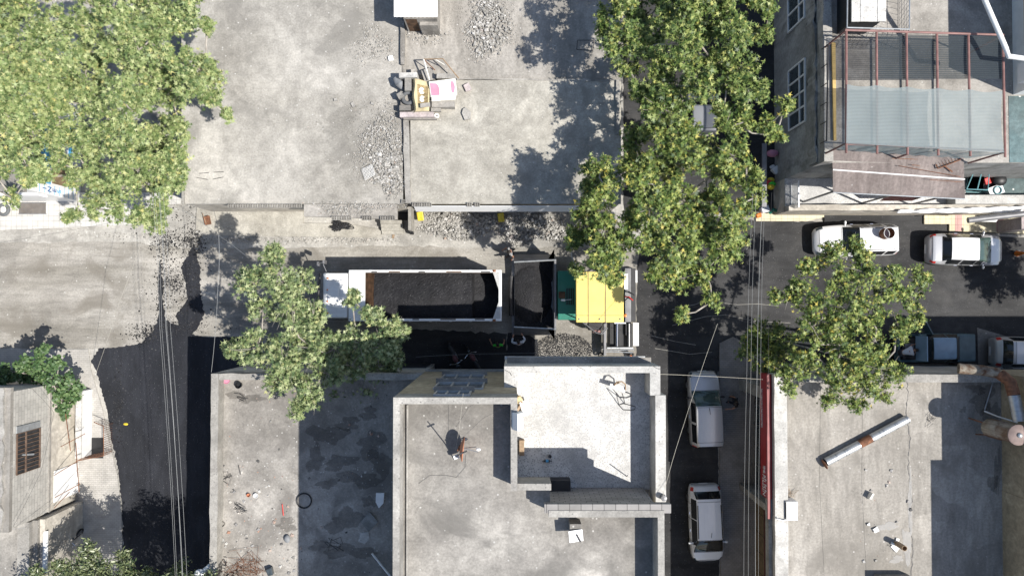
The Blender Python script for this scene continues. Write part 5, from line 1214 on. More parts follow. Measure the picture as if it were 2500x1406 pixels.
tree('plane_tree', 'grey green plane tree leaning over the cab of the tipper truck', (720, 868), [(672, 604, 26, 8), (668, 640, 38, 8), (620, 690, 42, 8), (690, 690, 46, 8.3), (735, 690, 36, 8), (600, 676, 20, 7.6), (700, 745, 56, 8.2), (640, 755, 32, 7.6), (765, 775, 48, 8), (715, 800, 44, 8), (625, 850, 52, 7.6), (580, 862, 26, 7.2), (690, 880, 58, 7.8), (760, 850, 50, 8), (820, 850, 50, 7.8), (875, 835, 46, 7.6), (930, 845, 40, 7.5), (972, 800, 26, 7.4), (900, 765, 20, 7.6), (925, 775, 18, 7.6), (800, 905, 48, 7.4), (860, 890, 42, 7), (720, 945, 46, 7.4), (760, 965, 42, 7.4), (735, 1000, 26, 7.2), (925, 895, 46, 4.6), (880, 925, 50, 4.4), (960, 870, 30, 4.8), (845, 945, 42, 4.3), (800, 955, 34, 4.2), (680, 930, 34, 7.2), (860, 730, 18, 7.4), (985, 815, 18, 7), (560, 850, 14, 7)], 'leaf_b', 106, 1.15, .27, group=GT, trunk_r=.2, bare=2)
tree('plane_tree', 'sparse yellowing plane tree with bare twigs between the right street and sign shop', (2045, 850), [(2082, 600, 30, 7.6), (2100, 625, 26, 7.6), (2045, 625, 40, 7.6), (1990, 640, 34, 7.4), (1965, 655, 20, 7.4), (2110, 665, 48, 8), (2050, 690, 44, 8), (2180, 680, 40, 7.8), (2160, 715, 40, 7.8), (2240, 672, 26, 7.4), (2255, 685, 20, 7.2), (2225, 730, 34, 7.5), (2090, 730, 50, 8.2), (1950, 715, 42, 7.6), (1910, 722, 32, 7.4), (2010, 745, 50, 8), (2130, 775, 40, 8), (2060, 795, 50, 8), (1985, 800, 44, 7.6), (2195, 800, 34, 7.6), (2235, 775, 24, 7.4), (2140, 835, 40, 7.8), (2060, 850, 50, 7.8), (2110, 890, 48, 7.6), (2150, 900, 40, 7.4), (2185, 905, 32, 7.2), (2040, 910, 46, 7.4), (1965, 880, 44, 7.2), (2110, 945, 42, 7.4), (2160, 955, 32, 7.2), (2050, 960, 36, 7.2), (2020, 985, 26, 7), (2095, 985, 24, 7), (1935, 930, 36, 6.8), (1910, 905, 26, 6.6), (1860, 855, 46, 4.2), (1825, 850, 34, 4.2), (1880, 890, 44, 4.4), (1900, 830, 44, 4.6), (1850, 800, 26, 4.4)], 'leaf_dry', 107, 1.05, .245, group=GT, trunk_r=.18, bare=2)
tree('plane_tree', 'tree beyond the right edge whose shadow lies on the street', (2920, 740), [(2900, 690, 80, 7), (2860, 760, 70, 6.5), (2960, 760, 80, 7), (2820, 720, 50, 6.5), (2930, 640, 60, 7)], 'leaf', 108, 1.1, .3, group=GT)
GB = 'ash bushes at the foot of the alley'
tree('ash_tree', 'grey green ash bush at the lower left, tallest of the bushes', (215, 1440), [(215, 1345, 30, 5), (200, 1385, 40, 5), (240, 1390, 42, 5.2), (170, 1410, 40, 5), (215, 1440, 60, 5), (300, 1365, 26, 4.8), (300, 1400, 36, 5), (280, 1440, 50, 5)], 'leaf_ash', 109, 1.7, .27, LANCE, GB, trunk_r=.1, up=.6)
tree('ash_tree', 'small ash bush at the very bottom left corner', (110, 1450), [(100, 1395, 24, 5), (130, 1405, 26, 5), (140, 1378, 12, 5), (90, 1450, 50, 5)], 'leaf_ash', 110, 1.6, .26, LANCE, GB, trunk_r=.08, up=.6)
tree('ash_tree', 'dark ash bush beside the alley cables at the bottom edge', (440, 1470), [(435, 1385, 22, 3.6), (415, 1410, 26, 3.8), (380, 1425, 36, 4), (455, 1420, 26, 3.8), (360, 1402, 14, 4), (340, 1430, 40, 5), (480, 1460, 70, 6.5), (420, 1490, 90, 6.8), (330, 1500, 80, 6.5), (540, 1470, 60, 6.3), (240, 1520, 80, 6.5), (330, 1590, 100, 6.6), (450, 1600, 100, 6.6), (560, 1560, 90, 6.5), (540, 1680, 110, 6.5), (400, 1700, 110, 6.5), (620, 1640, 90, 6.3)], 'leaf_ash', 111, 1.3, .27, LANCE, GB, trunk_r=.12, up=.6)
tree('grape_vine', 'green vine spilling over the corner of the old house', (165, 935), [(105, 850, 9, 3), (98, 866, 9, 3), (62, 885, 12, 3), (95, 890, 18, 3), (140, 895, 22, 3), (40, 905, 22, 2.8), (120, 925, 30, 2.8), (160, 930, 20, 2.6), (185, 945, 8, 2.4), (10, 915, 24, 2.6), (70, 918, 30, 2.2), (-20, 920, 40, 2.4), (150, 965, 22, 2.2), (175, 975, 14, 1.9), (155, 995, 12, 1.9), (150, 1015, 9, 1.6), (180, 960, 14, 2.0), (20, 940, 24, 1.6), (60, 945, 26, 1.6)], 'leaf_vine', 112, 1.5, .2, HEARTL, None, 'vine', trunk_r=.05, up=1.0)
# ------------------------------------------------------------------ rubble and litter nobody could count
def rub(cx, cy, rx, ry, h, n, s0, s1, seed, z): tag(heap('rubble_heap', cx, cy, rx, ry, h, n, s0, s1, 'rubble', seed, z, 1.0), kind='stuff')
rub(1190, 60, 62, 88, .08, 1500, .03, .13, 71, RC+.004); rub(1180, 60, 80, 105, .02, 900, .02, .06, 94, RC+.004); rub(1185, 75, 40, 66, .1, 120, .1, .24, 91, RC+.004)
rub(912, 112, 60, 52, .02, 700, .02, .08, 72, RA+.004)
rub(935, 350, 66, 92, .06, 1500, .03, .11, 73, RA+.004); rub(925, 350, 95, 130, .02, 1200, .02, .06, 95, RA+.004); rub(950, 420, 46, 62, .09, 900, .03, .16, 74, RA+.004); rub(945, 400, 40, 70, .1, 90, .1, .22, 92, RA+.004)
rub(1040, 90, 60, 22, .04, 120, .03, .12, 75, RC+.004)
rub(860, 507, 105, 20, .03, 800, .03, .09, 76, RA-.018)
rub(1150, 548, 140, 34, .28, 2600, .04, .17, 77, 0.0); rub(1300, 556, 90, 44, .25, 1500, .04, .18, 78, 0.0); rub(1200, 545, 150, 30, .3, 70, .12, .24, 93, 0.0)
rub(600, 590, 150, 8, .01, 350, .02, .07, 79, .004); rub(760, 585, 300, 9, .02, 700, .02, .08, 80, .004); rub(300, 575, 160, 9, .01, 300, .02, .07, 80, .004)
rub(405, 465, 26, 18, .2, 120, .06, .22, 81, 0.0)
def roof_pick(x0, y0, x1, y1, z):
    def f(r):
        x, y = G2(r.uniform(x0, x1), r.uniform(y0, y1), z); return x, y, z
    return f
chips('grit', 700, roof_pick(455, 20, 975, 490, RA), lambda r: r.uniform(.012, .04)+(r.random() < .03)*.05, 'rubble', 13, 0, .5)
chips('grit', 260, roof_pick(1005, 205, 1490, 488, RB), lambda r: r.uniform(.012, .03)+(r.random() < .02)*.05, 'rubble', 14, 0, .5)
chips('roof_litter', 300, roof_pick(535, 930, 950, 1406, 4.7), lambda r: r.uniform(.02, .07)+(r.random() < .10)*.09, 'litter', 15, 0, .4)
chips('roof_litter', 190, lambda r: roof_pick(530, 1130, 740, 1406, 4.7)(r), lambda r: r.uniform(.03, .09)+(r.random() < .15)*.1, 'litter', 16, 0, .4)
chips('roof_litter', 60, roof_pick(2100, 1120, 2230, 1380, ZSF), lambda r: r.uniform(.02, .06)+(r.random() < .15)*.12, 'cream_l' if False else 'litter', 17, 0, .5)
chips('street_grit', 500, roof_pick(490, 500, 1400, 610, .006), lambda r: r.uniform(.015, .05), 'rubble', 18, 0, .5)

# ------------------------------------------------------------------ the junk pile in the middle of the north roofs
def one(mb, name, mat, label, cat, group=None, **k): return tag(mb.build(name, M[mat], **k), label, cat, group)
Z = RB
def boxpx(xa, ya, xb, yb, z0, z1, rz=0):
    a, b_ = G(xa, ya, z1), G(xb, yb, z1); c = (a+b_)/2
    return MB().box((c.x, c.y, (z0+z1)/2), (abs(b_.x-a.x), abs(b_.y-a.y), z1-z0), rz)
one(wob(boxpx(976, 274, 1058, 286, RA, RA+.55), .012), 'stone_plinth', 'pink_stone', 'long pinkish stone block along the south side of the junk pile', 'stone block')
one(boxpx(985, 287, 1066, 292, RA, RA+.35), 'brick_course', 'concrete_d', 'rough grey footing under the pinkish stone block', 'footing')
one(wob(boxpx(975, 258, 1002, 270, RA, RA+.6), .015), 'concrete_block', 'concrete_d', 'dark rough concrete block left of the cream carpet', 'concrete block')
one(wob(boxpx(1026, 252, 1050, 262, Z+.8, Z+.95, .1), .01), 'concrete_block', 'concrete_d', 'grey concrete lump lying on the carpet end', 'concrete block')
one(wob(boxpx(988, 190, 1004, 222, RA+.2, RA+.75), .015), 'concrete_block', 'kerb', 'pale concrete block standing above the tyre', 'concrete block')
one(wob(boxpx(1066, 180, 1108, 192, Z+.3, Z+.75, -.05), .015), 'concrete_block', 'kerb', 'broad pale block behind the pink patched board', 'concrete block')
one(wob(boxpx(974, 178, 1018, 190, RA+.3, RA+.85), .02), 'hollow_slab', 'kerb_white', 'white broken hollow slab at the top left of the junk pile', 'slab')
one(wob(boxpx(1003, 170, 1016, 182, RA+.1, RA+.5), .03), 'concrete_block', 'concrete_c', 'small concrete lump at the top corner of the junk pile', 'concrete block')
one(wob(boxpx(970, 226, 984, 240, RA+.2, RA+.65, .5), .02), 'concrete_block', 'kerb', 'tilted square block left of the tyre', 'concrete block')
one(wob(boxpx(978, 222, 1004, 272, RA+.003, RA+.35), .01), 'concrete_slab', 'concrete_c', 'concrete slab under the tyre in the junk pile', 'slab')
one(wob(boxpx(1032, 168, 1060, 198, RA+.1, RA+.45, .3), .02), 'concrete_slab', 'kerb', 'tilted broken slab inside the wooden frame', 'slab')
one(wob(boxpx(1054, 248, 1110, 262, Z+.003, Z+.42), .012), 'concrete_slab', 'concrete_d', 'grey slab under the south side of the pink patched board', 'slab')
one(wob(boxpx(1052, 262, 1076, 272, Z+.003, Z+.25), .01), 'brick_course', 'kerb', 'striped pale bricks right of the carpet end', 'bricks')
p = G(997, 240, RA+.45); t = thing('tyre', 'grey dusty tyre lying in the junk pile', 'tyre', (p.x, p.y, RA+.36))
MB().torus((0, 0, .12), .27, .10, 28, 10, None, 1, .9).build('tread', M['rubber_grey'], t, True, world=False)
A, B_, C_, D = G(1006, 191, RA+.95), G(1048, 200, RB+.9), G(1048, 272, RB+.85), G(1008, 272, RA+.9)
t = thing('carpet', 'cream carpet with flower pattern draped over the junk pile', 'carpet', (A.x, C_.y, RA+.7))
q = MB(); n = 14; vs = []
for i in range(n+1):
    for j in range(n+1):
        u, v = i/n, j/n; P_ = A.lerp(B_, u).lerp(D.lerp(C_, u), v); P_ = P_+Vector((.04*math.sin(v*9)*(1-u), 0, .06*math.sin(u*5+v*4)-.22*(u < .12)*(1-u/.12))); vs.append(P_)
q.add(vs, [(i*(n+1)+j, i*(n+1)+j+1, (i+1)*(n+1)+j+1, (i+1)*(n+1)+j) for i in range(n) for j in range(n)]); o = q.build('pile', M['carpet'], t, True); s = o.modifiers.new('thick', 'SOLIDIFY'); s.thickness = .025
q = MB(); vs = []
for i in range(n+1):
    for j in range(n+1):
        u, v = .32+.62*i/n, .16+.62*j/n; P_ = A.lerp(B_, u).lerp(D.lerp(C_, u), v); vs.append(P_+Vector((0, 0, .06*math.sin(u*5+v*4)+.022)))
q.add(vs, [(i*(n+1)+j, i*(n+1)+j+1, (i+1)*(n+1)+j+1, (i+1)*(n+1)+j) for i in range(n) for j in range(n)]); q.build('border_field', M['carpet_in'], t, True)
q = MB()
for cu, cv in ((.55, .34), (.58, .60)):
    for k in range(7):
        a = k*.9; u, v = cu+.09*math.cos(a)*(k > 0), cv+.075*math.sin(a)*(k > 0); P_ = A.lerp(B_, u).lerp(D.lerp(C_, u), v); q.ball(P_+Vector((0, 0, .06*math.sin(u*5+v*4)+.035)), (.075, .06, .01), 8, 4)
q.build('flower', M['cream'], t, True)
A, B_, C_, D = G(1047, 200, RB+1.05), G(1112, 192, RB+1.05), G(1116, 232, RB+.8), G(1052, 238, RB+.8)
t = thing('sofa_board', 'white board with two pink vinyl patches propped on the junk pile', 'board', (A.x, C_.y, RB+.5))
def onb(u, v, dz=0): return A.lerp(B_, u).lerp(D.lerp(C_, u), v)+Vector((0, 0, dz))
q = MB(); q.add([onb(0, 0), onb(0, 1), onb(1, 1), onb(1, 0)], [(0, 1, 2, 3)]); o = q.build('board', M['cream'], t); s = o.modifiers.new('thick', 'SOLIDIFY'); s.thickness = .05; s.offset = -1
for us in (((.03, .1), (.03, .92), (.34, .92), (.36, .55), (.33, .3), (.25, .16)), ((.86, .08), (.80, .25), (.80, .75), (.86, .9), (.92, .75), (.95, .5), (.92, .25))):
    q = MB(); q.add([onb(u, v, .012) for u, v in us], [tuple(range(len(us)))]); q.build('patch', M['pink'], t)
q = MB(); q.add([onb(.42, .3, .014), onb(.42, .9, .014), onb(.76, .9, .02), onb(.74, .25, .02)], [(0, 1, 2, 3)]); q.build('cushion', M['white'], t)
q = MB(); E_, F_ = G(1054, 248, RB+.55), G(1112, 244, RB+.55); q.add([onb(.02, 1, -.03), E_, F_, onb(.97, 1, -.03)], [(0, 1, 2, 3), (3, 2, 1, 0)]); q.build('front_board', M['cream'], t)
fr = [G(1034, 145, RC+.9), G(1081, 144, RC+.9), G(1120, 192, RC+.5), G(1048, 196, RC+.6)]
t = thing('scrap_wood', 'broken wooden window frame leaning on the top of the junk pile', 'frame', (fr[0].x, fr[0].y, RC))
MB().tube([fr[0], fr[1]], .03, 4).build('rail', M['wood'], t); MB().tube([fr[1], fr[2]], .03, 4).build('rail', M['wood'], t); MB().tube([fr[0], fr[3]], .045, 4).build('rail', M['cream'], t)
MB().tube([G(1036, 147, RC+.85), G(1062, 172, RC+.5)], .025, 4).build('rail', M['rust'], t); MB().tube([G(1062, 145, RC+.8), G(1088, 160, RC+.6)], .022, 4).build('rail', M['cream'], t)
one(MB().tube([G(964, 192, RA+.45), G(975, 205, RA+.5), G(984, 220, RA+.3)], [.12, .22, .06], 10), 'grey_sack', 'sack', 'crumpled grey sack at the left side of the junk pile', 'sack', smooth=True)
one(MB().torus(G(1066, 283, RB+.05), .09, .045, 16, 8), 'white_ring', 'white', 'small white ring lying at the foot of the junk pile', 'ring', smooth=True)
sp = [G(1131, 268, Z), G(1138, 264, Z), G(1150, 275, Z), (G(1149, 292, Z)), G(1135, 295, Z), G(1128, 278, Z)]
one(MB().prism([(v.x, v.y) for v in sp], Z+.004, Z+.14), 'concrete_slab', 'kerb', 'single five sided concrete slab lying on the smooth roof', 'slab')
one(wob(boxpx(1134, 205, 1148, 222, Z+.003, Z+.16, .4), .02), 'broken_brick', 'pink_stone', 'pinkish broken brick right of the junk pile', 'brick')
one(wob(boxpx(948, 137, 960, 148, RA+.004, RA+.12, .2), .01), 'white_block', 'white', 'small white block on the dusty roof left of the junk pile', 'block')
gm = MB(); a, b_, c_, d = G(883, 414, RA+.2), G(908, 402, RA+.28), G(916, 426, RA+.22), G(892, 440, RA+.2)
for k in range(9):
    gm.tube([a.lerp(b_, k/8), d.lerp(c_, k/8)], .008, 4); gm.tube([a.lerp(d, k/8), b_.lerp(c_, k/8)], .008, 4)
one(gm, 'plastic_grid', 'white', 'white plastic grid lying on the rubble of the workshop roof', 'grid')
for k, (xa, ya, xb, yb, rz) in enumerate(((858, 250, 866, 262, .5), (815, 240, 823, 247, .2), (905, 250, 914, 256, -.4))):
    one(wob(boxpx(xa, ya, xb, yb, RA+.003, RA+.1, rz), .01), 'broken_brick', 'kerb', ('pale broken brick beside the rubble, nearest the tyre', 'pale broken brick standing alone on the dusty roof', 'pale broken brick in the rubble above the white grid')[0 if k == 2 else 1 if k == 1 else 2].replace('above the white grid', 'midway down the dusty roof'), 'brick')
bf = MB(); c = [G(1410, 99, RC+.1), G(1450, 99, RC+.1), G(1447, 124, RC+.1), G(1408, 122, RC+.1)]
for k in range(4): bf.tube([c[k], c[(k+1) % 4]], .02, 5)
one(bf, 'scrap_iron', 'dark', 'dark rectangular frame lying in the tree shade on the rear roof', 'frame')
for k, (u, v, s, w_) in enumerate(((486, 424, 510, 422), (522, 421, 546, 420), (480, 434, 508, 439), (520, 438, 545, 433))):
    one(MB().tube([G(u, v, RA+.03), G(s, w_, RA+.06)], .012, 5), 'rebar_stub', 'dark', 'short bent bar on the workshop roof, one of four in a ring', 'bar', 'four short bars in a ring on the workshop roof')
# hollow bricks along the roof edges
hb0 = None
HB = []
for x in range(562, 742, 12): HB.append((x, 502.5, RA+.003))
for x in (815, 827, 839, 851, 889, 901, 934, 946, 958): HB.append((x, 532.5, RA-.016))
for x in (986, 998): HB.append((x, 492, RA+.003))
for x in (1012, 1023, 1035, 1047, 1146, 1165): HB.append((x, 499.5, RB+.003))
for k, (x, y, z) in enumerate(HB):
    p = G(x, y, z+.13)
    L_ = 'grey hollow brick lying in the row on the canopy edge' if z < RA-.01 else 'grey hollow brick lying along the broken south roof edge'
    if hb0 is None:
        hb0 = thing('hollow_brick', L_, 'brick', (p.x, p.y, z), 0, 'hollow bricks on the south roof edges')
        m = MB()
        for yy in (-.085, 0, .085): m.box((0, yy, .065), (.25, .02, .13))
        for xx in (-.115, 0, .115): m.box((xx, .0425, .065), (.02, .065, .128)); m.box((xx, -.0425, .065), (.02, .065, .128))
        m.box((0, 0, .012), (.20, .14, .02)); m.build('clay_body', M['kerb'], hb0, world=False)
    else: dup(hb0, (p.x, p.y, z), rnd.uniform(-.05, .05), L_)
# things on the road side
for k, (x, y, lb) in enumerate(((1026, 528, 'yellow sack half buried in the street rubble, left of the two'), (1223, 531, 'yellow sack on the street rubble near the walking person'))):
    p = G(x, y, .4); q = MB().box(p, (.36, .52, .16), .1, 0, .3); one(wob(q, .02), 'yellow_sack', 'yellow_bag', lb, 'sack', bevel=.05)
t = one(wob(boxpx(498, 528, 511, 548, .012, .3, .25), .01), 'rusty_box', 'rust', 'rusty metal box on the concrete pavement below the workshop', 'box')
one(MB().tube([G(494, 520, .3), G(503, 545, .3)], .02, 4), 'wooden_stake', 'wood', 'thin wooden stake beside the rusty metal box', 'stake')
b = thing('concrete_steps', 'small concrete stairwell between the two workshop roofs', 'steps', G(965, 560, 0))
for k in range(4): MB().prism(rect(932, 540+k*8, 985, 548.3+k*8, .2), .003, .62-k*.14).build('step', M['concrete_b'], b)
MB().prism(rect(1001, 500, 1008, 565, .6), 0.003, 1.3).build('side_wall', M['kerb'], b)
MB().b2(G2(972, 520, 0)[0], G2(1000, 520, 0)[0], G2(985, 538, 0)[1], G2(985, 500, 0)[1], .001, .02).build('pit_floor', M['black'], b)
one(wob(boxpx(998, 558, 1008, 572, .02, .5, .3), .03), 'black_bag', 'black', 'black rubbish bag at the foot of the concrete stairwell', 'bag', bevel=.05)
one(MB().prism(GP([(955, 560), (974, 558), (972, 566), (964, 568), (962, 582), (957, 582), (958, 567)], .06), .012, .05), 'cardboard', 'wood', 'torn cardboard piece on the ground by the concrete stairwell', 'cardboard')
p = G(12, 513, .1); t = thing('tyre', 'tyre lying flat on the white tiled pavement at the left edge', 'tyre', (p.x, p.y, .10))
MB().torus((0, 0, .11), .27, .10, 28, 10, None, 1, .9).build('tread', M['rubber_grey'], t, True, world=False)
MB().box((0, .0, .08), (.3, .34, .1)).build('filling_block', M['cream'], t, world=False)
gt = thing('floor_grate', 'steel floor grate set in the white tiled pavement', 'grate', G(79, 509, .1))
MB().prism(rect(46, 495, 112, 522, .105), .101, .105).build('pit_cover', M['wood_board'], gt)
g = MB()
for k in range(30): u = 47+64*k/29; g.prism(rect(u-.5, 496, u+.5, 521, .13), .106, .13)
g.prism(rect(45, 494, 113, 496, .13), .106, .132); g.prism(rect(45, 521, 113, 523, .13), .106, .132); g.build('grate_bars', M['grey_metal'], gt)

# ------------------------------------------------------------------ roof of the tall block
p = G(1130, 1088, ZUF); t = thing('satellite_dish', 'rusty satellite dish seen edge on on the grey roof', 'satellite dish', (p.x, p.y, ZUF))
q = MB(); rows = 6; n = 24; vs = []; fs = []
for i in range(rows+1):
    rr = .44*i/rows
    for k in range(n):
        a = 2*math.pi*k/n; vs.append((-.06+.13*(rr/.44)**2, rr*math.cos(a), .62+rr*1.05*math.sin(a)))
for i in range(rows):
    for k in range(n): fs.append((i*n+k, (i+1)*n+k, (i+1)*n+(k+1) % n, i*n+(k+1) % n))
tilt = Matrix.Rotation(R(3), 3, 'Y') @ Matrix.Rotation(R(-6), 3, 'Z')
q.v = [tuple(tilt @ Vector((v[0], v[1], v[2]-.62))+Vector((0, 0, .62))) for v in vs]; q.f = fs
o = q.build('dish', M['terracotta'], t, True, world=False); s = o.modifiers.new('thick', 'SOLIDIFY'); s.thickness = .02
MB().tube([(-.12, 0, 0), (-.12, 0, .8)], .035, 8).build('mast', M['rust'], t, world=False)
MB().tube([(.0, .0, .45), (.55, .12, .75)], .018, 5).build('feed_arm', M['grey_metal'], t, world=False); MB().tube([(.1, .1, .9), (.62, -.05, .85)], .018, 5).build('feed_arm', M['grey_metal'], t, world=False)
MB().ball((.62, .03, .80), (.10, .06, .06), 8, 6).build('receiver', M['white'], t, True, world=False)
p = G(1108, 1120, ZUF); t = thing('aerial_pole', 'thin dark aerial pole with small crossbar beside the dish', 'aerial', (p.x, p.y, ZUF))
top = G(1122, 1040, ZUF+0)-p; MB().tube([(0, 0, 0), (.25, .35, .9), (.55, .75, 2.3)], .022, 6).build('pole', M['dark'], t, world=False); MB().box((.5, .68, 2.05), (.28, .05, .05), .4).build('cross_bar', M['dark'], t, world=False); MB().box((.12, .16, .35), (.2, .14, .12), .4).build('junction_box', M['white'], t, world=False)
p = G(1263, 1030, ZU+.3); t = thing('white_bench', 'white folded sheet saddled over the wall between roof and terrace', 'cover', (p.x, p.y, ZU))
a, b_ = G(1250, 1009, ZU+.25), G(1277, 1051, ZU+.25); xm = (a.x+b_.x)/2
q = MB(); q.add([(a.x, a.y, ZU-.02), (xm, a.y, ZU+.35), (b_.x, a.y, ZU+.1), (a.x, b_.y, ZU-.02), (xm, b_.y, ZU+.35), (b_.x, b_.y, ZU+.1), (a.x, a.y, ZU-.3), (b_.x, a.y, ZU-.3), (a.x, b_.y, ZU-.3), (b_.x, b_.y, ZU-.3)], [(3, 4, 1, 0), (4, 5, 2, 1), (0, 6, 8, 3), (2, 5, 9, 7), (0, 1, 2, 7, 6), (3, 8, 9, 5, 4)]); q.build('cover', M['white_metal'], t)
p = G(1283, 993, ZTF+.4); t = thing('waste_boards', 'white boards and yellowish rags heaped against the terrace wall', 'junk', (p.x, p.y, ZTF))
MB().box((0, -.05, .35), (.42, .62, .05), .3, .5).build('board', M['white'], t, world=False); MB().box((-.28, .28, .25), (.3, .3, .3), .6).build('rag', M['carpet'], t, bevel=.08, world=False); MB().box((-.26, .0, .4), (.1, .5, .06), -.5, .4).build('plank', M['wood'], t, world=False)
one(boxpx(1268, 1075, 1280, 1112, ZTF+.003, ZTF+.35), 'wooden_crate', 'wood', 'small wooden crate against the terrace wall', 'crate')
t = thing('bottle', 'blue labelled plastic bottle lying on the white terrace', 'bottle', G(1336, 1124, ZTF)); MB().lathe((0, 0, .06), [(.05, -.16), (.055, -.1), (.055, .08), (.02, .15), (.02, .2)], 12, 'X').build('bottle_body', M['glass_win'], t, True, world=False); MB().lathe((0, 0, .06), [(.058, -.06), (.058, .05)], 12, 'X', False).build('bottle_label', M['blue_sign'], t, world=False)
one(MB().lathe(G(1342, 1112, ZTF+.003), [(.07, 0), (.08, .16), (.075, .16), (.06, .02)], 14), 'tin_mug', 'grey_metal', 'small grey mug standing beside the bottle on the terrace', 'mug', smooth=True)
one(MB().tube([G(1530, 1162, ZTF+.02), G(1532, 1160, ZTF+.9)], .02, 6), 'iron_rod', 'dark', 'thin iron rod standing on the white terrace', 'rod')
# wrecked chair frame on the terrace
t = thing('broken_chair', 'tipped metal chair with white seat and bent arms on the white terrace', 'chair', G(1505, 950, ZTF)); zc = ZTF
def ch(pts, r=.016): return MB().tube([G(x, y, zc+z) for x, y, z in pts], r, 6)
MB().add([G(1490, 936, zc+.55), G(1488, 946, zc+.55), G(1526, 958, zc+.5), G(1528, 945, zc+.5)], [(0, 1, 2, 3), (3, 2, 1, 0)]).build('seat', M['white'], t)
ch([(1500, 942, .6), (1506, 932, .65), (1518, 931, .65), (1527, 938, .6), (1527, 952, .55)], .03).build('arm_rest', M['wood'], t, True); ch([(1497, 938, .5), (1512, 934, .7)], .03).build('arm_rest', M['wood'], t, True)
for pts in (([(1504, 958, .5), (1511, 988, .03), (1522, 985, .05), (1551, 992, .03), (1550, 999, .03), (1540, 1001, .03), (1522, 1000, .03), (1511, 988, .03)]), ([(1504, 958, .5), (1514, 970, .1), (1530, 971, .05), (1541, 967, .05), (1542, 962, .1), (1527, 957, .4)]), ([(1519, 960, .5), (1526, 985, .05)])): ch(pts).build('leg', M['dark'], t)
# cardboard flap on the parapet wall at the south roof, chimney box
p = G(1402, 1290, ZUF); t = thing('chimney_cap', 'small chimney with white cap on the grey roof south of the block wall', 'chimney', (p.x, p.y, ZUF))
MB().box((0, .15, .3), (.42, .42, .6)).build('stack', M['concrete_d'], t, world=False); MB().box((.0, -.05, .66), (.52, .42, .05), .1, .15).build('cap_sheet', M['white'], t, world=False); MB().box((.1, -.12, .70), (.06, .3, .03), .5).build('stone', M['dark'], t, world=False)
one(MB().lathe(G(1618, 1212, ZT+.03), [(.12, 0), (.12, .25), (.02, .28)], 14), 'cable_post', 'grey_metal', 'short post with cable ends at the terrace corner', 'post', smooth=True)

# ------------------------------------------------------------------ litter on the low roof
zl = 4.7
def disc(name, px, py, r, h, mat, label, cat, z=zl): return one(MB().lathe(G(px, py, z+.003), [(r*.85, 0), (r, h), (r*.9, h), (r*.75, .02)], 18), name, mat, label, cat, smooth=True)
p = G(743, 1221, zl); one(MB().torus((p.x, p.y, zl+.05), .36, .035, 30, 8), 'hose_coil', 'black', 'black hose ring on the shadow edge of the littered roof', 'hose', smooth=True)
disc('flower_pot', 533, 1222, .15, .28, 'galv', 'grey bucket against the west parapet of the littered roof', 'bucket')
disc('flower_pot', 608, 1207, .09, .12, 'terracotta', 'terracotta pot shard in the middle of the littered roof', 'pot')
disc('basket', 585, 939, .17, .2, 'black', 'black bucket near the north parapet of the littered roof', 'bucket')
disc('bowl', 553, 927, .20, .06, 'pink', 'reddish bowl in the north corner of the littered roof', 'bowl')
disc('bowl', 531, 953, .14, .12, 'terracotta', 'orange pot by the west parapet, upper end', 'pot')
disc('bowl', 626, 1208, .12, .12, 'white', 'white bowl on the littered roof right of the terracotta shard', 'bowl')
disc('bowl', 534, 1197, .13, .1, 'white', 'white bowl against the west parapet above the grey bucket', 'bowl')
disc('bowl', 545, 1278, .12, .12, 'concrete_d', 'dark empty pot in the lower part of the littered roof', 'pot')
disc('bowl', 542, 1318, .15, .06, 'plaster_grey', 'grey green plate near the west parapet, lower end', 'plate')
one(MB().prism(GP([(918, 1203), (938, 1203), (936, 1228), (925, 1240), (917, 1225)], zl+.1), zl+.004, zl+.1), 'cracked_tile', 'white', 'cracked white panel lying in the shade of the tall block', 'panel')
one(MB().prism(GP([(902, 1249), (923, 1273), (900, 1298), (881, 1273)], zl+.2), zl+.15, zl+.2), 'grey_board', 'plaster_grey', 'grey square board lying in the shade of the tall block', 'board')
one(MB().prism(GP([(880, 1300), (900, 1298), (902, 1315), (890, 1328), (874, 1322)], zl+.06), zl+.004, zl+.03), 'cement_patch', 'kerb_white', 'pale cement splash beside the grey square board', 'patch')
one(MB().tube([G(908, 1350, zl+.3), G(955, 1408, zl+.25)], .05, 6), 'white_pole', 'white', 'white pole lying in the shade at the bottom of the low roof', 'pole')
one(MB().tube([G(541, 960, zl+.05), G(535, 1030, zl+.05)], .03, 6), 'white_pipe', 'white', 'white plastic pipe along the west parapet', 'pipe')
one(MB().tube([G(530, 1070, zl+.04), G(533, 1096, zl+.04)], .03, 6), 'white_stick', 'cream', 'short cream stick along the west parapet', 'stick')
one(MB().tube([G(689, 1230, zl+.03), G(692, 1258, zl+.03)], .03, 5), 'red_slat', 'red', 'red slat lying on the littered roof', 'slat')
one(MB().tube([G(582, 1135, zl+.03), G(587, 1158, zl+.03)], .02, 5), 'iron_bar', 'dark', 'short iron bar on the littered roof', 'bar')
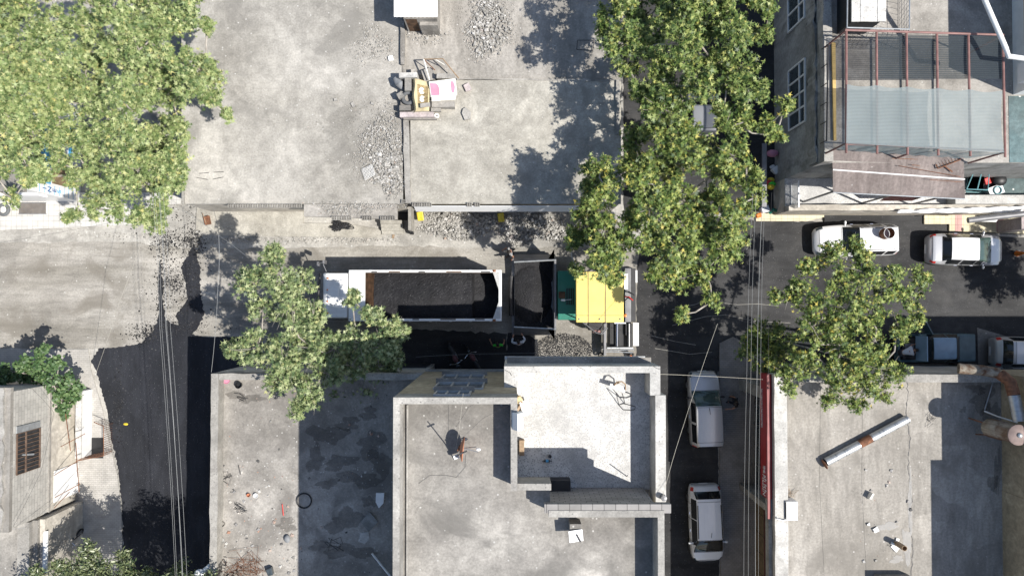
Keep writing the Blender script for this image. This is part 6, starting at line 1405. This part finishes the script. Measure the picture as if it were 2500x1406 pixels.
def wires(name, label, cx, cy, rx, ry, n, seed, z, mat='dark', curl=.5, r_=.01):
    r = random.Random(seed); m = MB()
    for k in range(n):
        a = r.uniform(-.6, .6)+(k % 2)*.7; x, y = cx+r.uniform(-rx, rx)*.4, cy+r.uniform(-ry, ry)*.6; l = r.uniform(.5, 1)
        p0 = (x-rx*l*math.cos(a), y-ry*l*math.sin(a)); p2 = (x+rx*l*math.cos(a), y+ry*l*math.sin(a)); pm = ((p0[0]+p2[0])/2+r.uniform(-1, 1)*ry*curl, (p0[1]+p2[1])/2+r.uniform(-1, 1)*ry*curl)
        m.tube([G(*p0, z+r.uniform(.01, .1)), G(*pm, z+r.uniform(.05, .2)), G(*p2, z+r.uniform(.01, .1))], r_, 4)
    return one(m, name, mat, label, 'wire bundle')
wires('rebar_bundle', 'bundle of bent iron bars near the top of the littered roof', 588, 972, 16, 14, 6, 1, zl)
wires('rebar_bundle', 'crossed iron bars in the middle of the littered roof', 584, 1240, 17, 14, 10, 2, zl)
wires('brush_heap', 'heap of dry twigs at the bottom of the littered roof', 600, 1385, 50, 34, 34, 3, zl, 'rust', 1.2, .008)
wires('wire_tangle', 'dark wire tangle on the shaded part of the low roof', 820, 1330, 22, 16, 6, 4, zl, 'dark', 1.5, .012)
wires('wire_tangle', 'thin wire curl by the west parapet, middle', 548, 1165, 14, 12, 5, 5, zl, 'dark', 1.5, .01)
one(MB().ball(G(701, 1315, zl+.1), (.16, .2, .1), 10, 6), 'dark_rag', 'sack', 'dark rag on the brown stained roof', 'rag', smooth=True)
one(wob(boxpx(650, 1388, 664, 1406, zl+.003, zl+.3, .3), .03), 'plastic_bag', 'glass_win', 'bluish plastic bag at the bottom of the littered roof', 'bag', bevel=.05)
p = G(497, 1392, 5.0); t = thing('wall_lamp', 'white street lamp head reaching over the alley at the bottom edge', 'street lamp', (p.x, p.y, 4.6))
MB().tube([G(517, 1378, 5.0), G(500, 1392, 5.1)], .14, 10).build('lamp_arm', M['white_metal'], t, True); MB().ball(G(489, 1400, 5.1), (.30, .24, .14), 14, 8).build('lamp_head', M['white_metal'], t, True)

# ------------------------------------------------------------------ sign building roof
zs = ZSF
A, B_ = G(2012, 1130, zs+.22), G(2216, 1022, zs+.22); d = B_-A
t = thing('flue_pipe', 'long galvanised flue pipe with one rusty length lying on the sign shop roof', 'pipe', (A.x, A.y, zs))
for nm, u0, u1, mt in (('pipe_length', .02, .42, 'galv'), ('rusty_length', .42, .56, 'rust'), ('pipe_length', .56, .64, 'wood_board'), ('pipe_length', .64, 1.0, 'galv')):
    o = MB().tube([A+d*u0, A+d*u1], .20, 18, False).build(nm, M['galv' if mt == 'wood_board' else mt], t, True)
for u in (.14, .24, .27, .41, .57, .66, .70, .84, .86, .985):
    dd = d.normalized(); MB().tube([A+d*u-dd*.02, A+d*u+dd*.02], .212, 18, False).build('pipe_band', M['steel'], t, True)
MB().tube([A+d*.02, A+d*.025], .19, 18).build('pipe_mouth', M['black'], t)
m = Vector((d.x, d.y, 0)).normalized().to_track_quat('Z', 'Y').to_matrix()
one(MB().lathe(G(2013, 1133, zs+.2), [(.0, -.01), (.25, -.01), (.25, .01), (0, .01)], 18, m, False), 'pipe_lid', 'rust', 'round rusty lid leaning at the open end of the flue pipe', 'lid')
p = G(1934, 1244, zs+.5); t = thing('air_conditioner', 'white air conditioner unit behind the red sign parapet', 'air conditioner', (p.x, p.y, zs))
a, b_ = G(1920, 1224, zs+.8), G(1948, 1270, zs+.8); MB().b2(a.x, b_.x, b_.y, a.y, zs+.08, zs+.8).build('case', M['white_metal'], t, bevel=.02); MB().b2(a.x-.015, a.x-.003, b_.y+.08, a.y-.08, zs+.15, zs+.73).build('fan_grille', M['black'], t)
MB().tube([G(1890, 1250, zs+.5), G(1898, 1266, zs+.75), G(1912, 1270, zs+.8), G(1922, 1265, zs+.5)], .03, 6).build('hose', M['white'], t, True)
wires('dry_plant', 'dry weed growing behind the red sign parapet', 1930, 1200, 8, 22, 10, 6, zs, 'wood', 1, .008)
wires('wire_tangle', 'thin wire coil on the sign shop roof near the brown wall', 2272, 1022, 10, 10, 6, 7, zs, 'dark', 1.8, .009)
p = G(2188, 1325, zs); t = thing('roof_vent', 'short standing brown vent pipe with white tile shards at its foot', 'vent', (p.x, p.y, zs))
MB().lathe((0, 0, 0), [(.13, 0), (.13, .75), (.11, .75), (.11, .05)], 16).build('vent_pipe', M['wood'], t, True, world=False)
for k, (x, y, lb) in enumerate(((2138, 1293, 'white square tile lying alone left of the roof vent'), (2191, 1318, 'white tile piece just above the shards'), (2186, 1335, 'largest white tile shard below the roof vent'), (2120, 1280, 'small white tile on the crack of the sign shop roof'), (2178, 1326, 'narrow white tile shard left of the largest shard'), (2196, 1334, 'small white tile shard right of the largest shard'))):
    s = (.24, .16, .34, .12, .12, .15)[k]; one(wob(MB().box(G(x, y, zs+.06), (s, s*.9, .05), .4+k, .15), .02), 'tile_shard', 'white', lb, 'tile')
one(wob(MB().box(G(2125, 1210, zs+.16), (.1, .32, .3), -.5), .02), 'broken_tile', 'cream', 'cream chipped block standing on the sign shop roof', 'block')
one(MB().b2(G2(2133, 1403, zs)[0], G2(2215, 1403, zs)[0], G2(2150, 1440, zs)[1], G2(2150, 1400, zs)[1], zs+.003, zs+.65), 'roof_hatch', 'concrete_c', 'roof hatch with two short rods at the bottom edge of the sign shop roof', 'hatch')
# big rusty fan and ducts at the right edge
ce = G(2488, 1062, 7.9); t = thing('exhaust_fan', 'rust streaked round roof fan with pinkish cap beside the brown wall', 'fan', (ce.x, ce.y, ZSF))
MB().lathe((ce.x, ce.y, 5.9), [(.40, 0), (.45, .1), (.45, 1.0), (.41, 1.05), (.41, 1.9)], 24).build('fan_housing', M['rust_streak'], t, True)
MB().lathe((ce.x, ce.y, 7.8), [(.47, 0), (.47, .06), (.40, .10), (.1, .14)], 24).build('fan_cap', M['fan_shaded_pink'], t, True); MB().ball((ce.x, ce.y, 7.96), (.12, .12, .08), 12, 6).build('hub', M['galv'], t, True)
for k in range(3): a_ = 2.1*k+.4; MB().tube([(ce.x+.36*math.cos(a_), ce.y+.36*math.sin(a_), 5.95), (ce.x+.5*math.cos(a_), ce.y+.5*math.sin(a_), ZSF)], .035, 6).build('leg', M['rust'], t)
pts = [G(2340, 899, 5.9), G(2400, 904, 6.2), G(2440, 912, 6.5), G(2466, 932, 6.8), G(2476, 965, 7.0), G(2488, 1028, 7.2)]
t = thing('vent_duct', 'thick duct, rusty at its bend and grey beyond, over the street corner', 'duct', G(2440, 912, 5.5))
MB().tube(pts[:3], .25, 16).build('duct_length', M['rust_streak'], t, True); MB().tube(pts[2:5], .262, 16).build('rusty_elbow', M['rust'], t, True); MB().tube(pts[4:], .25, 16).build('duct_length', M['galv'], t, True)
for u in (.05, .45, .6, .95):
    q = pts[4].lerp(pts[5], u); dd = (pts[5]-pts[4]).normalized(); MB().tube([q-dd*.02, q+dd*.02], .262, 16, False).build('duct_band', M['steel'], t, True)
one(MB().tube([G(2403, 1003, zs+.5), G(2435, 1016, zs+.9), G(2484, 1031, zs+1.5)], .035, 6), 'white_pipe', 'white', 'thin white pipe slanting from the roof to the duct', 'pipe')
one(MB().tube([G(2425, 930, zs+.05), G(2404, 1000, zs+.1)], .03, 6), 'grey_pipe', 'galv', 'thin grey pipe lying in the dark stained roof corner', 'pipe')

# ------------------------------------------------------------------ terrace under the red beams
zb_ = ZN+2.5
t = thing('pergola', 'pergola of red steel beams with green and dark shade nets', 'pergola', G(2260, 220, ZN))
xs_ = (2066, 2140, 2213, 2287, 2364, 2448)
for k, x in enumerate(xs_):
    xb = x+(6 if k == 5 else k*1.2); MB().tube([G(x, 74+k*2.2, zb_), G(xb, 374+k*2, zb_)], .05, 6).build('beam', M['red_steel'], t)
MB().tube([G(2063, 74, zb_+.06), G(2450, 86, zb_+.06)], .05, 6).build('beam', M['red_steel'], t); MB().tube([G(2063, 352, zb_-.06), G(2450, 368, zb_-.06)], .04, 6).build('beam', M['red_steel'], t)
for (x, y) in ((2066, 74), (2448, 86), (2068, 350), (2452, 372), (2260, 360)):
    p = G(x, y, zb_); MB().tube([p, (p.x, p.y, ZN)], .045, 6).build('post', M['red_steel'], t)
def netsheet(c, nx, ny, f, name, mat):
    q = MB(); vs = []
    for i in range(nx+1):
        for j in range(ny+1):
            u, v = i/nx, j/ny; P_ = c[0].lerp(c[1], u).lerp(c[3].lerp(c[2], u), v); vs.append(P_+Vector(f(u, v)))
    q.add(vs, [(i*(ny+1)+j, i*(ny+1)+j+1, (i+1)*(ny+1)+j+1, (i+1)*(ny+1)+j) for i in range(nx) for j in range(ny)]); return q.build(name, M[mat], t, True)
c = [G(2068, 205, zb_+.1), G(2447, 222, zb_+.1), G(2452, 373, zb_+.1), G(2066, 350, zb_+.1)]
netsheet(c, 60, 18, lambda u, v: (.10*math.sin(v*math.pi)*((u > .93)*(-(u-.93)*14)), (-.10*abs(math.sin(u*5*math.pi+.15)))*(1-v), -.08*abs(math.sin(u*5*math.pi))*math.sin(v*3.1)), 'green_net', 'green_net')
c = [G(2066, 350.5, zb_+.09), G(2452, 373.5, zb_+.09), G(2358, 388, zb_-1.0), G(2040, 366, zb_-1.0)]
netsheet(c, 50, 5, lambda u, v: (0, .03*math.sin(u*60)*v, .04*math.sin(u*40)*v), 'net_flap', 'green_net')
c = [G(2141, 84, zb_-.1), G(2447, 90, zb_-.1), G(2447, 193, zb_-.1), G(2141, 193, zb_-.1)]
netsheet(c, 30, 10, lambda u, v: (0, 0, -.05*abs(math.sin(u*4*math.pi))*math.sin(v*3.1)), 'dark_net', 'dark_net')
p = G(2035, 230, ZN+.2); one(MB().prism(GP([(2031, 104), (2040, 104), (2042, 343), (2036, 343)], ZN+.5), ZN+.42, ZN+.5), 'yellow_plank', 'wood_yellow', 'long yellow plank along the terrace parapet', 'plank')
rl = MB(); rl.tube([G(2022, 108, ZN+1.0), G(2018, 345, ZN+1.0)], .035, 6)
for k in range(6): p = G(2022-k*.8, 108+k*47, ZN+1.0); rl.tube([p, (p.x, p.y, ZN+.3)], .02, 5)
one(rl, 'terrace_railing', 'dark', 'dark handrail along the roof terrace parapet', 'railing')
# wire cage and the small roofed tank house
t = thing('wire_cage', 'green wire cage with slanting frame at the top of the terrace', 'cage', G(2130, 60, ZN)); m = MB()
z0, z1 = ZN+.05, ZN+2.1
bt = [G(2040, 118, z0), G(2195, 120, z0), G(2195, -60, z0), G(2040, -60, z0)]; tp = [G(2068, 68, z1), G(2220, 72, z1), G(2222, -90, z1), G(2070, -90, z1)]
for k in range(4): m.tube([tp[k], tp[(k+1) % 4]], .03, 5); m.tube([bt[k], tp[k]], .03, 5)
m.build('cage_frame', M['galv'], t); m = MB()
for k in range(14):
    u = k/13; m.tube([bt[0].lerp(bt[1], u), tp[0].lerp(tp[1], u)], .008, 4); m.tube([bt[1].lerp(bt[2], u), tp[1].lerp(tp[2], u)], .008, 4)
for k in range(5):
    u = k/4; m.tube([bt[0].lerp(tp[0], u), bt[1].lerp(tp[1], u)], .01, 4); m.tube([bt[1].lerp(tp[1], u), bt[2].lerp(tp[2], u)], .01, 4)
m.build('cage_mesh', M['grey_metal'], t)
t = thing('pigeon_loft', 'small hut with pale worn sheet roof inside the wire cage', 'hut', G(2125, 20, ZN))
MB().prism(rect(2090, -80, 2160, 46, ZN+1.9), ZN+.003, ZN+1.8).build('hut_wall', M['dark'], t)
for k in range(4): MB().prism(rect(2082+k*21, -80, 2102.6+k*21, 51, ZN+2.0), ZN+1.83+.02*(k % 2), ZN+1.9+.02*(k % 2)).build('roof_board', M['kerb_white'], t)
# balcony and teal floor things
p = G(2009, 412, BF); t = thing('blue_barrel', 'pale blue plastic tub lying on the white balcony', 'tub', (p.x, p.y, BF))
mm = Matrix.Rotation(R(35), 3, 'Z') @ Matrix.Rotation(R(55), 3, 'Y'); MB().lathe((0, 0, .25), [(.15, -.25), (.22, .25), (.2, .25), (.13, -.2)], 16, mm).build('tub_body', M['blue_plastic'], t, True, world=False); MB().torus((0, 0, .25), .215, .02, 16, 6, mm).build('tub_rim', M['blue_plastic'], t, True, world=False)
one(wob(boxpx(1957, 407, 1966, 428, BF+.003, BF+.4, .2), .03), 'white_cloth', 'white', 'white cloth hanging at the balcony railing', 'cloth', bevel=.04)
t = thing('trolley', 'turquoise steel trolley frame on the teal terrace right of the brown roof', 'trolley', G(2385, 440, BF)); m = MB()
z0, z1 = BF+.1, BF+1.2; bt = [G(2358, 468, z0), G(2392, 470, z0), G(2398, 410, z0), G(2366, 406, z0)]; tp = [G(2360, 462, z1), G(2412, 464, z1), G(2416, 408, z1), G(2384, 404, z1)]
for k in range(4): m.tube([tp[k], tp[(k+1) % 4]], .025, 5); m.tube([bt[k], bt[(k+1) % 4]], .025, 5); m.tube([bt[k], tp[k]], .025, 5)
m.tube([tp[0].lerp(tp[1], .5), tp[3].lerp(tp[2], .5)], .03, 5); m.build('trolley_frame', M['blue_frame'], t); q = MB(); q.add([bt[0].lerp(tp[0], .4), bt[1].lerp(tp[1], .4), bt[2].lerp(tp[2], .4), bt[3].lerp(tp[3], .4)], [(0, 1, 2, 3), (3, 2, 1, 0)]); q.build('tray', M['white'], t)
one(MB().ball(G(2438, 440, BF+.32), (.42, .36, .28), 12, 8), 'black_bag', 'black', 'black rubbish bag on the teal terrace right of the trolley', 'bag', smooth=True)
p = G(2432, 465, BF+.4); t = thing('metal_box', 'grey metal box with coiled blue hose near the planter', 'box', (p.x, p.y, BF+.02)); MB().box((0, 0, .2), (.8, .5, .4), .35).build('box_case', M['galv'], t, world=False); MB().torus((.05, .0, .45), .2, .03, 20, 6).build('hose', M['blue_frame'], t, True, world=False)
p = G(2420, 402, BF+.5); t = thing('old_appliance', 'dark tilted appliance with white panel behind the trolley', 'appliance', (p.x, p.y, BF+.02)); MB().box((0, 0, .35), (.5, 1.1, .6), .75, .2).build('case', M['black'], t, world=False); MB().box((.22, -.2, .68), (.3, .3, .03), .75, .2).build('panel', M['white'], t, world=False)
one(wob(MB().box(G(2407, 443, BF+.25), (.3, .35, .3), .3), .02), 'plastic_crate', 'red', 'red crate between the trolley and the black bag', 'crate', bevel=.03)
m = MB()
for k, (a, b_) in enumerate((((2178, 387), (2305, 392)), ((2194, 405), (2345, 432)), ((2226, 403), (2246, 405)), ((2270, 439), (2350, 445)))): m = MB().tube([G(*a, 6.12), G(*b_, 5.95)], .014, 5); one(m, 'iron_rod', 'rust', ('uppermost rusty rod lying on the brown sheet roof', 'long slanting rusty rod on the brown sheet roof', 'shortest rusty rod on the brown sheet roof', 'lowest rusty rod on the brown sheet roof')[k], 'rod')
m = MB(); A, B_ = G(2290, 412, 6.05), G(2345, 390, 6.1); m.tube([A, B_], .025, 5)
for k in range(9): q = A.lerp(B_, k/8); m.tube([q, q+Vector((-.12, .18, .12))], .01, 4)
m.tube([G(2285, 402, 6.05), A], .03, 5); m.tube([G(2305, 405, 6.05), G(2325, 420, 6.0)], .03, 5); one(m, 'rusty_grille', 'rust', 'rusty comb shaped grille on the brown sheet roof', 'grille')
# goods on the pavement by the mossy wall
def goods(px, py, s, mat, name, label, h=.5, rz=.3): return one(wob(MB().box(G(px, py, .12+h/2), (s, s*.8, h), rz), .03), name, mat, label, 'goods', bevel=.06)
one(MB().ball(G(1886, 375, .6), (.34, .22, .25), 10, 6), 'pink_toy', 'pink', 'pink toy hanging in the dark beside the mossy wall', 'toy', smooth=True)
goods(1896, 415, .5, 'white', 'paper_box', 'open white box in the dark beside the mossy wall', .3, .6); goods(1885, 408, .25, 'cloth_white', 'paper_bag', 'small white bag left of the open white box', .2)
t = thing('toy_figure', 'yellow green and red plastic toys stacked beside the mossy wall', 'toy', G(1883, 450, .1))
for k, (x, y, mt) in enumerate(((1882, 440, 'yellow_bag'), (1877, 446, 'red'), (1885, 450, 'cloth_green'), (1882, 457, 'yellow_bag'))): MB().ball(G(x, y, .5+.1*k), (.22, .16, .16), 10, 6).build('toy_part', M[mt], t, True)
one(MB().tube([G(1878, 520, .3), G(1888, 512, .5), G(1904, 518, .3)], .1, 8), 'green_hose', 'green', 'green hose coil on the yellow pavement corner', 'hose', smooth=True)
goods(1866, 512, .45, 'cloth_white', 'white_sack', 'white sack on the yellow pavement corner', .4); goods(1851, 527, .3, 'orange', 'orange_tin', 'orange tin at the tree edge by the yellow pavement', .3)
bl = thing('shop_awning', 'dark awning frame beside the mossy wall under the trees', 'awning', G(1866, 440, 0))
MB().prism(rect(1861, 350, 1872, 505, 2.2), 2.12, 2.2).build('awning_beam', M['grey_metal'], bl); MB().tube([G(1866, 500, 2.15), Vector((G(1866, 500, 2.15).x, G(1866, 500, 2.15).y, 0))], .03, 6).build('post', M['grey_metal'], bl)
# awning boards over the shops below the planter
t = thing('folded_awning', 'white crumpled awning along the shop front beside the yellow paving', 'awning', G(2350, 508, 2.2))
A, B_, C_, D = G(2190, 513, 2.35), G(2560, 502, 2.45), G(2560, 521, 2.1), G(2190, 520, 2.2); q = MB(); vs = []; n = 70
for i in range(n+1):
    for j in range(7): u, v = i/n, j/6; vs.append(A.lerp(B_, u).lerp(D.lerp(C_, u), v)+Vector((0, 0, .07*math.sin(u*40+v*5)+.05*math.sin(u*93+v*3))))
q.add(vs, [(i*7+j, i*7+j+1, (i+1)*7+j+1, (i+1)*7+j) for i in range(n) for j in range(6)]); o = q.build('awning_cloth', M['white_metal'], t, True); s = o.modifiers.new('thick', 'SOLIDIFY'); s.thickness = .02
MB().tube([G(2363, 538, 2.3), G(2395, 534, 2.4), G(2520, 520, 2.7)], .16, 14).build('awning_roller', M['grey_metal'], t, True)
q = MB(); q.add([G(2372, 541, 2.2), G(2432, 542, 2.1), G(2440, 532, 2.25), G(2390, 533, 2.3)], [(0, 1, 2, 3), (3, 2, 1, 0)]); q.build('awning_valance', M['white'], t)
one(boxpx(2494, 530, 2520, 560, .13, 2.0), 'pink_cabinet', 'pink_stone', 'pinkish cabinet on the yellow paving at the right edge', 'cabinet')
p = G(2497, 618, .5); t = thing('traffic_cone', 'orange traffic cone on the street at the right edge', 'cone', (p.x, p.y, .01)); MB().lathe((0, 0, 0), [(.16, .03), (.03, .7)], 16).build('cone_body', M['orange'], t, True, world=False); MB().box((0, 0, .016), (.4, .4, .03)).build('cone_base', M['black'], t, world=False)

# ------------------------------------------------------------------ old house things
t = thing('area_railing', 'rusty railing cage round a basement opening beside the black alley', 'railing', G(228, 1078, .06))
MB().prism(rect(206, 1068, 252, 1118, .07), .061, .07).build('pit_cover', M['black'], t); m = MB(); z1 = 1.0
cn = [G(229, 1030, z1), G(253, 1040, z1), G(253, 1112, z1), G(190, 1124, .9)]
for k in range(3): m.tube([cn[k], cn[k+1]], .022, 5)
for k in range(14):
    u = k/13; q = cn[1].lerp(cn[2], u); m.tube([q, (q.x-.05, q.y, .07)], .012, 4); q = cn[2].lerp(cn[3], u); m.tube([q, (q.x, q.y+.1, .07)], .012, 4)
for k in range(6): q = cn[0].lerp(cn[1], k/5); m.tube([q, (q.x, q.y, .07)], .012, 4)
m.build('rails', M['rust'], t)
one(wob(MB().tube([G(207, 988, .12), G(222, 984, .15)], [.12, .06], 8), .01), 'roof_tile', 'terracotta', 'orange curved roof tile on the pavement by the alley', 'tile')
m = MB()
for k, (a, b_) in enumerate((((148, 1090), (208, 1058)), ((185, 1080), (193, 1200)), ((132, 1160), (200, 1118)), ((132, 1215), (196, 1180)), ((160, 1010), (172, 1100)), ((132, 1240), (170, 1200)))): m.tube([G(*a, 2.3), G(*b_, 1.6)], .02, 5)
one(m, 'vine_trellis', 'rust', 'loose rusty trellis wires on the plaster wall of the old house', 'trellis')
one(MB().tube([G(24, 1112, 5.2), G(82, 1108, 3.9)], .05, 6), 'window_pole', 'galv', 'pale pole across the barred window of the old house', 'pole')
one(MB().tube([G(112, 1296, 3.2), G(110, 1406, 3.6)], .12, 8), 'drain_pipe', 'white', 'pale drain pipe beside the side house wall', 'pipe')
one(MB().ball(G(307, 1035, .03), (.14, .07, .02), 8, 4), 'fallen_leaf', 'yellow_bag', 'yellow leaf lying on the black asphalt', 'leaf')

# ------------------------------------------------------------------ cables
def cable(label, pts, r=.014, mat='galv', sag=.25, group=None, n=14):
    P_ = [G(*q) for q in pts]; out = []
    for a, b_ in zip(P_, P_[1:]):
        for k in range(n): u = k/n; out.append(a.lerp(b_, u)-Vector((0, 0, sag*4*u*(1-u))))
    out.append(P_[-1]); return tag(MB().tube(out, r*.45, 5).build('overhead_cable', M[mat]), label, 'cable', group)
M['cable'] = plain('grey_cable', (.26, .265, .26), .6, var=.05); M['cable_d'] = plain('dark_cable', (.05, .05, .05), .6, var=.05); M['cable_w'] = plain('pale_cable', (.46, .43, .36), .6, var=.05)
GA = 'cables hanging over the black alley'
for k, (x0, x1, r) in enumerate(((386, 431, .012), (391, 435, .012), (401, 450, .02), (403.5, 447.5, .01), (412, 460, .013))):
    cable('thin grey overhead cable in the bundle running down the black alley', [(x0-14, 470, 9), (x0+4, 800, 8.7), (x1, 1480, 9)], r, 'cable', .12, GA)
GR = 'cables hanging over the shaded lane'
for k, (x0, x1, x2, r) in enumerate(((1838, 1823, 1816, .013), (1846, 1833, 1827, .014), (1862, 1848, 1845, .022), (1868, 1857, 1852, .012), (1884, 1876, 1872, .012))):
    cable('grey overhead cable in the bundle running down the shaded lane', [(x0, 470, 8.6), (x1, 925, 8.4), (x2, 1480, 8.6)], r, 'cable' if k < 4 else 'cable_d', .12, GR)
cable('pale service cable from the terrace corner up over the shaded lane', [(1618, 1212, 11.3), (1668, 1040, 10.6), (1752, 790, 8.6)], .016, 'cable_w', .1)
cable('reddish cable crossing the shaded lane from terrace to sign shop', [(1600, 913, 11.1), (1700, 917, 9.2), (1862, 926, 6.2)], .016, 'cable_w', .1)
cable('pale cable from the alley pavement across the dusty road', [(236, 906, 2.2), (290, 740, 6.5), (346, 590, 8.6)], .016, 'cable_w', .05)
cable('double cable rising from the low roof corner to the road side', [(516, 908, 5.5), (532, 700, 7.5), (534, 575, 8), (522, 515, 4.2)], .02, 'cable', .1)
cable('cable slanting from the workshop corner to the leaning tree', [(388, 490, 6.0), (455, 518, 6.2), (535, 575, 7.0), (605, 628, 7.5)], .014, 'cable', .05)
cable('thin dark cable crossing the road at the far left', [(-60, 602, 7.5), (120, 572, 7.6), (290, 540, 7.8)], .011, 'cable_d', .05)
cable('thin cable along the front of the tall block above the motorbikes', [(1015, 871, 4), (1150, 864, 4.2), (1330, 862, 5)], .010, 'cable', .05)
cable('lower thin cable along the front of the tall block', [(1036, 905, 4.6), (1140, 903, 4.8), (1232, 911, 6.5)], .010, 'cable', .03)
cable('thin cable across the paver canopy', [(1478, 640, 6.5), (1476, 780, 6.2), (1474, 900, 7)], .010, 'cable_d', .02)
cable('white aerial cable over the grey roof', [(1131, 960, 14.05), (1122, 1040, 13.7), (1112, 1100, 13.5)], .010, 'cable_w', .02)
cable('dark aerial cable from the dish to the terrace wall', [(1135, 1062, 13.6), (1180, 1020, 13.9), (1250, 985, 14.05)], .010, 'cable_d', .02)
cable('loose wire lying in a curve on the grey roof', [(1137, 1110, 13.03), (1136, 1140, 13.03), (1115, 1165, 13.03), (1090, 1160, 13.03), (1050, 1160, 13.03), (1022, 1180, 13.03)], .010, 'cable_d', 0, None, 3)
cable('black cable end on the terrace parapet, left', [(1233, 903, 11.03), (1246, 910, 11.04), (1256, 932, 10.9)], .02, 'cable_d', 0)
cable('black cable end on the terrace parapet, middle', [(1408, 893, 11.05), (1430, 905, 11.05)], .015, 'cable_d', 0)
cable('black cable end on the terrace parapet, right', [(1594, 893, 11.05), (1606, 900, 11.05), (1625, 902, 10.9)], .018, 'cable_d', 0)
cable('thin wire along the roof behind the red sign', [(1924, 945, 5.05), (1920, 1110, 5.05), (1912, 1270, 5.3)], .010, 'cable_d', 0)
cable('thin dark cable over the house window', [(30, 938, 5.6), (80, 950, 5.0), (131, 1006, 3.0), (100, 1150, 4.0), (32, 1285, 5.6)], .014, 'cable_d', .05)
cable('two loose cables sagging at the south corner of the old house', [(-10, 1300, 5.65), (60, 1288, 5.0), (128, 1226, 2.6)], .02, 'cable', .15)
# cracks on the sign shop roof
m = MB(); r = random.Random(5); pts = []
for k in range(60): pts.append(G(2213+.17*k*1.4+r.gauss(0, 1.5)+3*math.sin(k*.4), 905+k*8.6, ZSF+.004))
for a, b_ in zip(pts, pts[1:]):
    w_ = r.uniform(.010, .028); m.add([a+Vector((-w_, 0, 0)), b_+Vector((-w_, 0, 0)), b_+Vector((w_, 0, 0)), a+Vector((w_, 0, 0))], [(0, 1, 2, 3)])
bld = [o for o in SC.objects if o.name.startswith('hardware_shop')][0]; m.build('roof_crack', M['dark'], bld)
